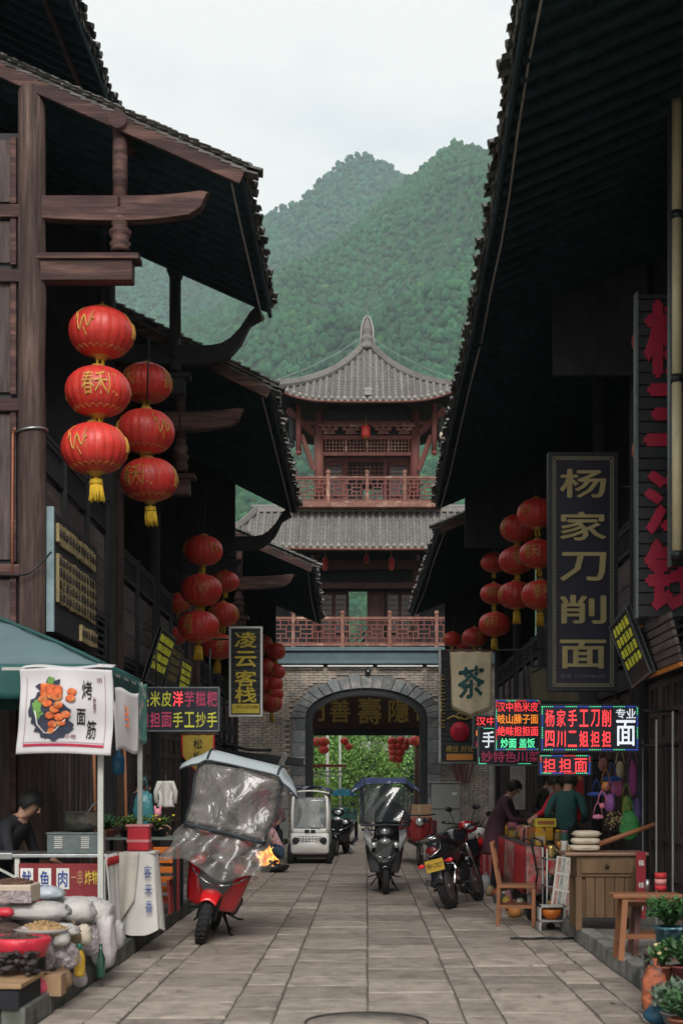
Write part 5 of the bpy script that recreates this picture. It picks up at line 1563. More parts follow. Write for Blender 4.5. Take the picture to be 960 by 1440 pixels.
def person(label, loc, rz, pose, top, legs, shoes, hair='short', hairm=None, coat=None, group=None, scale=1.0, child=False, sleeves=None, extra=None):
    """pose: dict of joints in metres, +x the person's right... figure faces -y"""
    t = thing('person', label, 'person', loc, rz, group=group)
    t.scale = (scale,) * 3
    J = dict(pelvis=(0, 0, .92), waist=(0, 0, 1.06), chest=(0, 0, 1.24), neck0=(0, .0, 1.40), neck=(0, -.01, 1.47), head=(0, -.03, 1.585), crown=(0, -.02, 1.64),
             Lsh=(-.17, 0, 1.37), Lel=(-.24, .02, 1.10), Lwr=(-.23, -.08, .88), Rsh=(.17, 0, 1.37), Rel=(.24, .02, 1.10), Rwr=(.23, -.08, .88),
             Lhip=(-.09, 0, .86), Lkn=(-.10, -.02, .48), Lan=(-.10, .02, .09), Ltoe=(-.10, -.14, .045), Rhip=(.09, 0, .86), Rkn=(.10, -.02, .48), Ran=(.10, .02, .09), Rtoe=(.10, -.14, .045))
    for k, v in pose.items():
        if k in J: J[k] = v
    rad = dict(pelvis=(.15, .105), waist=(.135, .10), chest=(.16, .11), neck0=(.11, .075), neck=.052, head=(.073, .088), crown=(.066, .075), Lsh=.062, Rsh=.062, Lel=.044, Rel=.044, Lwr=.030, Rwr=.030,
               Lhip=.095, Rhip=.095, Lkn=.062, Rkn=.062, Lan=.045, Ran=.045, Ltoe=.038, Rtoe=.038)
    E = [('pelvis', 'waist'), ('waist', 'chest'), ('chest', 'neck0'), ('neck0', 'neck'), ('neck', 'head'), ('head', 'crown'), ('neck0', 'Lsh'), ('Lsh', 'Lel'), ('Lel', 'Lwr'), ('neck0', 'Rsh'), ('Rsh', 'Rel'), ('Rel', 'Rwr'),
         ('pelvis', 'Lhip'), ('Lhip', 'Lkn'), ('Lkn', 'Lan'), ('Lan', 'Ltoe'), ('pelvis', 'Rhip'), ('Rhip', 'Rkn'), ('Rkn', 'Ran'), ('Ran', 'Rtoe')]
    slot = {}
    for e in E:
        a, b = e
        slot[e] = 1
        if 'hip' in b or 'kn' in b or 'an' in b: slot[e] = 2
        if 'toe' in b: slot[e] = 3
        if b in ('head', 'crown') or b == 'neck': slot[e] = 0
    for s_ in 'LR':
        d = Vector(J[s_ + 'wr']) - Vector(J[s_ + 'el'])
        sp = Vector((1 if s_ == 'R' else -1, 0, 0)) if abs(d.normalized().x) < .8 else Vector((0, 1, 0))
        fingers(J, E, rad, slot, s_, J[s_ + 'wr'], d, sp, Vector((0, -.3, -1)) if d.z > -.6 * d.length else Vector((0, -1, -.2)), 0)
    skin_body('body', J, E, rad, slot, [skin_m, top, legs, shoes], t)
    # face and hair
    hd = Vector(J['head']); nk = Vector(J['neck']); up = (hd - nk).normalized()
    fw = Vector(pose.get('look', (0, -1, 0))).normalized(); fw = (fw - up * fw.dot(up)).normalized(); rt = fw.cross(up)
    hc = hd + up * .01
    b = MB()
    b.tube([hc + fw * .082 + up * .025, hc + fw * .105 - up * .012, hc + fw * .088 - up * .022], [.008, .013, .008], 6)
    for s_ in (-1, 1): b.ell(hc + rt * (s_ * .079) - up * .0, (.012, .018, .028), 8, rings=6)
    b.build('nose_and_ears', skin_m, t)['kind'] = 'stuff'
    b = MB()
    for s_ in (-1, 1): b.ell(hc + fw * .083 + rt * (s_ * .031) + up * .02, (.011, .008, .006), 8, rings=5)
    b.build('eye', black_m, t)
    b = MB(); b.tube([hc + fw * .086 - up * .045 + rt * .022, hc + fw * .092 - up * .047, hc + fw * .086 - up * .045 - rt * .022], .004, 5); b.build('mouth', mat('lip', (.32, .12, .10)), t)
    b = MB(); rr = random.Random(int(loc[0] * 100))
    V = []; F = []
    n, m_ = 18, 11
    for j in range(m_ + 1):
        th = pi * .0 + (pi * .72) * j / m_
        for k in range(n):
            ph = 2 * pi * k / n
            frontness = -cos(ph)   # -1 front
            lim = 1.0
            thh = th * (1.0 if cos(ph) < .2 else .56 - .0 * ph) if hair != 'hood' else th
            dirn = up * cos(thh) + (fw * cos(ph) + rt * sin(ph)) * sin(thh)
            r = .107 + rr.uniform(-.004, .006) + (.018 if hair == 'bob' and j > m_ * .5 else 0)
            V.append(hc + up * .018 - fw * .006 + dirn * r)
    for j in range(m_):
        for k in range(n): F.append((j * n + k, (j + 1) * n + k, (j + 1) * n + (k + 1) % n, j * n + (k + 1) % n))
    b.add(V, F, 0, True)
    if hair == 'bun': b.ell(hc - fw * .10 + up * .02, (.05, .05, .05), 10)
    b.build('hair', hairm or hair_m, t, solid=.012)
    # garment over the trunk: hem follows the body
    if coat:
        m_, z_top, z_bot, flare = coat
        b = MB(); ch = Vector(J['chest']); pe = Vector(J['pelvis']); n0 = Vector(J['neck0'])
        ctl = [(n0 + Vector((0, 0, .015)), .085, .07), (n0 - Vector((0, 0, .05)), .155, .105), (ch, .185, .135), (Vector(J['waist']), .170, .130), (pe, .185, .150), (pe - Vector((0, 0, z_bot)), .185 + flare, .15 + flare)]
        V = []; F = []; nn = 22
        for i, (c, rx, ry) in enumerate(ctl):
            for k in range(nn):
                a = 2 * pi * k / nn; q = 1 + (.03 * sin(a * 5) + .02 * sin(a * 9 + i)) * (i > 2)
                V.append(c + Vector((rx * cos(a) * q, ry * sin(a) * q, 0)))
        for i in range(len(ctl) - 1):
            for k in range(nn): F.append((i * nn + k, (i + 1) * nn + k, (i + 1) * nn + (k + 1) % nn, i * nn + (k + 1) % nn))
        b.add(V, F, 0, True); b.build('coat', m_, t, solid=.012, sub=1)
    return t
purple_coat = mat('dull_purple_coat', (.10, .045, .065), rough=.85, var=.25, scale=10, bump=.3)
dark_cloth = mat('dark_navy_cloth', (.018, .022, .032), rough=.85, var=.3, scale=8, bump=.3)
jeans = mat('blue_jeans', (.035, .07, .12), rough=.85, var=.3, bump=.2)
black_cloth = mat('black_cloth', (.013, .014, .018), rough=.85, var=.3, bump=.3)
pink_cloth = mat('pink_print_cloth', (.50, .28, .32), rough=.85, var=.4, scale=25, bump=.2, col2=(.6, .5, .5), c2scale=22)
teal_cloth = mat('dark_teal_cloth', (.02, .075, .07), rough=.85, var=.25, bump=.3)
redcloth = mat('bright_red_cloth', (.50, .02, .035), rough=.8, var=.2, bump=.25)
grey_cloth = mat('brown_grey_cloth', (.11, .09, .085), rough=.85, var=.3, bump=.3)
shoe_m = mat('dark_shoe', (.02, .02, .022), rough=.6)
shoe_w = mat('pale_shoe', (.5, .46, .42), rough=.6)

# woman in the purple coat, facing right, leaning to the stall
person('woman in a long dull purple coat standing side on and reaching to the stall', at(697, 1258, 20.3) * Vector((1, 1, 0)) if False else (1.84, 20.3, 0), radians(72),
       dict(waist=(0, -.02, 1.05), chest=(0, -.09, 1.21), neck0=(0, -.16, 1.34), neck=(0, -.20, 1.41), head=(0, -.26, 1.50), crown=(0, -.28, 1.55), Lsh=(-.17, -.15, 1.31), Rsh=(.17, -.15, 1.31),
            Lel=(-.22, -.28, 1.08), Lwr=(-.14, -.48, 1.06), Rel=(.21, -.26, 1.08), Rwr=(.16, -.46, 1.00), Lkn=(-.09, -.04, .48), look=(0, -1, -.5)),
       purple_coat, black_cloth, shoe_m, 'short', coat=(purple_coat, 0, .36, .035))
# shoppers and stall keepers behind the counter
person('person in a dark olive jacket behind the stall counter, head bowed', (2.62, 21.0, .14), radians(20), dict(chest=(0, -.06, 1.22), neck0=(0, -.12, 1.36), neck=(0, -.15, 1.43), head=(0, -.19, 1.53), crown=(0, -.20, 1.58), Lsh=(-.17, -.11, 1.33), Rsh=(.17, -.11, 1.33), Lwr=(-.15, -.36, 1.0), Rwr=(.12, -.36, 1.0), Lel=(-.24, -.12, 1.08), Rel=(.24, -.12, 1.08), look=(0, -1, -.6)),
       mat('olive_jacket', (.035, .035, .028), rough=.85, bump=.3), black_cloth, shoe_m, scale=.98)
person('person in a brown grey top behind the stall, between the white and the red post', (2.75, 19.4, .14), radians(-10), dict(chest=(0, -.05, 1.22), neck0=(0, -.10, 1.36), neck=(0, -.12, 1.43), head=(0, -.16, 1.53), crown=(0, -.17, 1.58), Lsh=(-.17, -.09, 1.33), Rsh=(.17, -.09, 1.33), Lwr=(-.15, -.36, .98), Rwr=(.12, -.38, 1.0), Lel=(-.24, -.12, 1.06), Rel=(.24, -.12, 1.06), look=(0, -1, -.5)),
       grey_cloth, black_cloth, shoe_m, scale=.97)
person('person in a bright red jacket bending over the goods', (2.62, 18.1, .14), radians(-50), dict(chest=(0, -.10, 1.18), neck0=(0, -.20, 1.29), neck=(0, -.24, 1.34), head=(0, -.30, 1.43), crown=(0, -.31, 1.48), Lsh=(-.17, -.18, 1.27), Rsh=(.17, -.18, 1.27), Lwr=(-.16, -.52, 1.02), Rwr=(.10, -.50, 1.0), Lel=(-.22, -.30, 1.08), Rel=(.22, -.30, 1.08), look=(0, -1, -.5)),
       redcloth, black_cloth, shoe_m, scale=1.0)
person('person in a dark teal jacket seen from behind at the right of the stall', (2.38, 17.0, .14), radians(160), dict(chest=(0, -.05, 1.2), neck0=(0, -.10, 1.34), neck=(0, -.12, 1.40), head=(0, -.16, 1.49), crown=(0, -.17, 1.54), Lsh=(-.17, -.09, 1.31), Rsh=(.17, -.09, 1.31), Lwr=(-.15, -.30, 1.0), Rwr=(.12, -.30, 1.0), look=(0, -1, -.4)),
       teal_cloth, black_cloth, shoe_m, scale=.97)
# seated dark figure at the far left
person('person in black clothes seated at the left edge bowing over the work', (-3.42, 13.0, .14), radians(78),
       dict(pelvis=(0, 0, .55), waist=(0, -.04, .70), chest=(0, -.13, .88), neck0=(0, -.24, 1.04), neck=(0, -.29, 1.10), head=(0, -.37, 1.20), crown=(0, -.39, 1.25), Lsh=(-.20, -.22, 1.02), Rsh=(.20, -.22, 1.02),
            Lel=(-.25, -.30, .76), Lwr=(-.15, -.52, .72), Rel=(.25, -.30, .76), Rwr=(.15, -.52, .70), Lhip=(-.10, -.02, .52), Lkn=(-.13, -.44, .52), Lan=(-.12, -.42, .10), Ltoe=(-.12, -.56, .045), Rhip=(.10, -.02, .52), Rkn=(.13, -.44, .52), Ran=(.12, -.42, .10), Rtoe=(.12, -.56, .045), look=(0, -1, -.9)),
       black_cloth, black_cloth, shoe_m, coat=(black_cloth, 0, .02, .05), scale=1.03)
st = thing('stool', 'low dark stool under the seated person at the left edge', 'stool', (-3.45, 13.0, .14))
b = MB(); b.box(-.16, .16, -.16, .16, .38, .42); b.build('seat', wood_dark, st)
for sx in (-1, 1):
    for sy in (-1, 1):
        b = MB(); b.beam((sx * .15, sy * .15, 0), (sx * .12, sy * .12, .38), .03, .03, up=(0, 1, 0)); b.build('leg', wood_dark, st)
# people round the fire
person('person in a pink print top and jeans squatting beside the fire', (-1.62, 26.6, 0), radians(-62),
       dict(pelvis=(0, .02, .30), waist=(0, -.04, .43), chest=(0, -.14, .58), neck0=(0, -.23, .72), neck=(0, -.27, .78), head=(0, -.33, .87), crown=(0, -.34, .92), Lsh=(-.16, -.22, .70), Rsh=(.16, -.22, .70), Lel=(-.22, -.36, .52), Lwr=(-.12, -.52, .50), Rel=(.22, -.36, .52), Rwr=(.12, -.52, .50),
            Lhip=(-.10, .0, .28), Lkn=(-.16, -.40, .46), Lan=(-.12, -.22, .09), Ltoe=(-.13, -.38, .045), Rhip=(.10, .0, .28), Rkn=(.16, -.40, .46), Ran=(.12, -.22, .09), Rtoe=(.13, -.38, .045), look=(0, -1, -.3)),
       pink_cloth, jeans, shoe_w, 'bun')
person('dark haired person seated behind the one in pink, near the white cart', (-1.95, 29.5, .14), radians(10),
       dict(pelvis=(0, 0, .50), waist=(0, -.03, .64), chest=(0, -.08, .82), neck0=(0, -.12, .97), neck=(0, -.14, 1.03), head=(0, -.18, 1.13), crown=(0, -.18, 1.18), Lsh=(-.17, -.10, .94), Rsh=(.17, -.10, .94), Lel=(-.23, -.2, .72), Lwr=(-.12, -.38, .68), Rel=(.23, -.2, .72), Rwr=(.12, -.38, .68),
            Lhip=(-.10, 0, .47), Lkn=(-.12, -.40, .46), Lan=(-.12, -.38, .09), Ltoe=(-.12, -.52, .045), Rhip=(.10, 0, .47), Rkn=(.12, -.40, .46), Ran=(.12, -.38, .09), Rtoe=(.12, -.52, .045)),
       mat('mauve_check_cloth', (.22, .12, .15), rough=.85, var=.5, scale=20), dark_cloth, shoe_m)
st = thing('stool', 'small stool under the person seated near the white cart', 'stool', (-1.95, 29.52, .14))
b = MB(); b.box(-.15, .15, -.15, .15, .32, .36); b.build('seat', wood_brown, st)
for sx in (-1, 1):
    for sy in (-1, 1):
        b = MB(); b.box(sx * .12 - .015, sx * .12 + .015, sy * .12 - .015, sy * .12 + .015, 0, .318); b.build('leg', wood_brown, st)
person('standing person in a magenta top behind the fire', (-2.30, 31.5, .14), radians(15), dict(Lwr=(-.14, -.3, 1.0), Rwr=(.14, -.3, 1.0)), mat('magenta_top', (.30, .05, .12), rough=.85), dark_cloth, shoe_m, scale=.92)
# person standing dark by the left shops with the teal bag
person('dark clothed person standing by the left shop door behind the tent poles', (-2.85, 17.2, .14), radians(110), dict(chest=(0, -.05, 1.2), neck0=(0, -.10, 1.34), neck=(0, -.12, 1.40), head=(0, -.16, 1.49), crown=(0, -.17, 1.54), Lsh=(-.17, -.09, 1.31), Rsh=(.17, -.09, 1.31), Lwr=(-.15, -.35, 1.0), Rwr=(.12, -.35, .95), look=(0, -1, -.4)),
       black_cloth, black_cloth, shoe_m, scale=.95)
# driver under the scooter hood
person('dark silhouetted rider sitting behind the clear screen of the black scooter', (.30, 20.95, 0), 0,
       dict(pelvis=(0, .30, .80), waist=(0, .26, .94), chest=(0, .20, 1.12), neck0=(0, .16, 1.27), neck=(0, .14, 1.33), head=(0, .11, 1.43), crown=(0, .11, 1.48), Lsh=(-.19, .16, 1.24), Rsh=(.19, .16, 1.24), Lel=(-.33, .0, 1.03), Lwr=(-.27, -.22, 1.00), Rel=(.33, .0, 1.03), Rwr=(.27, -.22, 1.00),
            Lhip=(-.10, .26, .76), Lkn=(-.15, -.10, .66), Lan=(-.14, -.06, .33), Ltoe=(-.14, -.20, .30), Rhip=(.10, .26, .76), Rkn=(.15, -.10, .66), Ran=(.14, -.06, .33), Rtoe=(.14, -.20, .30)),
       dark_cloth, dark_cloth, shoe_m, coat=(dark_cloth, 0, .05, .02))
# ================================================================ VEHICLES
paint_red = mat('red_vehicle_paint', (.42, .012, .018), rough=.22, var=.08, bump=.0, coat=.8, spec=.5)
paint_red2 = mat('bright_red_lamp_plastic', (.75, .02, .025), rough=.2, var=.05, bump=0, coat=.8)
paint_black = mat('black_vehicle_paint', (.012, .013, .017), rough=.2, var=.1, bump=0, coat=.8)
paint_grey = mat('smoky_silver_paint', (.10, .11, .115), rough=.22, metal=.5, var=.1, bump=0, coat=.6)
lens = mat('clear_lamp_lens', (.55, .58, .6), rough=.1, metal=.5, var=.05, bump=0, coat=.5)
seat_m = mat('black_seat_vinyl', (.015, .015, .017), rough=.45, var=.2, bump=.1)
roof_grey = mat('grey_canopy_cloth', (.36, .41, .43), rough=.75, var=.12, scale=3, bump=.15)
roof_dark = mat('dark_canopy_binding', (.03, .04, .05), rough=.7)
cloth_blue = mat('blue_print_canopy', (.035, .055, .13), rough=.7, var=.5, scale=3, bump=.15, col2=(.35, .38, .45), c2scale=5, c2lo=.6, c2hi=.64)
def clear_mat(name, col, alpha, rough, bump, sc_=5):
    m = bpy.data.materials.new(name); m.use_nodes = True
    n = m.node_tree.nodes; l = m.node_tree.links; b = n['Principled BSDF']
    b.inputs['Base Color'].default_value = (*col, 1); b.inputs['Roughness'].default_value = rough
    b.inputs['Specular IOR Level'].default_value = .9
    tc = n.new('ShaderNodeTexCoord'); nz = n.new('ShaderNodeTexNoise'); nz.inputs['Scale'].default_value = sc_; nz.inputs['Detail'].default_value = 3; nz.inputs['Distortion'].default_value = 1.2
    l.new(tc.outputs['Object'], nz.inputs['Vector'])
    bp = n.new('ShaderNodeBump'); bp.inputs['Strength'].default_value = bump; bp.inputs['Distance'].default_value = .06
    l.new(nz.outputs['Fac'], bp.inputs['Height']); l.new(bp.outputs[0], b.inputs['Normal'])
    r = n.new('ShaderNodeMapRange'); r.inputs['From Min'].default_value = .42; r.inputs['From Max'].default_value = .62
    r.inputs['To Min'].default_value = alpha * .55; r.inputs['To Max'].default_value = min(1, alpha * 1.5)
    l.new(nz.outputs['Fac'], r.inputs['Value']); l.new(r.outputs[0], b.inputs['Alpha'])
    return m
film = clear_mat('wrinkled_clear_film', (.25, .235, .22), .32, .20, .8, 3.2)
film_dark = clear_mat('tinted_clear_screen', (.06, .07, .08), .42, .06, .12, 1.2)

def wheel(parent, y, r, wd, x=0, rimm=grey_metal, name='wheel', spokes=5):
    b = MB(); prof = []
    for k in range(13):
        a = 2 * pi * k / 12
        prof.append((r - wd * .48 + wd * .48 * cos(a) * 1.0, x + wd * .5 * sin(a)))
    b.lathe([(p[0], p[1]) for p in prof], (0, y, r), 28, axis='x')
    for k in range(28):   # tread blocks
        a = 2 * pi * k / 28
        for s_ in (-1, 1):
            c = Vector((x + s_ * wd * .2, y + (r + .001) * cos(a + s_ * .08), r + (r + .001) * sin(a + s_ * .08)))
            b.cbox(c, (wd * .3, .012, .012))
    t = b.build('tyre', rubber, parent)
    b = MB(); b.lathe([(r * .58, x - wd * .3), (r * .64, x - wd * .34), (r * .60, x), (r * .64, x + wd * .34), (r * .58, x + wd * .3)], (0, y, r), 24, axis='x')
    for k in range(spokes):
        a = 2 * pi * k / spokes; b.beam((x, y + .03 * cos(a), r + .03 * sin(a)), (x, y + r * .6 * cos(a), r + r * .6 * sin(a)), .05, .025, up=(1, 0, 0))
    b.cyl((x - wd * .45, y, r), (x + wd * .45, y, r), .035, n=12)
    b.build('rim', rimm, parent)

def scooter(label, loc, rz, lean, body, accent, roofm=None, hood=False, group='parked scooters and motorcycles', detail=True, rear=True):
    t = thing('motor_scooter', label, 'scooter', loc, rz, group=group)
    t.rotation_euler = (Matrix.Rotation(rz, 3, 'Z') @ Matrix.Rotation(lean, 3, 'Y')).to_euler()
    wheel(t, 0, .235, .115); wheel(t, 1.27, .225, .12)
    # front fender
    b = MB(); b.grid(lambda u, v: ((v - .5) * .20 * (1 - .25 * abs(2 * u - 1)), .29 * -cos(.75 + u * 1.5) * 1.0, .235 + .285 * sin(.75 + u * 1.5) - .035 * (2 * v - 1) ** 2), 14, 8)
    b.build('front_fender', accent, t, solid=.012)
    b = MB()
    for s_ in (-1, 1): b.tube([(s_ * .075, 0, .235), (s_ * .08, .04, .45), (s_ * .05, .12, .62)], .02, 8)
    b.build('fork', dark_metal, t)
    # front apron: curved shield
    def apron(u, v, off=0):
        a = (u - .5) * 2; z = .33 + .50 * v; wd = (.215 + .10 * v ** .7) if v < .8 else .30 - .07 * (v - .8) / .2
        return (a * wd * (1 + off), .14 + .14 * a * a - .06 * sin(v * pi) + .10 * v - off * .25, z)
    b = MB(); b.grid(lambda u, v: apron(u, v), 14, 14); b.build('front_shield', body, t, solid=.03)
    b = MB(); b.add([(-.13, .03, .80), (.13, .03, .80), (.17, .03, .60), (0, .02, .36), (-.17, .03, .60), (-.12, .12, .80), (.12, .12, .80), (0, .12, .40)], [(0, 1, 2, 3, 4), (0, 5, 6, 1), (1, 6, 7, 3, 2), (0, 4, 3, 7, 5)]); b.build('shield_centre', paint_black, t)
    for s_ in (-1, 1):
        b = MB(); b.ell((s_ * .175, .085, .755), (.075, .04, .05), 12, rings=8, pw=.9); b.build('indicator', paint_red2 if body is paint_red else lens, t)
        b = MB(); b.tube([(s_ * .30, .19, .70), (s_ * .21, .06, .63), (s_ * .09, .015, .575), (0, .0, .56)], .009, 6); b.build('chrome_trim', chrome, t)
        b = MB(); b.tube([(s_ * .10, .02, .84), (s_ * .13, .01, .80), (s_ * .125, .02, .75)], .006, 5); b.build('chrome_trim', chrome, t)
    b = MB(); b.ell((0, .06, .815), (.10, .06, .05), 12); b.build('front_lamp', lens, t)
    # handlebar cover and bars
    b = MB(); b.ell((0, .17, .96), (.15, .10, .085), 14, pw=.9); b.tube([(0, .18, .78), (0, .17, .93)], [.06, .05], 10); b.build('handlebar_cover', body, t)
    b = MB(); b.ell((0, .085, .965), (.085, .03, .05), 12); b.build('headlight', lens, t)
    b = MB(); b.tube([(-.33, .27, .985), (-.2, .20, .98), (0, .17, .97), (.2, .20, .98), (.33, .27, .985)], .013, 8); b.build('handlebar', dark_metal, t)
    for s_ in (-1, 1):
        b = MB(); b.tube([(s_ * .25, .225, .983), (s_ * .36, .285, .985)], .02, 10); b.build('grip', rubber, t)
        b = MB(); b.tube([(s_ * .22, .18, .99), (s_ * .35, .16, .985)], .006, 5); b.build('brake_lever', grey_metal, t)
        b = MB(); b.tube([(s_ * .20, .19, .99), (s_ * .26, .19, 1.10), (s_ * .30, .19, 1.15)], .006, 5); b.ell((s_ * .31, .18, 1.18), (.055, .012, .038), 12); b.build('mirror', black_m, t)
    # floorboard, body, seat
    b = MB(); b.box(-.13, .13, .22, .66, .30, .34); b.build('footboard', black_m, t, bev=.01)
    b = MB(); b.tube([(0, .62, .38), (0, .75, .48), (0, 1.05, .56), (0, 1.40, .62), (0, 1.60, .66)], [.13, .18, .19, .16, .06], 14, flat=.9); b.build('rear_body', body, t)
    b = MB(); b.tube([(0, .62, .66), (0, .75, .70), (0, 1.0, .715), (0, 1.2, .75), (0, 1.42, .77)], [.06, .13, .14, .13, .07], 14, flat=.38); b.build('seat', seat_m, t)
    b = MB(); b.tube([(.14, 1.35, .72), (.14, 1.62, .76), (-.14, 1.62, .76), (-.14, 1.35, .72)], .013, 8); b.build('rear_rack', grey_metal, t)
    b = MB(); b.ell((0, 1.60, .63), (.10, .03, .04), 12); b.build('tail_light', paint_red2, t)
    b = MB(); b.tube([(.14, .85, .27), (.17, 1.1, .25), (.18, 1.55, .33)], [.03, .045, .05], 10); b.build('exhaust', dark_metal, t)
    b = MB(); b.ell((0, .95, .30), (.12, .2, .12), 12, pw=.8); b.build('engine', dark_metal, t)
    b = MB(); b.tube([(.10, .72, .28), (.22, .68, .02 + lean * .2), (.25, .62, .015 + lean * .22)], .012, 6); b.build('side_stand', dark_metal, t)
    b = MB()
    for s_ in (-1, 1): b.tube([(0, .93, .24), (s_ * .08, .95, .22), (s_ * .17, 1.02, .10), (s_ * .19, 1.12, .07)], .011, 6)
    b.tube([(0, .93, .24), (.14, .78, .25), (.26, .80, .22), (.30, .86, .22)], .010, 6); b.tube([(0, .93, .24), (-.14, .78, .25), (-.25, .80, .22)], .010, 6)
    b.build('centre_stand', dark_metal, t)
    if hood:
        W_ = .40
        # frame posts
        for s_ in (-1, 1):
            b = MB(); b.tube([(s_ * .20, .02, .90), (s_ * .35, -.04, 1.15), (s_ * .36, .0, 1.70)], .010, 6); b.tube([(s_ * .18, 1.30, .70), (s_ * .34, 1.05, 1.2), (s_ * .35, .90, 1.66)], .010, 6); b.build('hood_post', dark_metal, t)
        # roof with drooping corner flaps
        def roof(u, v):
            x = (u - .5) * 2; y = -.16 + v * 1.12
            z = 1.79 - .01 * x * x - .15 * max(0, abs(x) - .68) / .32 - .02 * (2 * v - 1) ** 2 - (.07 * (1 - v / .08) if v < .08 else 0) - (.08 * (v - .9) / .1 if v > .9 else 0)
            z += .012 * sin(v * 19 + x * 3) * abs(x)
            k = .50
            return (x * k * (1 + (.12 if v < .1 and abs(x) > .8 else 0)), y, z)
        b = MB(); b.grid(roof, 26, 30); b.build('canopy_roof', roofm, t, solid=.006)
        for x0 in (-.34, .34):
            b = MB(); b.tube([Vector(roof(.5 + x0 * .98, v / 14)) + Vector((0, 0, .008)) for v in range(15)], .011, 5); b.build('roof_binding', roof_dark, t)
        b = MB(); b.tube([Vector(roof(u / 20, 0)) + Vector((0, -.004, -.004)) for u in range(21)], .010, 5); b.build('roof_binding', roof_dark, t)
        # upper window
        def win(u, v):
            a = (u - .5) * 2; x = max(-1, min(1, a / .72)) * (W_ - .02 * v); back = max(0, abs(a) - .72) / .28 * .40
            return (x + .012 * sin(v * 8 + a * 5) + (.03 * math.copysign(back, a)), -.13 + back - .05 * (1 - (a / .72) ** 2 if abs(a) < .72 else 0) - .10 * v + .016 * sin(a * 9 + v * 7), 1.68 - v * .56 - .04 * abs(a))
        b = MB(); b.grid(win, 30, 16)
        b.build('clear_window', film if roofm is roof_grey else film_dark, t, solid=.002)
        b = MB(); b.tube([Vector(win(u / 24, 1)) + Vector((0, -.006, -.01 - .03 * sin(pi * u / 24))) for u in range(3, 22)], .016, 6); b.build('window_binding', roof_dark, t)
        for uu in (.14, .86):
            b = MB(); b.tube([Vector(win(uu, v / 8)) + Vector((0, -.006, 0)) for v in range(9)], .009, 6); b.build('window_binding', roof_dark, t)
        if roofm is roof_grey:
            def ap(u, v):
                a = (u - .5) * 2; fl = 1 + .32 * v
                return (a * .40 * fl + .02 * sin(v * 13 + a * 7), -.23 - .13 * v + .16 * a * a + .035 * sin(a * 11 + v * 3) * (.4 + v), 1.13 - .44 * v - .05 * sin(a * 5 + 1) * v + .03 * abs(a))
            b = MB(); b.grid(ap, 40, 22); b.build('clear_apron', film, t, solid=.002)
            # dark quilted hand guards behind
            for s_ in (-1, 1):
                b = MB(); b.ell((s_ * .30, .10, 1.06), (.11, .09, .10), 12, rings=8); b.build('hand_muff', seat_m, t)
            b = MB(); b.tube([(-.27, .05, 1.10), (-.1, -.05, 1.06), (.1, -.05, 1.06), (.27, .05, 1.10)], .035, 8); b.build('brow_pad', seat_m, t)
            b = MB(); b.ell((-.15, .04, 1.02), (.13, .06, .05), 12); b.ell((.15, .04, 1.0), (.12, .06, .05), 12); b.build('red_cowl', paint_red, t)
        else:
            for s_ in (-1, 1):
                b = MB(); b.grid(lambda u, v: (s_ * (.22 + .12 * u), -.02 + .05 * u + .02 * sin(v * 7), .98 - .34 * v * (1 - u * .5) + .03 * u), 8, 10); b.build('leg_shield_film', mat('pale_film', (.30, .31, .32), rough=.3, var=.2), t, solid=.004)
    return t
s1 = scooter('red scooter under a grey hooded rain canopy with wrinkled clear screens, leaning on its stand', (-1.64, 14.0, 0), radians(1), radians(14), paint_red, paint_red2, roof_grey, True)
s2 = scooter('dark silver scooter with a blue printed canopy being ridden up the middle of the street', (.27, 20.3, 0), radians(2), radians(0), paint_grey, paint_black, cloth_blue, True)
s3 = scooter('small maroon and white scooter parked just behind the black motorcycle', (1.42, 20.6, 0), radians(14), radians(6), paint_red, paint_red)
s4 = scooter('dark scooter standing half hidden on the right side of the white cart', (-.70, 31.5, 0), radians(-10), radians(3), paint_black, paint_black)

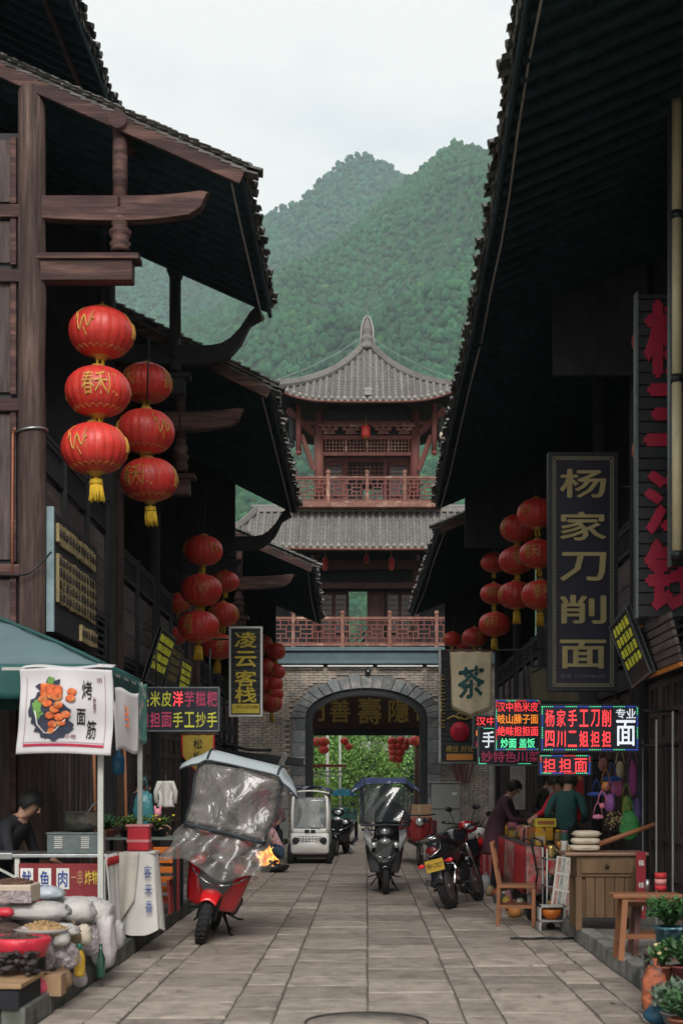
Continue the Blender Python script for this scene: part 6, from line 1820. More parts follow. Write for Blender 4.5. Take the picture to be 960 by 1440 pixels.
def motorcycle(label, loc, rz, lean):
    """front points to -y; seen from behind after turning"""
    t = thing('motorcycle', label, 'motorcycle', loc, group='parked scooters and motorcycles')
    t.rotation_euler = (Matrix.Rotation(rz, 3, 'Z') @ Matrix.Rotation(lean, 3, 'Y')).to_euler()
    wheel(t, 0, .29, .09, spokes=6); wheel(t, 1.28, .29, .12, spokes=6)
    for s_ in (-1, 1):
        b = MB(); b.tube([(s_ * .085, 0, .29), (s_ * .085, .16, .62), (s_ * .08, .25, .86)], [.022, .022, .026], 8); b.build('fork_leg', chrome, t)
        b = MB(); b.tube([(s_ * .11, 1.28, .29), (s_ * .12, .98, .62)], .03, 8); b.lathe([(.034, -.12), (.036, 0), (.034, .12)], (s_ * .118, 1.1, .46), 10); b.build('shock_absorber', chrome, t)
        b = MB(); b.tube([(s_ * .08, .25, .93), (s_ * .2, .28, 1.00), (s_ * .34, .40, 1.0)], .012, 8); b.tube([(s_ * .27, .34, 1.0), (s_ * .38, .43, 1.0)], .018, 8); b.build('handlebar', black_m, t)
        b = MB(); b.tube([(s_ * .24, .31, 1.01), (s_ * .30, .29, 1.14), (s_ * .34, .29, 1.2)], .007, 6); b.ell((s_ * .36, .29, 1.22), (.055, .018, .038), 12); b.build('mirror', black_m, t)
        b = MB(); b.ell((s_ * .19, 1.50, .60), (.05, .03, .028), 10); b.tube([(s_ * .08, 1.48, .61), (s_ * .17, 1.5, .60)], .009, 6); b.build('rear_indicator', paint_red2, t)
        b = MB(); b.tube([(s_ * .13, 1.0, .30), (s_ * .26, 1.02, .27)], .016, 8); b.build('foot_peg', rubber, t)
    b = MB(); b.grid(lambda u, v: ((v - .5) * .12, -.31 * cos(.5 + u * 1.9), .30 + .325 * sin(.5 + u * 1.9) - .02 * (2 * v - 1) ** 2), 10, 6); b.build('front_fender', paint_black, t, solid=.008)
    b = MB(); b.grid(lambda u, v: ((v - .5) * .15, 1.28 - .33 * cos(.9 + u * 2.1), .30 + .345 * sin(.9 + u * 2.1) - .02 * (2 * v - 1) ** 2), 10, 6); b.build('rear_fender', paint_black, t, solid=.008)
    b = MB(); b.tube([(0, .22, .86), (0, .38, .90), (0, .60, .85), (0, .72, .76)], [.10, .19, .17, .09], 14, flat=.8); b.build('tank', paint_black, t)
    b = MB(); b.tube([(0, .64, .80), (0, .8, .82), (0, 1.1, .85), (0, 1.36, .88)], [.10, .15, .16, .12], 14, flat=.42); b.build('seat', seat_m, t)
    b = MB(); b.tube([(0, .7, .66), (0, 1.0, .66), (0, 1.30, .72), (0, 1.52, .76)], [.13, .19, .17, .08], 12, flat=1.0); b.build('tail_fairing', paint_black, t)
    b = MB(); b.tube([(.13, 1.0, .84), (.14, 1.3, .90), (.11, 1.55, .92), (-.11, 1.55, .92), (-.14, 1.3, .90), (-.13, 1.0, .84)], .014, 8)
    for y in (1.35, 1.45): b.tube([(-.12, y, .905), (.12, y, .905)], .009, 6)
    b.build('rear_rack', chrome, t)
    b = MB(); b.tube([(.12, 1.45, .87), (.13, 1.56, .76), (.0, 1.60, .69), (-.13, 1.56, .76), (-.12, 1.45, .87)], .011, 8); b.build('chrome_loop', chrome, t)
    b = MB(); b.ell((0, 1.53, .76), (.085, .03, .05), 12); b.build('tail_light', mat('dark_red_lens', (.16, .008, .012), rough=.15, coat=.8, bump=0), t)
    b = MB(); b.box(-.12, .12, 1.545, 1.552, .50, .65); b.M = Matrix.Identity(4); o = b.build('number_plate', mat('yellow_plate', (.62, .40, .05), rough=.5, var=.1, bump=.05), t)
    text('陕F·L7027', black_m, t, (0, 1.558, .575), 1, face=pi, fit=(.20, .075), depth=.001)
    b = MB(); b.box(-.05, .05, 1.40, 1.545, .42, .66); b.build('plate_bracket', black_m, t)
    b = MB(); b.ell((0, .62, .42), (.13, .19, .15), 12, pw=.8); b.cyl((0, .55, .45), (0, .45, .66), .07, .06, 12)
    for k in range(5): b.cyl((0, .53 - k * .018, .50 + k * .035), (0, .525 - k * .018, .51 + k * .035), .095, .095, 12)
    b.build('engine', dark_metal, t)
    b = MB(); b.tube([(.1, .42, .52), (.13, .38, .36), (.14, .55, .24), (.15, 1.0, .28), (.16, 1.5, .38)], [.02, .02, .022, .035, .045], 10); b.build('exhaust', chrome, t)
    b = MB(); b.tube([(-.10, .85, .25), (-.22, .80, .03)], .012, 6); b.tube([(-.10, .95, .22), (-.16, 1.05, .04), (.16, 1.05, .07), (.10, .95, .22)], .011, 6); b.build('stand', dark_metal, t)
    b = MB(); b.ell((0, .10, .90), (.095, .08, .095), 14); b.build('headlight', lens, t)
    b = MB(); b.ell((0, .20, .98), (.10, .06, .05), 12); b.build('gauge_cluster', black_m, t)
    b = MB(); b.box(.10, .13, .9, 1.32, .52, .66); b.build('silver_side_panel', chrome, t, bev=.012)
    return t
s1.scale = (1.05,) * 3; s2.scale = (.90, .93, .93)
m1 = motorcycle('black motorcycle with a yellow number plate and chrome rack seen from behind on the right', (1.52, 19.15, 0), radians(180 - 20), radians(15))

# ---- white cart
t = thing('electric_cart', 'small white electric cart with a big windscreen and a blue cover on its roof', 'cart', (-1.12, 28.2, 0))
HWc = .385
def bodyp(z): return HWc
b = MB()
b.prism([(-HWc, .30), (-HWc + .05, .20), (HWc - .05, .20), (HWc, .30), (HWc, .52), (HWc - .03, .66), (-HWc + .03, .66), (-HWc, .52)], .0, 2.0)
b.build('body', white_paint, t, bev=.03)
b = MB(); b.grid(lambda u, v: ((u - .5) * 2 * (HWc - .01), -.16 * (1 - (2 * u - 1) ** 2 * .6) * sin(pi * min(1, v * .9 + .1)), .20 + .42 * v), 16, 10); b.build('front_bumper', white_paint, t, solid=.02)
for k in range(4):
    b = MB(); z = .44 + k * .035; b.tube([(-.24 + .48 * i / 10, -.16 * (1 - (.6 * (2 * i / 10 - 1)) ** 2) + .0 - .012, z + .01 * sin(pi * i / 10)) for i in range(11)], .005, 5); b.build('grille_bar', dark_metal, t)
for k in range(7):
    b = MB(); x = -.2 + k * .067; b.tube([(x, -.17, .43), (x, -.15, .56)], .004, 5); b.build('grille_bar', dark_metal, t)
for s_ in (-1, 1):
    b = MB(); b.lathe([(0, -.03), (.05, -.02), (.055, .02), (0, .03)], (s_ * .275, -.12, .47), 16, axis='y'); b.build('headlight', lens, t)
    b = MB(); b.lathe([(.052, -.032), (.066, -.03), (.066, .01), (.052, .01)], (s_ * .275, -.12, .47), 16, axis='y'); b.build('headlight_rim', dark_metal, t)
    b = MB(); b.tube([(s_ * .345, -.02, .64), (s_ * .35, .03, 1.0), (s_ * .335, .10, 1.30), (s_ * .27, .14, 1.40)], [.035, .033, .035, .04], 8); b.build('screen_pillar', white_paint, t)
    b = MB(); b.tube([(s_ * .345, 1.6, .64), (s_ * .345, 1.55, 1.36)], .03, 8); b.build('rear_pillar', white_paint, t)
b = MB(); b.box(-.34, .34, -.03, .3, .62, .70); b.build('dashboard', white_paint, t, bev=.02)
for s_ in (-.10, .02):
    b = MB(); b.box(s_, s_ + .09, -.05, -.02, .62, .68); b.build('vent', dark_metal, t)
b = MB(); b.tube([(.02, -.03, .72), (.24, -.02, .68)], .008, 5); b.build('wiper', dark_metal, t)
b = MB(); b.grid(lambda u, v: ((u - .5) * .64, .0 + .10 * v - .03 * (1 - (2 * u - 1) ** 2), .70 + .62 * v), 10, 8); b.build('windscreen', clear_mat('cart_windscreen', (.5, .55, .55), .38, .06, .1, 1.5), t, solid=.004)
b = MB(); b.grid(lambda u, v: ((u - .5) * 2 * (.17 + .13 * (2 * v - 1) ** 2) - .0, .12 + .1 * v + .02 * sin(u * 9), .70 + .62 * v), 10, 12); b.build('hanging_film', mat('pale_film', ()), t, solid=.003)
b = MB(); b.grid(lambda u, v: ((u - .5) * .78, .02 + v * 1.65, 1.40 + .05 * (1 - (2 * u - 1) ** 2)), 10, 6); b.build('roof', white_paint, t, solid=.03)
b = MB(); b.grid(lambda u, v: ((u - .5) * .84, .03 + v * 1.6, 1.47 + .055 * (1 - (2 * u - 1) ** 2) - .05 * max(0, abs(2 * u - 1) - .8) / .2 + .018 * sin(u * 13 + v * 9)), 24, 24); b.build('roof_cover', cloth_blue, t, solid=.01)
b = MB(); b.box(-.30, .30, .8, .95, .45, 1.10); b.box(-.30, .30, .55, .95, .45, .62); b.build('seat', seat_m, t, bev=.03)
b = MB(); b.tube([(.12 + .14 * cos(a), .40 + .03 * sin(a), .86 + .13 * sin(a)) for a in [2 * pi * k / 16 for k in range(17)]], .012, 6); b.build('steering_wheel', black_m, t)
b = MB(); b.box(-.36, .36, .1, 1.95, .12, .22); b.build('underframe', black_m, t)
for s_ in (-1, 1):
    for y in (.15, 1.6):
        wheel(t, y, .20, .12, x=s_ * (HWc + .0), rimm=grey_metal)

# ---- cargo trikes
def trike(label, loc, rz, boxm, load=None):
    t = thing('cargo_tricycle', label, 'tricycle', loc, rz, group='cargo tricycles')
    wheel(t, 0, .25, .09); 
    for s_ in (-1, 1): wheel(t, 1.75, .25, .10, x=s_ * .42)
    b = MB(); b.tube([(0, 0, .25), (0, .15, .75), (0, .2, .95)], .03, 8); b.tube([(-.34, .36, 1.0), (-.15, .22, .98), (.15, .22, .98), (.34, .36, 1.0)], .014, 8); b.build('fork_and_bar', dark_metal, t)
    b = MB(); b.grid(lambda u, v: ((u - .5) * .5 * (1 - .4 * (1 - v)), .02 + .08 * abs(2 * u - 1), .48 + .46 * v), 8, 6); b.build('front_shield', boxm, t, solid=.02)
    b = MB(); b.ell((0, -.02, .86), (.09, .05, .08), 12); b.build('headlight', lens, t)
    b = MB(); b.tube([(0, .2, .42), (0, .7, .40), (0, 2.1, .42)], .04, 8); b.box(-.12, .12, .62, .95, .62, .72); b.build('frame_and_seat', dark_metal, t)
    for (x0, x1, y0, y1, z0, z1) in ((-.45, .45, 1.0, 2.3, .50, .54), (-.45, -.42, 1.0, 2.3, .54, .86), (.42, .45, 1.0, 2.3, .54, .86), (-.42, .42, 1.0, 1.03, .54, .86), (-.42, .42, 2.27, 2.3, .54, .86)):
        b = MB(); b.box(x0, x1, y0, y1, z0, z1); b.build('cargo_panel', boxm, t, bev=.006)
    for k in range(4):
        b = MB(); b.box(-.46 + .28 * k, -.43 + .28 * k, .985, .998, .5, .86); b.build('panel_rib', dark_metal, t)
    return t
trike('dark green cargo tricycle coming out of the passage under the arch', (-.72, 40.2, 0), 0, mat('dark_green_paint', (.02, .085, .075), rough=.45, coat=.3))
trike('red cargo tricycle with a cardboard box parked behind the black scooter', (1.02, 27.2, 0), radians(4), mat('dull_red_paint', (.20, .02, .02), rough=.4, coat=.3))
t = thing('cardboard_box', 'brown cardboard box standing in the red cargo tricycle', 'box', (1.06, 28.9, .545))
b = MB(); b.box(-.25, .25, -.25, .25, 0, .62); b.build('box', mat('cardboard', (.30, .19, .11), rough=.85, var=.15), t, bev=.008)
b = MB(); b.box(-.252, .252, -.03, .03, .621, .625); b.box(-.03, .03, -.256, -.251, .40, .62); b.build('tape', mat('tape', (.35, .28, .17), rough=.3), t)
# umbrella on the far tricycle
t = thing('umbrella', 'small blue umbrella over the dark green cargo tricycle', 'umbrella', (-.70, 41.6, .55))
b = MB(); b.lathe([(.42, .72), (.34, .82), (.18, .90), (.02, .93), (0, .94)], (0, 0, 0), 8, smooth=False); b.build('canopy', mat('blue_umbrella', (.03, .22, .35), rough=.6), t)
b = MB(); b.cyl((0, 0, 0), (0, 0, .93), .012); b.build('pole', dark_metal, t)
# ================================================================ FIRE
fire_m = bpy.data.materials.new('flame'); fire_m.use_nodes = True
_n = fire_m.node_tree.nodes; _l = fire_m.node_tree.links; _n.clear()
_tc = _n.new('ShaderNodeTexCoord'); _nz = _n.new('ShaderNodeTexNoise'); _nz.inputs['Scale'].default_value = 9; _l.new(_tc.outputs['Object'], _nz.inputs['Vector'])
_cr = _n.new('ShaderNodeValToRGB'); _cr.color_ramp.elements[0].color = (1, .10, .01, 1); _cr.color_ramp.elements[0].position = .35; _cr.color_ramp.elements[1].color = (1, .62, .14, 1); _cr.color_ramp.elements[1].position = .62
_l.new(_nz.outputs['Fac'], _cr.inputs[0]); _em = _n.new('ShaderNodeEmission'); _em.inputs['Strength'].default_value = 2.2; _l.new(_cr.outputs[0], _em.inputs[0])
_tr = _n.new('ShaderNodeBsdfTransparent'); _mx = _n.new('ShaderNodeMixShader'); _mx.inputs[0].default_value = .75
_l.new(_tr.outputs[0], _mx.inputs[1]); _l.new(_em.outputs[0], _mx.inputs[2]); _o = _n.new('ShaderNodeOutputMaterial'); _l.new(_mx.outputs[0], _o.inputs[0])
t = thing('fire_basin', 'round iron basin with burning wood and orange flames beside the left kerb', 'fire', (-1.68, 25.6, 0))
b = MB(); b.lathe([(.16, 0), (.26, .04), (.31, .12), (.29, .12), (.24, .06), (0, .05)], (0, 0, 0), 24); b.build('basin', dark_metal, t)
for k in range(6):
    a = k * 1.05; b = MB(); b.tube([(.22 * cos(a), .22 * sin(a), .08), (-.10 * cos(a), -.10 * sin(a), .20)], .025, 7); b.build('log', mat('charred_wood', (.05, .03, .025), rough=.9, var=.5), t)
b = MB(); b.tube([(-.75, .1, .25), (-.15, .0, .20)], .05, 10); b.build('log', mat('log_wood', (.25, .14, .08), rough=.85, var=.3), t)
fr = random.Random(11)
for k in range(11):
    a = fr.uniform(0, 6.28); r = fr.uniform(.0, .19); h = fr.uniform(.22, .52) * (1.2 if k < 3 else .8); x = r * cos(a) - .06; y = r * sin(a); w0 = fr.uniform(.035, .07)
    b = MB(); b.tube([(x, y, .08), (x + .02, y, .08 + h * .3), (x - .05 + fr.uniform(-.03, .03), y, .08 + h * .6), (x - .09 + fr.uniform(-.05, .03), y, .08 + h * .85), (x - .10 + fr.uniform(-.06, .06), y, .08 + h)], [w0 * .8, w0, w0 * .75, w0 * .35, .004], 8, flat=.7); b.build('flame', fire_m, t)

# ================================================================ LEFT STALLS
teal = mat('teal_canopy_cloth', (.088, .140, .152), rough=.7, var=.15, scale=2, bump=.12)
teal_d = mat('dark_teal_valance', (.015, .075, .072), rough=.7, var=.2)
t = thing('market_tent', 'teal market tent at the left edge on white poles with a dark green valance', 'tent', (-2.2, 11.8, .14))
def tent_pt(u, v):
    # u across street (0 = street edge), v along it
    x = -3.4 * u; y = v * 2.05
    rise = .86 * (1 - max(abs(2 * u - 1), abs(2 * v - 1))) ** 1.0
    sag = -.10 * sin(pi * u) * sin(pi * v)
    return (x, y, 2.42 + rise + sag)
b = MB(); b.grid(tent_pt, 24, 16, smooth=True); b.build('canopy', teal, t, solid=.006)
for (c0, c1) in (((0, 0), (.5, .5)), ((0, 1), (.5, .5))):
    b = MB(); b.tube([Vector(tent_pt(c0[0] + (c1[0] - c0[0]) * k / 10, c0[1] + (c1[1] - c0[1]) * k / 10)) + Vector((0, 0, .012)) for k in range(11)], .016, 6); b.build('canopy_seam', teal_d, t)
for nm, f in (('front', lambda u, v: (-3.4 * u, -.01 + .012 * sin(u * 40) * v, 2.42 - .27 * v - .02 * abs(sin(u * 22)) * v)), ('side', lambda u, v: (.01 + .012 * sin(u * 30) * v, 2.05 * u, 2.42 - .26 * v - .02 * abs(sin(u * 14)) * v)), ('back', lambda u, v: (-3.4 * u, 2.06 + .012 * sin(u * 40) * v, 2.42 - .27 * v))):
    b = MB(); b.grid(f, 60, 5); b.build('valance', teal_d, t, solid=.004)
text('啤', cloth_white, t, (-1.12, -.03, 2.31), 1, fit=(.19, .19), bold=.012, depth=.003)
text('酒', cloth_white, t, (-1.40, -.03, 2.31), 1, fit=(.19, .19), bold=.012, depth=.003)
for (x, y) in ((0, 0), (0, 2.05), (-3.4, 0)):
    b = MB(); b.box(x - .022, x + .022, y - .022, y + .022, 0, 2.42); b.build('pole', pole_m, t)
    b = MB(); b.box(x - .045, x + .045, y - .045, y + .045, 0, .012); b.build('foot_plate', pole_m, t)
b = MB(); b.beam((0, 0, 2.38), (0, 2.05, 2.38), .025, .025); b.beam((0, 0, 2.38), (-3.4, 0, 2.38), .025, .025); b.build('top_rail', pole_m, t)

# food banner in front of the tent
t = thing('food_banner', 'white cloth banner with grilled skewers printed on it and three large black characters', 'banner', at(93, 941, 11.62))
Wb, Hb = 130 * 11.62 / FPX, 120 * 11.62 / FPX
fb = lambda u, v: ((u - .5) * Wb + .012 * sin(v * 4) - .02 * v * (1 - u), .012 * sin(u * 5 + v * 6) + .008 * sin(u * 13 - v * 4) + .01 * sin(v * 11), -v * Hb + .012 * sin(u * 4) - .03 * v * u * 0)
b = MB(); b.grid(fb, 36, 30); b.build('cloth', mat('white_print_cloth', (.60, .58, .60), rough=.8, var=.08, scale=3, bump=.2), t, solid=.004)
b = MB(); b.grid(lambda u, v: ((u - .5) * Wb, .02 + v * .16, .01 + .035 * v + .01 * sin(u * 9)), 20, 4); b.build('folded_top', mat('white_print_cloth', ()), t, solid=.004)
def onb(px, py, off=-.012):   # place by fraction of the cloth
    p = fb(px, py); return Vector((p[0], p[1] + off, p[2]))
pr_red = mat('printed_red', (.40, .02, .06), rough=.8, bump=0); pr_navy = mat('printed_navy', (.03, .035, .06), rough=.8, bump=0); pr_green = mat('printed_green', (.12, .25, .06), rough=.8, var=.3, bump=0)
pr_food = mat('printed_orange', (.55, .11, .03), rough=.7, var=.6, scale=22, bump=0, col2=(.55, .22, .08), c2scale=12)
b = MB()
def strip(b, x0, x1, y0, y1, off=-.010, nn=12):
    b.grid(lambda u, v: onb(x0 + (x1 - x0) * u, y0 + (y1 - y0) * v, off), nn, nn, smooth=True)
strip(b, .07, .92, .885, .915); b.build('border_band', pr_red, t)
b = MB()
for a in ((.07, .074, .10, .88), (.915, .919, .06, .88), (.07, .92, .865, .87)): strip(b, *a)
b.build('border_line', mat('printed_mauve', (.25, .04, .12), rough=.8, bump=0), t)
b = MB(); rr = random.Random(6)
def blot(b, cx, cy, rx, ry, off, ang=0, n=16, jag=0.0):
    V = [onb(cx, cy, off)]
    for k in range(n):
        a = 2 * pi * k / n; q = 1 + rr.uniform(-jag, jag)
        x = rx * cos(a) * q; y = ry * sin(a) * q
        V.append(onb(cx + x * cos(ang) - y * sin(ang), cy + x * sin(ang) + y * cos(ang), off))
    b.add(V, [(0, 1 + k, 1 + (k + 1) % n) for k in range(n)], 0, False)
blot(b, .36, .62, .20, .20, -.014, .4, 26, .25); blot(b, .42, .76, .15, .07, -.014, -.3, 20, .35); blot(b, .30, .25, .14, .10, -.014, -.5, 20, .4); blot(b, .30, .50, .17, .22, -.0142, -.3, 24, .2)
b.build('printed_plate', pr_navy, t)
b = MB(); b.tube([onb(.17, .5, -.018), onb(.20, .66, -.018), onb(.28, .76, -.018), onb(.36, .77, -.018), onb(.45, .66, -.018), onb(.5, .6, -.018)], .006, 5); b.build('printed_rim', cloth_white, t)
b = MB()
for (x, y) in ((.21, .40), (.19, .50), (.22, .55), (.33, .14), (.18, .45)): blot(b, x, y, .045, .05, -.017, rr.uniform(0, 3), 10, .3)
b.build('printed_leaf', pr_green, t)['kind'] = 'stuff'
b = MB()
for (x, y, a) in [(.27 + .07 * i, .22 + .03 * j + .015 * i, .3 * j) for i in range(3) for j in range(4)] + [(.30, .42, .2), (.42, .44, .5), (.25, .37, 0), (.33, .56, .6), (.43, .58, .6), (.50, .55, .5), (.36, .66, .7), (.45, .64, .6), (.34, .73, .8), (.55, .36, 1.3), (.56, .28, 1.2), (.38, .49, .3), (.40, .35, 1)]:
    b.ell(onb(x, y, -.020), (.042, .005, .031), 10, rings=6, jit=.08)
b.build('printed_food', pr_food, t)
def cloth_char(ch, cx, cy, w_, h_, m_=pr_navy):
    me = text_mesh(ch, 1, .001, .018); wd = max(v.co.x for v in me.vertices) * 2; ht = max(v.co.y for v in me.vertices) * 2
    for v in me.vertices:
        p = onb(cx + v.co.x / wd * w_, cy - v.co.y / ht * h_, -.013); v.co = p
    me.materials.clear(); me.materials.append(m_); link(bpy.data.objects.new('lettering', me), t)
cloth_char('烤', .72, .25, .11, .22, black_m); cloth_char('面', .66, .57, .09, .19, black_m); cloth_char('筋', .77, .71, .10, .22, black_m)
cloth_char('印', .86, .13, .05, .06, pr_red); cloth_char('小吃', .56, .80, .12, .05, pr_red)
cloth_char('美味', .80, .42, .03, .20, mat('printed_mauve', ()))
# two side banners hung between the poles
def side_banner(label, y0, px0, px1, py0, py1, m_, char, cm):
    c = at((px0 + px1) / 2, py0, y0); W = (px1 - px0) * y0 / FPX; H = (py1 - py0) * y0 / FPX
    t = thing('side_banner', label, 'banner', c)
    b = MB(); b.grid(lambda u, v: ((u - .5) * W * (1 - .2 * v) + .02 * v, u * .5 + .02 * sin(u * 8 + v * 3), -v * H + .02 * sin(u * 6)), 14, 14); b.build('cloth', m_, t, solid=.004)
    text(char, cm, t, (0.0, .2, -H * .45), 1, fit=(W * .5, H * .45), depth=.002)
    return t
side_banner('white cloth with a printed red dish hanging right of the food banner', 12.3, 158, 182, 968, 1056, mat('white_print_cloth', ()), '串', pr_food)
side_banner('green and pale printed cloth hanging from the far corner of the teal tent', 13.4, 178, 195, 955, 1042, mat('green_print_cloth', (.10, .25, .22), rough=.8, var=.4, scale=9, col2=(.5, .42, .42), c2scale=6), '冰', pr_red)

# grill table
t = thing('stall_table', 'metal stall table with a red lettered front under the teal tent', 'table', (-2.63, 12.55, .14))
b = MB(); b.box(-.42, .40, -.3, .3, .79, .82); b.build('tabletop', grey_metal, t, bev=.005)
b = MB(); b.box(-.75, -.43, -.25, .2, .77, .83); b.build('side_tray', grey_metal, t, bev=.008)
for (x, y) in ((-.38, -.26), (.36, -.26), (-.38, .26), (.36, .26)):
    b = MB(); b.box(x - .02, x + .02, y - .02, y + .02, 0, .79); b.build('leg', pole_m, t)
b = MB(); b.beam((-.70, -.24, .77), (-.40, -.26, .62), .02, .02); b.build('brace', pole_m, t)
b = MB(); b.box(-.36, .34, -.300, -.285, .30, .74); b.build('front_panel', mat('dark_red_panel', (.20, .02, .025), rough=.6, var=.2), t)
for k, ch in enumerate('鱿鱼肉'):
    b = MB(); x = -.29 + k * .155; b.box(x - .055, x + .055, -.306, -.301, .52, .70); b.build('white_label', cloth_white, t)
    text(ch, mat('blue_print', (.03, .06, .25), rough=.7), t, (x, -.310, .61), 1, fit=(.08, .14), depth=.002, bold=.02)
text('一串', mat('faded_print', (.42, .22, .12)), t, (.14, -.305, .62), 1, fit=(.10, .14), depth=.002); text('炸物', yellow_m, t, (.27, -.305, .62), 1, fit=(.12, .12), depth=.002)
t = thing('griddle_box', 'grey steel griddle box with two sets of pale louvres on the stall table', 'griddle', (-2.52, 12.42, .962))
b = MB(); b.box(-.23, .22, -.16, .16, 0, .17); b.box(-.24, .23, -.17, .17, .171, .185); b.build('box', mat('steel_box', (.11, .135, .135), rough=.45, metal=.4, var=.15), t, bev=.006)
b = MB()
for x in (-.13, .10):
    for k in range(6): b.box(x - .035, x + .035, -.168, -.160, .05 + k * .018, .059 + k * .018)
b.build('louvre', pole_m, t)
t = thing('cooking_pot', 'wide steel pot with a ladle steaming on top of the griddle box', 'pot', (-2.48, 12.42, 1.150))
b = MB(); b.lathe([(.08, 0), (.14, .03), (.17, .10), (.175, .17), (.185, .175), (.165, .175), (.13, .12), (0, .10)], (0, 0, 0), 28); b.build('pot_body', mat('pot_steel', (.25, .24, .22), rough=.25, metal=.9, var=.2), t)
b = MB(); b.tube([(.03, 0, .14), (.10, .02, .24), (.14, .03, .27)], .008, 6); b.build('ladle', grey_metal, t)
b = MB(); b.ell((0, 0, .14), (.14, .14, .03), 16, jit=.05); b.build('stew', mat('stew', (.12, .08, .03), rough=.4, var=.5), t)
t = thing('striped_cloth', 'white cloth with a red top band draped on the street end of the stall table', 'cloth', (-2.20, 12.30, .96))
b = MB(); b.grid(lambda u, v: (.012 * sin(u * 14 + v * 2) + .05 * v, (u - .5) * .5 - .05, -.78 * v), 20, 12); b.build('cloth', cloth_white, t, solid=.005)
b = MB(); b.grid(lambda u, v: (.018 + .012 * sin(u * 14), (u - .5) * .5 - .05, -.02 - .07 * v), 20, 2); b.build('red_band', red_m, t, solid=.003)

# cloth covered stand with the red box
t = thing('draped_stand', 'tall narrow stand under a white cloth with blue characters on the left kerb', 'stand', (-2.10, 13.3, .14))
def drape_f(u, v):
    a = u * 2 * pi; sq = lambda c: math.copysign(abs(c) ** .55, c)
    r = .15 + .055 * v + .012 * sin(a * 7 + 1) * v
    hemz = .80 - v * (.74 + .03 * sin(a * 3))
    return (sq(cos(a)) * r, sq(sin(a)) * r, hemz)
b = MB(); b.grid(drape_f, 56, 14); b.box(-.15, .15, -.15, .15, .785, .80); b.build('cloth', cloth_white, t)
b = MB(); b.grid(lambda u, v: (-.19 + .20 * u - .04 * v, -.20 - .03 * v + .02 * sin(u * 7), .80 - v * (.45 + .28 * (1 - u))), 12, 12); b.build('cloth_fold', mat('cream_cloth', (.52, .48, .43), rough=.85, var=.12, bump=.25), t, solid=.006)
for k, ch in enumerate('客来香'): text(ch, mat('blue_print', ()), t, (.09 + .008 * k, -.212 - .012 * k, .62 - k * .16), 1, fit=(.07, .11), depth=.002)
t = thing('red_tin', 'square red container with a pale band standing on the draped stand', 'container', (-2.12, 13.3, .945))
b = MB(); b.box(-.10, .10, -.09, .09, 0, .225); b.build('body', mat('red_tin_paint', (.48, .02, .035), rough=.45, var=.2), t, bev=.012)
b = MB(); b.box(-.103, .103, -.093, .093, .08, .105); b.box(-.11, .11, -.10, .10, .226, .245); b.build('band', mat('faded_pink', (.55, .22, .22), rough=.6), t)

# ---- pavement shop on the left behind
t = thing('plant_table', 'dark table with potted greens in front of the left shop', 'table', (-2.62, 16.3, .14))
b = MB(); b.box(-.4, .5, -.3, .4, .80, .83); b.build('tabletop', mat('grey_green_top', (.16, .19, .17), rough=.6), t)
for (x, y) in ((-.36, -.26), (.46, -.26), (-.36, .36), (.46, .36)):
    b = MB(); b.box(x - .02, x + .02, y - .02, y + .02, 0, .80); b.build('leg', black_m, t)
def plant(label, loc, n, r, h, green=(.07, .16, .04), potm=None, pr=.09, ph=.14, cat='plant', flower=None, seed=1):
    t = thing('potted_plant', label, cat, loc); rr = random.Random(seed)
    if ph:
        b = MB(); b.lathe([(pr * .75, 0), (pr, ph * .9), (pr * 1.08, ph * .9), (pr * 1.08, ph), (pr * .9, ph), (pr * .85, ph * .85), (0, ph * .85)], (0, 0, 0), 18); b.build('pot', potm or mat('terracotta', (.28, .10, .06), rough=.85, var=.25), t)
    b = MB()
    for k in range(n):
        a = rr.uniform(0, 6.28); l = rr.uniform(.5, 1) * h; sp = rr.uniform(.1, 1) * r
        p0 = Vector((0, 0, ph * .9)); p1 = Vector((sp * .5 * cos(a), sp * .5 * sin(a), ph + l * .6)); p2 = Vector((sp * cos(a), sp * sin(a), ph + l * rr.uniform(.6, 1)))
        b.tube([p0, p1, p2], .004, 4)
        for q in range(5):
            f = rr.uniform(.4, 1); c = p1.lerp(p2, f) + Vector((rr.uniform(-.02, .02),) * 3); d = Vector((rr.uniform(-1, 1), rr.uniform(-1, 1), rr.uniform(-.4, .8))).normalized(); s_ = d.cross(Vector((0, 0, 1))).normalized() * rr.uniform(.010, .02); L = rr.uniform(.04, .08)
            b.add([c, c + d * L * .5 + s_, c + d * L, c + d * L * .5 - s_], [(0, 1, 2, 3)])
    b.build('foliage', mat('plant_leaf_%d' % seed, green, rough=.55, var=.5, scale=18, bump=.1), t)
    if flower:
        b = MB()
        for k in range(9): a = rr.uniform(0, 6.28); b.ell((rr.uniform(0, r) * cos(a), rr.uniform(0, r) * sin(a), ph + h * rr.uniform(.6, 1)), (.018, .018, .014), 7, rings=5)
        b.build('blossom', flower, t)
    return t
for k, (x, y, l_) in enumerate(((-2.95, 16.15, 'leafy green plant on the left end of the dark plant table'), (-2.68, 16.1, 'low yellow green plant in the middle of the dark plant table'), (-2.38, 16.2, 'bushy plant with yellow tips on the right end of the plant table'))):
    plant(l_, (x, y, .975), 46, .20, .16, (.10, .17, .04) if k != 0 else (.05, .14, .05), dark_metal if k else None, .12, .08, seed=30 + k, flower=yellow_m if k == 2 else None)
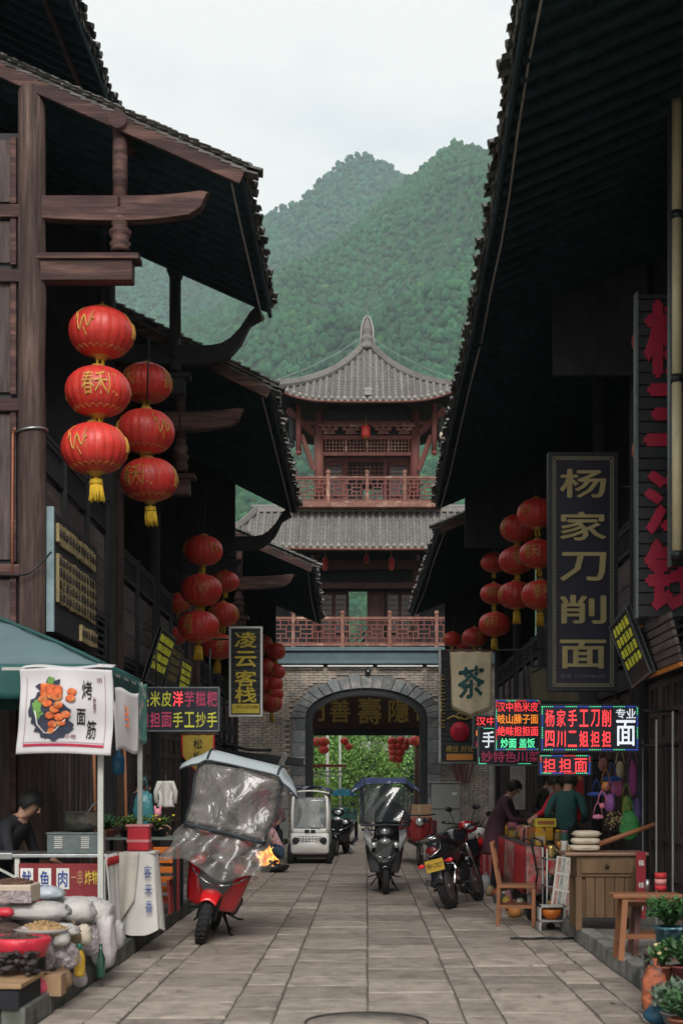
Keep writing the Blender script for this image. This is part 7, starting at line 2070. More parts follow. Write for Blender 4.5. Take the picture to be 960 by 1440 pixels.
def stool(label, loc, m_, seatm, w_=.30, h=.42, rz=0, cat='stool'):
    t = thing('stool', label, cat, loc, rz)
    b = MB(); b.box(-w_ / 2, w_ / 2, -w_ / 2, w_ / 2, h - .03, h); b.build('seat', seatm, t, bev=.006)
    for sx in (-1, 1):
        for sy in (-1, 1):
            b = MB(); b.beam((sx * w_ * .48, sy * w_ * .48, 0), (sx * w_ * .40, sy * w_ * .40, h - .03), .03, .03, up=(0, 1, 0)); b.build('leg', m_, t)
    for sy in (-1, 1):
        b = MB(); b.box(-w_ * .42, w_ * .42, sy * w_ * .44 - .01, sy * w_ * .44 + .01, h * .3, h * .3 + .025); b.build('stretcher', m_, t)
    return t
orange_m = mat('orange_plastic', (.62, .16, .02), rough=.4, var=.15)
st_red = mat('dark_red_frame', (.20, .02, .02), rough=.5)
stool('tall red framed stool with an orange slatted back beside the plant table', (-2.28, 15.75, .14), st_red, orange_m, .26, .40)
t = thing('orange_rack', 'orange slatted rack standing on the pavement by the left shop', 'rack', (-2.27, 16.05, .14))
for k in range(6):
    b = MB(); b.box(-.13, .13, -.02, .0, .10 + k * .11, .17 + k * .11); b.build('slat', orange_m, t)
for x in (-.15, .15):
    b = MB(); b.box(x - .015, x + .015, -.03, .03, 0, .76); b.build('post', st_red, t)
def bag(name, label, cat, loc, dims, m_, seed=1, top=True, pw=.85, squash=.0, hang=0, groups=None):
    rr = random.Random(seed); t = thing(name, label, cat, loc, group=groups)
    b = MB(); V0 = len(b.v); b.ell((0, 0, dims[2]), dims, 26, rings=18, pw=pw)
    for i, p in enumerate(b.v):
        q = wave(p.x * 9 / max(dims), p.z * 9 / max(dims), seed) * .10 + wave(p.y * 21 / max(dims), p.x * 19 / max(dims), seed + 2) * .04
        k = 1 + q; f = min(1, p.z / dims[2] * 2 + .55)
        b.v[i] = Vector((p.x * k * (1.08 if p.z < dims[2] else 1), p.y * k, max(0, p.z * (1 + q * .5))))
    if top:
        b.tube([(0, 0, dims[2] * 1.85), (dims[0] * .1, 0, dims[2] * 2.1), (dims[0] * .05, 0, dims[2] * 2.3)], [dims[0] * .3, dims[0] * .10, dims[0] * .28], 10)
    b.build('bag_body', m_, t)
    if hang:
        b = MB()
        for s_ in (-1, 1): b.tube([(s_ * .05, 0, dims[2] * 1.7), (s_ * .03, 0, dims[2] * 2 + hang * .6), (0, 0, dims[2] * 2 + hang)], .006, 5)
        b.build('handle', m_, t)
    return t
plastic_bag = mat('teal_plastic_bag', (.04, .17, .19), rough=.3, var=.25, scale=6, bump=.5)
p = at(203, 1165, 16.6); bag('hanging_bag', 'teal plastic bag hanging by the dark clothed person at the left', 'bag', p, (.12, .08, .22), plastic_bag, 3, False, hang=.16)
p = at(233, 1135, 18.5); t = thing('hanging_jacket', 'small white jacket hung up by the left shop door', 'jacket', p)
b = MB(); b.grid(lambda u, v: ((u - .5) * (.20 + .04 * sin(v * 7)), .03 * sin(u * 9), .34 * (1 - v)), 12, 10); b.build('jacket_body', cloth_white, t, solid=.02)
for s_ in (-1, 1):
    b = MB(); b.tube([(s_ * .08, 0, .32), (s_ * .13, 0, .2), (s_ * .12, .0, .05)], [.035, .03, .03], 8); b.build('sleeve', cloth_white, t)
b = MB(); b.tube([(0, 0, .34), (0, 0, .42)], .004, 4); b.build('hook', grey_metal, t)
p = at(167, 1090, 14.3); t = thing('water_bottle', 'large blue plastic water bottle hung upside right beside the second tent pole', 'bottle', p)
b = MB(); b.lathe([(.0, 0), (.055, .01), (.062, .05), (.062, .16), (.05, .19), (.02, .22), (.02, .25), (0, .25)], (0, 0, 0), 18); b.build('bottle_body', mat('blue_plastic', (.03, .14, .26), rough=.25), t)
b = MB(); b.cyl((0, 0, .25), (0, 0, .62), .004); b.build('cord', black_m, t)
p = at(222, 1160, 16.2); t = thing('pink_toy', 'small pink figure toy standing among the plants on the left table', 'toy', p)
b = MB(); b.ell((0, 0, .05), (.045, .04, .06), 12); b.ell((0, 0, .14), (.045, .04, .05), 12); b.build('toy_body', mat('pink_plastic', (.65, .25, .32), rough=.5), t)
for s_ in (-1, 1):
    b = MB(); b.ell((s_ * .03, 0, .19), (.015, .015, .03), 8); b.build('ear', mat('pink_plastic', ()), t)
# two orange poles leaning in the doorway
for x, yy in ((-2.95, 15.6), (-2.78, 16.6)):
    t = thing('wooden_pole', f'orange brown bare pole leaning in the left doorway, {"nearer" if yy < 16 else "farther"} one', 'pole', (x, yy, .14))
    b = MB(); b.cyl((0, 0, 0), (-.06, .05, 2.6), .022, .016, 8); b.build('shaft', wood_warm, t)

# ================================================================ GOODS ON THE LEFT KERB
sack_w = mat('white_woven_sack', (.46, .445, .425), rough=.65, var=.12, scale=7, bump=.5, bscale=14)
sack_c = mat('cream_sack', (.50, .44, .36), rough=.75, var=.2, scale=7, bump=.5, bscale=14)
cardboard = mat('cardboard', ())
clear_bag = clear_mat('crinkled_clear_bag', (.42, .36, .38), .55, .2, 1.0, 14)
red_bag = mat('red_plastic_bag', (.50, .03, .05), rough=.3, var=.3, bump=.5)
t = thing('low_goods_table', 'low long goods table on the left kerb hidden under sacks', 'table', (-2.56, 10.0, .14))
b = MB(); b.box(-.45, .38, -.3, 1.9, .34, .38); b.build('tabletop', wood_grey, t)
for (x, y) in ((-.4, -.25), (.33, -.25), (-.4, 1.85), (.33, 1.85), (.33, .8)):
    b = MB(); b.box(x - .03, x + .03, y - .03, y + .03, 0, .34); b.build('leg', wood_dark, t)
t2 = thing('upper_goods_shelf', 'raised back shelf of the goods table under the styrofoam box', 'shelf', (-2.85, 10.6, .52))
b = MB(); b.box(-.35, .25, -.6, 1.0, .0, .08); b.build('board', wood_grey, t2)
goods = [  # label, centre px, base py, Y, (rx, ry, rz), material, top
 ('long white sack lying across the back of the goods table', 50, 1293, 10.5, (.25, .16, .065), sack_w, False, .7),
 ('plump white sack in the second row next to the long sack', 110, 1298, 10.9, (.13, .16, .09), sack_w, False, .8),
 ('flat white sack at the back of the goods pile', 105, 1277, 11.4, (.24, .15, .045), sack_w, False, .7),
 ('white sack bulging at the street end of the pile, upper one', 140, 1307, 11.3, (.12, .18, .115), sack_w, False, .8),
 ('tall greyish sack hanging over the kerb at the far end of the pile', 147, 1362, 11.2, (.095, .13, .215), mat('grey_sack', (.40, .37, .37), rough=.65, var=.2, scale=7, bump=.6, bscale=14), False, .75),
 ('small white sack tucked low behind the tall greyish sack', 163, 1335, 11.7, (.075, .10, .12), sack_w, False, .85),
 ('white bag slumped in the middle of the pile', 72, 1318, 10.3, (.20, .12, .05), sack_w, False, .75),
 ('small round white bag in front of the nut tray', 84, 1331, 10.0, (.075, .07, .06), sack_w, False, .85),
 ('cream bag with brown contents beside the round white bag', 118, 1330, 10.6, (.06, .08, .08), sack_c, False, .85),
 ('brown paper sack standing behind the bottle', 103, 1345, 10.5, (.06, .07, .115), mat('brown_paper_sack', (.16, .12, .07), rough=.8, var=.4, bump=.4), True, .85),
 ('clear crinkled bag with pink contents hanging over the table edge', 60, 1368, 9.9, (.085, .09, .12), clear_bag, False, .9),
 ('second clear crinkled bag of pinkish goods, right of the first', 92, 1364, 10.1, (.10, .09, .10), clear_bag, False, .9),
 ('bluish clear bag lying behind the styrofoam box', 68, 1266, 11.2, (.12, .12, .055), mat('bluish_film', (.40, .45, .50), rough=.3, var=.2, bump=.6), False, .8),
 ('small pink plastic bag at the foot of the table', 57, 1399, 9.7, (.045, .05, .055), mat('pink_bag', (.60, .08, .14), rough=.35, var=.2, bump=.5), True, .85),
 ('grey plastic bag resting on the table corner near the green bottle', 130, 1345, 10.9, (.06, .07, .12), clear_bag, False, .85),
 ('reddish clear bag squeezed between the red rimmed bag and the nut tray', 38, 1322, 9.95, (.08, .08, .05), clear_bag, False, .85),
 ('dark brown bag behind the red rimmed bag at the left edge', 10, 1318, 10.0, (.10, .09, .05), mat('dark_brown_bag', (.06, .03, .025), rough=.6, var=.6, scale=18, bump=.5), False, .8),
 ('small red bag lying on the long white sack', 8, 1290, 10.2, (.06, .06, .035), red_bag, False, .85),
 ('crumpled white bag filling the gap under the flat white sack', 130, 1282, 11.6, (.12, .12, .05), sack_w, False, .75),
 ('tan bag standing at the foot of the goods table', 88, 1392, 10.0, (.07, .06, .075), mat('tan_bag', (.22, .14, .08), rough=.7, var=.4, bump=.5), True, .85),
 ('grey plastic bag sagging beside the tan bag', 112, 1388, 10.4, (.055, .06, .06), mat('grey_sack', ()), True, .85)]
for k, (l_, px, py, Y, dm, m_, tp, pw) in enumerate(goods):
    bag('goods_sack', l_, 'bag', at(px, py, Y), dm, m_, 40 + k, tp, pw, groups='sacks and bags of goods on the left kerb')
t = thing('styrofoam_box', 'pale styrofoam box of nuts on the raised back shelf at the left edge', 'box', at(20, 1268, 10.4))
b = MB(); b.box(-.16, .15, -.12, .2, 0, .13); b.build('box', mat('pale_foam', (.50, .42, .33), rough=.8, var=.15), t, bev=.012)
b = MB(); b.box(-.165, .155, -.125, -.121, .0, .09); b.build('wrap', clear_bag, t)
def pile(par, c, rx, ry, rz, n, sz, m_, seed=1, name='nut'):
    rr = random.Random(seed); b = MB()
    for k in range(n):
        a = rr.uniform(0, 6.28); r = sqrt(rr.random()); x = rx * r * cos(a); y = ry * r * sin(a)
        b.ell((c[0] + x, c[1] + y, c[2] + rz * (1 - r * r) + rr.uniform(0, sz)), (sz * rr.uniform(.8, 1.4), sz * rr.uniform(.8, 1.2), sz), 5, rings=4)
    b.ell((c[0], c[1], c[2]), (rx, ry, rz), 14, rings=8)
    o = b.build(name, m_, par); o['kind'] = 'stuff'; return o
pile(t, (0, .03, .13), .13, .13, .03, 120, .011, mat('brown_nuts', (.10, .05, .035), rough=.7, var=.5), 3)
t = thing('nut_tray', 'shallow tray heaped with pale brown dried goods in the middle of the pile', 'tray', at(60, 1312, 10.0))
b = MB(); b.lathe([(.14, 0), (.19, .035), (.18, .035), (.13, .01), (0, .01)], (0, 0, 0), 22, sx=1.1); b.build('tray_rim', sack_w, t)
pile(t, (0, 0, .015), .17, .14, .055, 220, .011, mat('pale_nuts', (.30, .19, .09), rough=.7, var=.6, scale=30), 4)
t = thing('red_rimmed_bag', 'red rolled bag rim round dark dried goods at the left edge', 'bag', at(25, 1345, 9.6))
b = MB(); b.lathe([(.16, 0), (.19, .08), (.20, .12), (.185, .135), (.165, .12), (.0, .10)], (0, 0, 0), 24, sx=1.15); b.build('rolled_rim', red_bag, t)
pile(t, (0, 0, .10), .17, .15, .04, 200, .011, mat('dark_dried_goods', (.06, .035, .03), rough=.7, var=.5), 5, 'dried_goods')
t = thing('black_mushroom_heap', 'heap of black and brown dried mushrooms on the nearest table at the left edge', 'goods', at(18, 1372, 9.35))
rr = random.Random(8); b = MB()
for k in range(70): b.ell((rr.uniform(-.13, .15), rr.uniform(-.1, .12), rr.uniform(.0, .15)), (rr.uniform(.02, .045), rr.uniform(.02, .04), rr.uniform(.012, .02)), 8, rings=5, jit=.15)
o = b.build('mushroom', mat('black_mushroom', (.035, .028, .028), rough=.6, var=.7, scale=12), t); o['kind'] = 'stuff'
t = thing('near_crate_table', 'black sided crate table with a light wooden top at the bottom left corner', 'table', (at(18, 1374, 9.3).x, 9.3, .14))
zt_ = at(18, 1374, 9.3).z - .14
b = MB(); b.box(-.30, .14, -.35, .3, zt_ - .03, zt_); b.build('tabletop', mat('light_wood_top', (.32, .20, .11), rough=.6, var=.25), t, bev=.005)
b = MB(); b.box(-.28, .12, -.33, .28, 0, zt_ - .032); b.build('side_cloth', black_cloth, t)
t = thing('oil_bottle', 'yellow oil bottle with a dark green cap standing at the front of the pile', 'bottle', at(112, 1373, 10.2))
b = MB(); b.lathe([(.038, 0), (.042, .02), (.042, .14), (.03, .17), (.015, .19)], (0, 0, 0), 14); b.build('bottle_body', mat('yellow_oil', (.45, .28, .03), rough=.2, coat=.5), t)
b = MB(); b.lathe([(.015, .19), (.018, .19), (.018, .235), (0, .236)], (0, 0, 0), 12); b.build('cap', mat('green_cap', (.02, .12, .08), rough=.4), t)
t = thing('glass_bottle', 'green glass bottle standing on the kerb by the sacks', 'bottle', at(142, 1375, 10.9))
b = MB(); b.lathe([(.032, 0), (.034, .02), (.034, .15), (.014, .21), (.013, .26), (0, .26)], (0, 0, 0), 14); b.build('bottle_body', mat('green_glass', (.012, .06, .04), rough=.12, coat=.6), t)
t = thing('cardboard_carton', 'open cardboard carton on the pavement under the clear bags', 'box', at(68, 1400, 9.75))
b = MB(); b.box(-.09, .10, -.05, .12, 0, .15); b.build('box', cardboard, t, bev=.004)
b = MB(); b.beam((-.09, -.05, .15), (-.05, -.11, .17), .18, .005); b.build('flap', cardboard, t)

# ================================================================ RIGHT SIDE
t = thing('wooden_desk', 'old brown wooden desk with rounded top and a drawer on the right pavement', 'desk', (2.34, 14.1, .14))
b = MB(); b.box(-.41, .41, -.26, .26, .725, .76); b.build('desktop', mat('desk_top_wood', (.22, .13, .09), rough=.45, var=.3, stretch=(.2, 1, 1)), t, bev=.012)
b = MB(); b.box(-.29, .30, -.22, .22, .52, .722); b.build('drawer_case', wood_olive, t, bev=.006)
b = MB(); b.box(-.25, .26, -.24, -.221, .555, .69); b.build('drawer_front', wood_olive, t, bev=.006)
b = MB(); b.ell((0, -.25, .62), (.02, .02, .02)); b.build('drawer_knob', dark_metal, t)
for k in range(5):
    b = MB(); x = -.20 + k * .095; b.box(x, x + .088, -.205, -.185, .12, .515); b.build('front_plank', wood_olive, t, bev=.004)
b = MB(); b.box(-.25, .28, -.18, .2, .12, .518); b.build('cabinet', wood_olive, t)
for (x, y) in ((-.27, -.20), (.28, -.20), (-.27, .20), (.28, .20)):
    b = MB(); b.box(x - .03, x + .03, y - .03, y + .03, 0, .52); b.build('leg', wood_olive, t, bev=.005)
pad = mat('cream_pad_cloth', (.46, .40, .31), rough=.85, var=.15, bump=.3)
for k, nm in enumerate(('bottom', 'middle', 'top')):
    t = thing('floor_cushion', f'{nm} cream cushion of the stack of three on the old desk', 'cushion', (2.15 + .01 * k, 14.05, .905 + k * .068), group='cushions stacked on the desk')
    b = MB(); b.ell((0, 0, .034), (.15 - .008 * k, .13, .035), 20, rings=8, pw=.6); b.build('pad', pad, t)
    b = MB(); b.tube([(.146 * cos(a), .128 * sin(a), .034) for a in [2 * pi * q / 24 for q in range(25)]], .006, 5); b.build('piping', pad, t)
t = thing('rolling_pole', 'long thick wooden pole lying slanted from the desk towards the wall', 'pole', (2.27, 14.0, .97))
b = MB(); b.cyl((0, 0, 0), (.60, .12, .20), .028, .022, 12); b.build('shaft', wood_warm, t)
def chair(label, loc, rz):
    t = thing('wooden_chair', label, 'chair', loc, rz)
    b = MB(); b.box(-.21, .21, -.20, .20, .42, .455); b.build('seat', wood_warm, t, bev=.008)
    for sy in (-1, 1):
        b = MB(); b.beam((-.20, sy * .18, 0), (-.19, sy * .18, .45), .038, .038, up=(0, 1, 0)); b.beam((-.19, sy * .18, .45), (-.27, sy * .18, .93), .036, .036, up=(0, 1, 0)); b.build('back_post', wood_warm, t)
        b = MB(); b.beam((.19, sy * .18, 0), (.19, sy * .18, .42), .038, .038, up=(0, 1, 0)); b.build('leg', wood_warm, t)
        b = MB(); b.box(-.19, .19, sy * .18 - .01, sy * .18 + .01, .20, .235); b.build('stretcher', wood_warm, t)
    for z in (.62, .86):
        b = MB(); f = (z - .45) / .48; b.box(-.20 - .08 * f, -.175 - .08 * f, -.17, .17, z, z + .06); b.build('back_rail', wood_warm, t)
    for x in (-.19, .19):
        b = MB(); b.box(x - .01, x + .01, -.17, .17, .23, .265); b.build('stretcher', wood_warm, t)
    return t
chair('plain brown wooden chair standing sideways on the street before the stall', (1.67, 15.85, 0), radians(-8))
t = thing('newspaper_stand', 'narrow leaning board covered with rows of newspaper clippings', 'board', (2.08, 15.3, .0))
t.rotation_euler = (radians(-14), radians(9), 0)
b = MB(); b.box(-.13, .13, 0, .015, .03, .80); b.build('board', mat('pale_newsprint', (.50, .48, .43), rough=.85, var=.1), t)
for r_ in range(4):
    for c in range(5):
        b = MB(); x = -.11 + c * .045; z = .07 + r_ * .185; b.box(x, x + .036, -.004, -.001, z, z + .16); b.build('clipping', mat('print_%d' % (c % 3), ((.36, .22, .20), (.26, .28, .26), (.40, .38, .34))[c % 3], rough=.85, var=.6, scale=45, stretch=(1, 1, .4)), t)
for x in (-.10, .10):
    b = MB(); b.ell((x, .05, .03), (.05, .09, .04), 10); b.build('foot', dark_metal, t)
# stacked benches at right
for k, (x0, x1, py, Y) in enumerate(((858, 955, 1256, 11.6), (878, 960, 1267, 11.9))):
    a = at(x0, py, Y); c = at(x1, py, Y); hgt = a.z - .14
    t = thing('wooden_bench', ('long orange brown bench nearest the right edge, the higher one', 'lower orange brown bench right behind the higher one')[k], 'bench', ((a.x + c.x) / 2, Y, .14), group='benches at the right edge')
    W = (c.x - a.x) / 2
    b = MB(); b.box(-W, W, -.13, .13, hgt - .035, hgt); b.build('bench_top', wood_warm, t, bev=.008)
    for sx in (-1, 1):
        for sy in (-1, 1):
            b = MB(); b.beam((sx * (W - .06), sy * .12, 0), (sx * (W - .10), sy * .09, hgt - .035), .045, .045, up=(0, 1, 0)); b.build('leg', wood_warm if k == 0 else wood_brown, t)
        b = MB(); b.box(sx * (W - .08) - .015, sx * (W - .08) + .015, -.11, .11, .14, .18); b.build('stretcher', wood_warm, t)
    b = MB(); b.box(-W + .08, W - .08, -.015, .015, .16, .20); b.build('long_stretcher', wood_warm, t)
# flower pots bottom right
pots_g = 'potted plants at the bottom right corner'
teal_cer = mat('teal_ceramic', (.02, .09, .12), rough=.35, var=.35, scale=8, bump=.1, coat=.4, col2=(.2, .35, .38), c2scale=10, c2lo=.6, c2hi=.68)
shelf = thing('plant_shelf', 'rough wooden stepped shelf full of flower pots in the bottom right corner', 'shelf', (2.12, 9.95, .0))
for (x0, x1, y0, y1, z) in ((-.22, .5, -.55, -.05, .22), (-.10, .6, .02, .5, .36)):
    b = MB(); b.box(x0, x1, y0, y1, z - .03, z); b.build('shelf_board', wood_grey, shelf, bev=.005)
    for x in (x0 + .03, x1 - .05):
        b = MB(); b.box(x - .02, x + .02, y0 + .02, y0 + .06, 0, z - .032); b.box(x - .02, x + .02, y1 - .06, y1 - .02, 0, z - .032); b.build('shelf_leg', wood_grey, shelf)
specs = [('plant in a teal glazed square pot, highest at the bottom right', (2.18, 10.2, .363), teal_cer, .12, .18, (.05, .13, .04), 120, .20, .22, None),
         ('plant in a small terracotta pot beside the teal pot', (2.00, 9.62, .223), None, .07, .11, (.06, .14, .04), 50, .10, .14, mat('cream_blossom', (.5, .42, .22))),
         ('leafy plant in a dark red pot at the bottom right corner', (2.13, 9.55, .223), mat('dark_red_pot', (.16, .04, .035), rough=.6), .085, .12, (.04, .10, .035), 90, .14, .20, None),
         ('grey green plant spilling from a low stone bowl in the right corner', (2.02, 9.12, .0), kerb_grey, .13, .10, (.12, .17, .12), 130, .20, .20, None),
         ('bushy plant low at the right edge of the picture', (1.95, 8.75, .0), None, .09, .12, (.05, .11, .045), 110, .16, .18, None)]
for k, (l_, loc, pm, pr_, ph_, gc, n_, r_, h_, fl) in enumerate(specs):
    tt = plant(l_, loc, n_, r_, h_, gc, pm, pr_, ph_, seed=50 + k, flower=fl); tt['group'] = pots_g
bag('orange_sack', 'orange printed plastic sack standing before the flower pots', 'bag', (1.93, 9.55, .0), (.075, .065, .17), mat('orange_sack_print', (.36, .10, .045), rough=.6, var=.6, scale=12, bump=.6, col2=(.12, .06, .05), c2scale=9, c2lo=.55, c2hi=.6), 33, True, .7)
bag('blue_sack', 'dark blue crumpled bag on the street at the foot of the orange sack', 'bag', (1.90, 9.25, .0), (.09, .07, .06), mat('blue_bag', (.02, .08, .13), rough=.5, var=.4, bump=.6), 34, False, .8)
bc = ((.42, .18, .05), (.35, .30, .22), (.30, .03, .04), (.10, .07, .05), (.40, .28, .05), (.28, .12, .14), (.06, .09, .08), (.45, .42, .38), (.32, .06, .03), (.14, .10, .04), (.30, .22, .12), (.20, .04, .06))
bn = ('orange', 'beige', 'dark red', 'brown', 'mustard', 'dusty pink', 'slate', 'off white', 'rust', 'olive', 'tan', 'maroon')
for k in range(12):
    bag('floor_bag', f'{bn[k]} bag standing on the street at the foot of the red skirted stall', 'bag', (1.74 + .10 * (k % 2) + .01 * k % .05, 16.75 + k * .33, 0), (.06 + .02 * (k % 3 == 0), .07, .07 + .03 * (k % 4 == 1)), mat('floor_bag_%d' % k, bc[k], rough=.55, var=.5, scale=14, bump=.5), 120 + k, k % 2 == 0, .8, groups='bags at the foot of the red skirted stall')
# ---- goods stall in front of the right shops
t = thing('goods_stall', 'long stall table with a red skirt heaped with small goods on the right', 'stall', (2.14, 16.6, .14))
b = MB(); b.box(-.28, .36, 0, 3.9, .68, .71); b.build('tabletop', wood_grey, t)
for (x, y) in ((-.24, .05), (.32, .05), (-.24, 3.85), (.32, 3.85), (-.24, 2)):
    b = MB(); b.box(x - .02, x + .02, y - .02, y + .02, 0, .68); b.build('leg', grey_metal, t)
for k, (y0, y1) in enumerate(((.0, 1.25), (1.3, 2.5), (2.55, 3.85))):
    b = MB(); b.grid(lambda u, v: (-.285 - .02 * v + .012 * sin(u * 20), y0 + (y1 - y0) * u, .70 - .55 * v), 26, 4); b.build('skirt', (red_m, mat('printed_skirt', (.40, .20, .18), rough=.8, var=.6, scale=14, col2=(.5, .04, .05), c2scale=5), red_m)[k], t, solid=.004)
b = MB(); b.grid(lambda u, v: (-.28 + .60 * u, -.015 + .012 * sin(u * 20) - .02 * v, .70 - .55 * v), 20, 4); b.build('skirt', mat('printed_skirt', ()), t, solid=.004)
cols_g = [(.55, .32, .03), (.50, .04, .04), (.10, .05, .03), (.45, .40, .30), (.35, .12, .04), (.04, .12, .10), (.55, .2, .25), (.25, .16, .06)]
gm = [mat('packet_%d' % i, c, rough=.4, var=.35, scale=16) for i, c in enumerate(cols_g)]
rr = random.Random(21)
kinds = ('yellow', 'red', 'dark brown', 'cream', 'orange brown', 'dark green', 'pink', 'olive brown')
for i in range(34):
    y = 16.66 + 3.7 * (i // 2) / 17 + rr.uniform(-.02, .02); x = 2.02 + (i % 2) * .28 + rr.uniform(-.03, .03); c = i * 5 % 8; kd = (i // 2 + i % 3 + i // 8) % 3
    nm = ('box', 'jar', 'packet')[kd]; z0 = .852; hh = rr.uniform(.08, .20)
    t = thing(('goods_box', 'goods_jar', 'goods_packet')[kd], f'{kinds[c]} {nm} at the {("near end", "middle", "far end")[min(2, i // 12)]} of the {"front" if i % 2 == 0 else "back"} line of stall goods', nm, (x, y, z0), rr.uniform(-.4, .4), group='small goods heaped on the red skirted stall')
    b = MB()
    if kd == 0: b.box(-.06, .06, -.045, .045, 0, hh); b.build('carton', gm[c], t, bev=.004); b = MB(); b.box(-.05, .05, -.048, -.046, hh * .3, hh * .7); b.build('print', gm[(c + 3) % 8], t)
    elif kd == 1: b.lathe([(.045, 0), (.05, .01), (.05, hh * .75), (.035, hh * .85)], (0, 0, 0), 14); b.build('glass', gm[c], t); b = MB(); b.lathe([(.038, hh * .85), (.038, hh), (0, hh)], (0, 0, 0), 14); b.build('lid', gm[(c + 1) % 8], t)
    else: b.ell((0, 0, hh * .45), (.055, .04, hh * .45), 12, rings=8, pw=.8, jit=.03); b.build('packet_body', gm[c], t); b = MB(); b.box(-.03, .03, -.045, -.040, hh * .3, hh * .6); b.build('print', gm[(c + 3) % 8], t)
t = thing('yellow_display', 'bright yellow display boxes stacked on the stall under the LED signs', 'display', at(767, 1182, 16.9))
b = MB(); b.box(-.125, .125, 0, .16, .16, .25); b.box(-.125, .125, 0, .16, .25, .262); b.build('upper_box', yellow_m, t, bev=.004)
b = MB(); b.box(-.10, .10, -.003, 0, .19, .235); b.build('label', mat('packet_4', ()), t)
for x in (-.085, .03):
    b = MB(); b.box(x - .035, x + .055, 0, .12, 0, .155); b.build('lower_box', mat('orange_yellow_card', (.60, .30, .02), rough=.5, var=.2), t, bev=.004)
# goods in front of the stall, at the chair: racks, pots, clock like shiny ware
t = thing('display_rack', 'low wire rack of shiny brown and gold ware beside the desk', 'rack', (1.98, 15.65, .14))
for z in (.02, .30, .60):
    b = MB(); b.box(-.02, .36, -.12, .28, z, z + .015); b.build('rack_shelf', grey_metal, t)
for (x, y) in ((-.01, -.11), (.35, -.11), (-.01, .27), (.35, .27)):
    b = MB(); b.cyl((x, y, 0), (x, y, .72), .010, n=6); b.build('rack_post', pole_m, t)
gl = [mat('amber_ware', (.30, .13, .03), rough=.25, metal=.3, var=.5), mat('dark_ware', (.03, .03, .03), rough=.25), mat('brass_ware', (.45, .33, .12), rough=.3, metal=.6), mat('white_ware', (.5, .48, .44), rough=.4)]
rr = random.Random(4)
for i in range(18):
    z = (.175, .455, .755)[i % 3]; x = 2.02 + (i // 3) * .055; y = 15.6 + rr.uniform(0, .2)
    t = thing('ware_pot', f'{("amber", "black", "brass", "white")[i % 4]} pot, {("first", "second", "third", "fourth", "fifth", "sixth")[i // 3]} from the left in the {("lowest", "middle", "top")[i % 3]} row of the wire rack', 'pot', (x, y, z), group='shiny ware on the wire rack')
    hh = rr.uniform(.10, .2); b = MB(); b.lathe([(.03, 0), (.05, hh * .4), (.035, hh * .75), (.045, hh), (.035, hh), (0, hh * .7)], (0, 0, 0), 12); b.build('pot_body', gl[i % 4], t)
    b = MB(); b.tube([(.045, 0, hh * .3), (.075, 0, hh * .55), (.04, 0, hh * .8)], .006, 5); b.build('handle', gl[i % 4], t)
t = thing('plastic_crate', 'white plastic crate with an orange bowl inside at the foot of the desk', 'crate', (1.98, 15.25, .0))
for (x0, x1, y0, y1, z0, z1) in ((-.14, .14, -.1, .12, .10, .115), (-.14, -.12, -.1, .12, 0, .27), (.12, .14, -.1, .12, 0, .27), (-.14, .14, -.1, .12, .255, .27)):
    b = MB(); b.box(x0, x1, y0, y1, z0, z1); b.build('crate_bar', pole_m, t)
t = thing('orange_bowl', 'round orange bowl in the white crate', 'bowl', (1.98, 15.25, .118))
b = MB(); b.lathe([(.05, 0), (.10, .05), (.115, .11), (.10, .11), (0, .06)], (0, 0, 0), 18); b.build('bowl_body', orange_m, t)
# pushchair-like black frame
t = thing('folded_stroller', 'folded black metal frame with two long handles leaning at the stall', 'frame', (1.90, 16.25, .0))
for s_ in (0, .12):
    b = MB(); b.tube([(.0 + s_, 0, .25), (.05 + s_, -.02, .55), (-.02 + s_, 0, .92), (-.12 + s_, .0, .96)], .013, 8); b.build('handle', black_m, t)
b = MB(); b.tube([(.0, 0, .3), (.12, 0, .3)], .012, 6); b.tube([(.02, 0, .6), (.16, 0, .6)], .010, 6); b.build('cross_bar', black_m, t)
for s_ in (0, .14):
    b = MB(); b.lathe([(.04, -.015), (.075, -.012), (.075, .012), (.04, .015)], (s_, 0, .075), 16, axis='y'); b.build('wheel', rubber, t)
b = MB(); b.tube([(.0, 0, .3), (.0, 0, .08)], .01, 6); b.tube([(.14, 0, .3), (.14, 0, .08)], .01, 6); b.build('leg', black_m, t)
# pink plastic bags and red drums beside the woman
for k, (px, py, Y, l_) in enumerate(((668, 1262, 20.2, 'pink translucent bag on the ground left of the woman in purple'), (682, 1256, 20.6, 'pale green and pink bag on the ground right behind the first'), (660, 1246, 21.0, 'small pinkish bag leaning on the red drums'))):
    bag('shopping_bag', l_, 'bag', Vector((at(px, py, Y).x, Y, .0)), (.10, .09, .13), (mat('pink_film', (.50, .18, .22), rough=.3, var=.4, bump=.6), mat('pale_film', ()), mat('pink_film', ()))[k], 70 + k, True)
for k, (x, y) in enumerate(((1.62, 22.4), (1.86, 22.0))):
    t = thing('red_striped_pack', f'upright red and white striped pack behind the woman in purple, {("left", "right")[k]} one', 'pack', (x, y, .0), group='red striped packs')
    for q in range(5):
        b = MB(); b.box(-.11 + q * .044, -.068 + q * .044, -.08, .08, 0, .74); b.build('stripe', (red_m, mat('faded_pink', ()))[q % 2], t)
t = thing('white_helmet', 'white rounded helmet lying on the red striped packs', 'helmet', (1.74, 22.15, .745))
b = MB(); b.ell((0, 0, .09), (.12, .14, .10), 16); b.build('shell', white_paint, t); b = MB(); b.tube([(-.12, -.02, .07), (0, -.14, .06), (.12, -.02, .07)], .012, 6); b.build('rim', black_m, t)
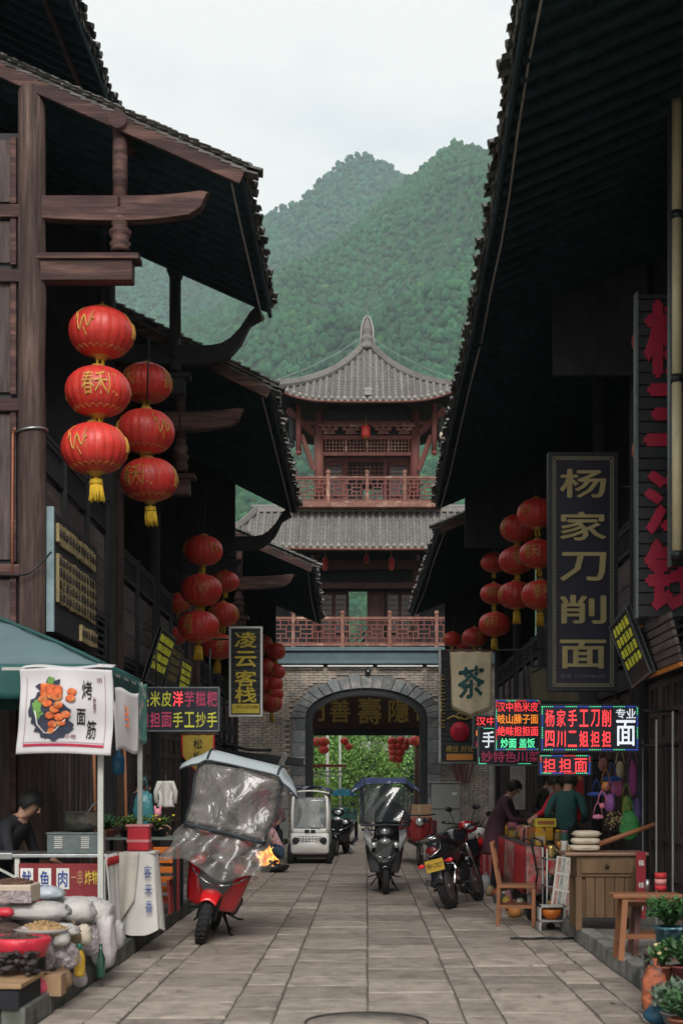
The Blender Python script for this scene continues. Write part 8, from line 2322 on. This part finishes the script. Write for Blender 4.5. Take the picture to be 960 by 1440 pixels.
# white posts, posters and couplets along the right shop fronts
for k, (px, Y, z1, wd, m_, l_, c_) in enumerate(((692, 23.5, 2.6, .05, pole_m, 'white painted post left of the shoppers', 'post'), (812, 18.5, 2.3, .0, None, '', ''),)):
    if not l_: continue
    p = at(px, 1100, Y); t = thing('shop_post', l_, c_, (p.x, Y, .14)); b = MB(); b.cyl((0, 0, 0), (0, 0, z1), wd, n=12); b.build('shaft', m_, t); b = MB(); b.cyl((0, 0, 0), (0, 0, .05), wd * 1.6, n=12); b.build('collar', dark_metal, t)
def poster(name, label, cat, X, Y, z0, z1, w_, m_, chars, cm, face=radians(-90)):
    t = thing(name, label, cat, (X, Y, z0)); t.rotation_euler = (0, 0, face)
    b = MB(); b.box(-w_ / 2, w_ / 2, -.01, .01, 0, z1 - z0); b.build('sheet', m_, t)
    n = len(chars)
    for i, ch in enumerate(chars): text(ch, cm, t, (0, -.014, (z1 - z0) * (1 - (i + .5) / n)), 1, fit=(w_ * .6, min(w_ * .6, (z1 - z0) / n * .75)), depth=.002, bold=.015)
    return t
paper = mat('poster_paper', (.42, .40, .38), rough=.85, var=.15)
poster('wall_poster', 'tall pale poster with small print on the far right wall behind the shoppers', 'poster', 2.55, 24.0, 1.15, 2.2, .26, paper, '价目表面', grey_metal, radians(-20))
poster('wall_poster', 'second pale poster nearer the red jacket, on the right wall', 'poster', 2.75, 20.4, 1.2, 2.1, .26, paper, '菜单饭', grey_metal, radians(-20))
poster('door_couplet', 'narrow red paper couplet beside the shoppers on the right', 'couplet', 2.72, 18.2, 1.05, 2.0, .10, red_m, '财源广进', gold_m, radians(-5))
poster('door_couplet', 'red couplet with white characters right of the old desk', 'couplet', 2.62, 13.6, .28, .92, .09, mat('faded_red_paper', (.25, .02, .03), rough=.8), '福禄寿', cloth_white, 0)
poster('door_couplet', 'red couplet strip left of the old desk, low down', 'couplet', 2.20, 14.55, .30, .85, .07, red_m, '喜', cloth_white, 0)
# hanging colourful toys and bags
toys = [('dusky pink bundled bag', 848, 1085, 15.8, (.055, .05, .075), (.35, .16, .12)), ('cream pear shaped balloon bag', 871, 1096, 15.8, (.045, .045, .10), (.45, .40, .26)), ('blue fan shaped ribbon', 860, 1099, 15.6, (.10, .03, .03), (.02, .09, .32)),
        ('orange folded toy', 851, 1112, 15.5, (.045, .04, .05), (.55, .22, .06)), ('dark blue cloth bird', 838, 1120, 15.4, (.10, .03, .025), (.02, .06, .25)), ('mauve soft toy', 857, 1142, 15.4, (.06, .05, .10), (.22, .08, .26)),
        ('pink feathered toy', 868, 1120, 15.9, (.07, .05, .10), (.45, .12, .25)), ('tall magenta windsock', 889, 1120, 15.7, (.045, .045, .20), (.28, .05, .20)), ('olive green net bag', 880, 1150, 15.6, (.05, .05, .12), (.16, .22, .04)), ('bright green bundle', 884, 1182, 15.5, (.10, .07, .16), (.04, .22, .06)),
        ('purple hanging pouch', 895, 1160, 16.0, (.05, .05, .15), (.10, .07, .22)), ('small pink ball', 846, 1137, 15.2, (.025, .025, .03), (.60, .18, .25)), ('pale pink paper fan', 840, 1152, 15.2, (.06, .02, .025), (.42, .15, .22))]
for k, (l_, px, py, Y, dm, c) in enumerate(toys):
    bag('hanging_toy', f'{l_} hanging in the toy bunch at the right shop', 'toy', at(px, py, Y), dm, mat('toy_cloth_%d' % k, c, rough=.6, var=.3, bump=.4, scale=12), 90 + k, False, .9, hang=.14, groups='toys hanging in a bunch at the right shop')
t = thing('sparkling_ornament', 'glittering gold beaded ornament below the hanging toys', 'ornament', at(862, 1160, 15.3))
rr = random.Random(12); b = MB()
for k in range(60): a = rr.uniform(0, 6.28); r = rr.uniform(0, .11); b.ell((r * cos(a), rr.uniform(-.05, .05), r * sin(a) + .05), (.008, .008, .008), 5, rings=4)
o = b.build('bead', mat('bright_gold', (.7, .5, .25), rough=.2, metal=.7), t); o['kind'] = 'stuff'
b = MB(); b.tube([(0, 0, .05), (.02, 0, .35)], .004, 4); b.build('cord', black_m, t)
# door rails at the right edge
for k, (px, Y, a_, c_) in enumerate(((922, 13.2, 1012, 1200), (945, 13.0, 1000, 1256), (903, 15.4, 1040, 1245))):
    p = at(px, c_, Y); z1 = at(px, a_, Y).z
    t = thing('door_rail', f'thin pale vertical metal rail at the right shop door, {("middle", "rightmost", "leftmost")[k]} of three', 'rail', (p.x, Y, .14), group='door rails at the right')
    b = MB(); b.box(-.007, .007, -.007, .007, 0, z1 - .14); b.build('rail', mat('dull_rail', (.16, .17, .17), rough=.5), t); b = MB(); b.box(-.02, .02, -.02, .02, -.0, .03); b.build('foot', dark_metal, t)
t = thing('tin_stack', 'red and silver tins standing on the right pavement bench', 'tins', at(928, 1252, 11.9))
for k in range(3):
    b = MB(); b.cyl((0, 0, k * .05), (0, 0, k * .05 + .045), .05, n=16); b.build('tin', (red_m, mat('faded_pink', ()), red_m)[k], t)
b = MB(); b.cyl((-.11, 0, 0), (-.11, 0, .09), .02, n=12); b.build('steel_cup', grey_metal, t)
t = thing('hose', 'thin black hose lying on the slabs by the right kerb', 'hose', (1.75, 14.3, .0))
b = MB(); b.tube([(-.30 + .05 * k, .03 * sin(k * 1.1), .016) for k in range(14)], .012, 6); b.build('tube', black_m, t)

# ================================================================ BEYOND THE ARCH
leaf_near = leaf_mat('tree_leaves', 3.0, .6, .1)
def tree(label, x, y, h, r, seed, base=(.07, .16, .04), n=2600, zc=.62, cat='tree', flat=.8):
    n = int(n * 2.2)
    t = thing('broadleaf_tree', label, cat, (x, y, -.05), group='trees beyond the arch'); rs_ = np.random.RandomState(seed)
    b = MB(); b.tube([(0, 0, 0), (.05, 0, h * .3), (-.03, .05, h * .55), (.02, 0, h * .75)], [.11, .09, .06, .03], 8)
    for k in range(5):
        a = k * 1.3; b.tube([(0, 0, h * .35), (r * .35 * cos(a), r * .35 * sin(a), h * .55), (r * .6 * cos(a), r * .6 * sin(a), h * .68)], [.05, .03, .012], 6)
    b.build('trunk', wood_dark, t)
    cl = rs_.normal(0, .45, (26, 3)) * np.array([r, r, r * flat]); cl = np.clip(cl, -r, r) + np.array([0, 0, h * zc])
    ci = rs_.randint(0, 26, n); P_ = cl[ci] + rs_.normal(0, r * .17, (n, 3))
    d = rs_.normal(0, 1, (n, 3)); d /= np.linalg.norm(d, axis=1)[:, None]; e = np.cross(d, rs_.normal(0, 1, (n, 3))); e /= np.linalg.norm(e, axis=1)[:, None]
    L = rs_.uniform(.05, .10, (n, 1)) * (r / 1.6) ** .5
    V = np.stack([P_ - d * L, P_ + e * L * .5, P_ + d * L, P_ - e * L * .5], 1).reshape(-1, 3)
    i0 = np.arange(n) * 4; F = np.vstack([np.c_[i0, i0 + 1, i0 + 2], np.c_[i0, i0 + 2, i0 + 3]])
    tone = np.repeat((np.array(base)[None] * rs_.uniform(.7, 1.35, (26, 1)))[ci] * rs_.uniform(.88, 1.12, (n, 1)) * np.array([[1.25, 1.05, 1.2]]), 4, 0)
    np_mesh('crown', V, F, tone, leaf_near, t)
tree('rounded bright green tree in the middle beyond the arch', -.2, 58, 3.6, 1.7, 1, (.11, .24, .05), 3600)
tree('light green bush at the left beyond the arch', -2.3, 52, 2.6, 1.2, 2, (.14, .26, .05), 2600, .5)
tree('darker tree behind the two poles beyond the arch', -2.6, 66, 5.2, 2.0, 3, (.05, .14, .04), 3400)
tree('dense tree to the right beyond the arch', 2.0, 62, 3.9, 1.7, 4, (.07, .18, .05), 3200)
tree('tall dark tree far behind on the left beyond the arch', -.6, 88, 6.0, 3.0, 5, (.045, .12, .045), 4200)
tree('tall dark tree far behind on the right beyond the arch', 4.0, 92, 6.5, 3.2, 6, (.05, .13, .05), 4200)
tree('wide dark tree closing the view at the far left beyond the arch', -5.5, 95, 6.5, 3.2, 7, (.045, .11, .04), 4200)
tree('leafy green shrub low by the end of the street', -1.2, 63, 1.7, 1.1, 8, (.12, .22, .06), 2200, .5)
tree('small shrub low at the end of the street, right of the middle', .9, 64, 1.6, 1.0, 9, (.16, .22, .09), 2000, .5)
t = thing('low_wall', 'pale low wall across the far end of the street', 'wall', (0, 66, -.05))
b = MB(); b.box(-6, 6, 0, .3, 0, .9); b.build('wall_body', mat('pale_render', (.30, .30, .24), rough=.9, var=.3), t); b = MB(); b.box(-6.05, 6.05, -.05, .35, .9, 1.0); b.build('coping', kerb_grey, t)
t = thing('far_house', 'far house with a grey tiled roof seen through the arch', 'house', (1.0, 76, -.05))
b = MB(); b.box(-2.2, 2.2, 0, 3, 0, 2.9); b.build('wall', mat('pale_render', ()), t)
for k in range(22):
    b = MB(); x = -2.4 + k * .225; b.beam((x, -.4, 2.85), (x, 1.6, 4.0), .11, .06); b.build('roof_tile_row', tile_trim if k % 2 else tile_tower, t)
b = MB(); b.add([(-2.5, -.45, 2.8), (2.5, -.45, 2.8), (2.5, 1.6, 3.95), (-2.5, 1.6, 3.95), (-2.5, 3.5, 2.8), (2.5, 3.5, 2.8)], [(0, 1, 2, 3), (3, 2, 5, 4), (0, 3, 4), (1, 5, 2)]); b.build('roof_bed', tile_tower, t)
b = MB(); b.box(-.8, -.1, -.03, 0, 1.2, 2.2); b.build('window', mat('dim_window_glass', ()), t)
t = thing('red_white_sign', 'little red and white sign above the far tiled roof', 'sign', (1.5, 72, 4.2))
for k in range(5):
    b = MB(); b.box(-.75 + k * .32, -.48 + k * .32, 0, .05, 0, .6); b.build('letter_panel', (cloth_white, red_m)[k % 2 and k > 2], t)
b = MB(); b.cyl((-.3, .1, -4.2), (-.3, .1, .0), .05); b.cyl((.5, .1, -4.2), (.5, .1, .0), .05); b.build('pole', grey_metal, t)
for k, (x, y, h) in enumerate(((-1.42, 52, 3.6), (-.98, 53, 3.7))):
    t = thing('street_pole', f'pale concrete pole beyond the arch, {("left", "right")[k]} one of the pair', 'pole', (x, y, 0), group='pale poles beyond the arch')
    b = MB(); b.cyl((0, 0, 0), (0, 0, h), .055 if k == 0 else .04, n=10); b.build('shaft', mat('pale_concrete', (.42, .42, .40), rough=.8), t); b = MB(); b.cyl((0, 0, 0), (0, 0, .12), .10, n=10); b.build('base', kerb_grey, t)
t = thing('boom_barrier', 'red and grey boom reaching in from the left behind the arch', 'barrier', (-2.0, 46.5, 0))
b = MB(); b.box(.0, 1.35, -.03, .03, 2.16, 2.25); b.build('boom', mat('dull_red_paint', (.35, .06, .04), rough=.5), t)
for z in (1.98, 1.84):
    b = MB(); b.box(.0 if z > 1.9 else .2, 1.25, -.02, .02, z, z + .05); b.build('rail', grey_metal, t)
b = MB(); b.box(-.1, .1, -.1, .1, 0, 2.35); b.build('post', dark_metal, t)
t = thing('roadside_house', 'brown boarded house front just beyond the arch on the right', 'house', (1.72, 45, 0))
for k in range(12):
    b = MB(); b.box(0, .06, k * .42, k * .42 + .40, .1, 4.6); b.build('wall_plank', mat('aged_red_plank', (.13, .07, .06), rough=.8, var=.5, scale=14, stretch=(1, 1, .1)), t, bev=.004)
b = MB(); b.box(.07, 2.6, 0, 5, 0, 4.6); b.build('wall', wood_dark, t)
for y in (.0, 2.5):
    b = MB(); b.cyl((-.06, y, .0), (-.06, y, 4.6), .06); b.build('post', wood_brown, t)
b = MB(); b.box(-.03, -.005, 1.0, 1.5, 1.2, 2.3); b.build('notice', paper, t)
# power lines near the right corner and hanging ivy strips omitted nothing else
# the small helper scene is no longer needed
bpy.data.scenes.remove(_side)
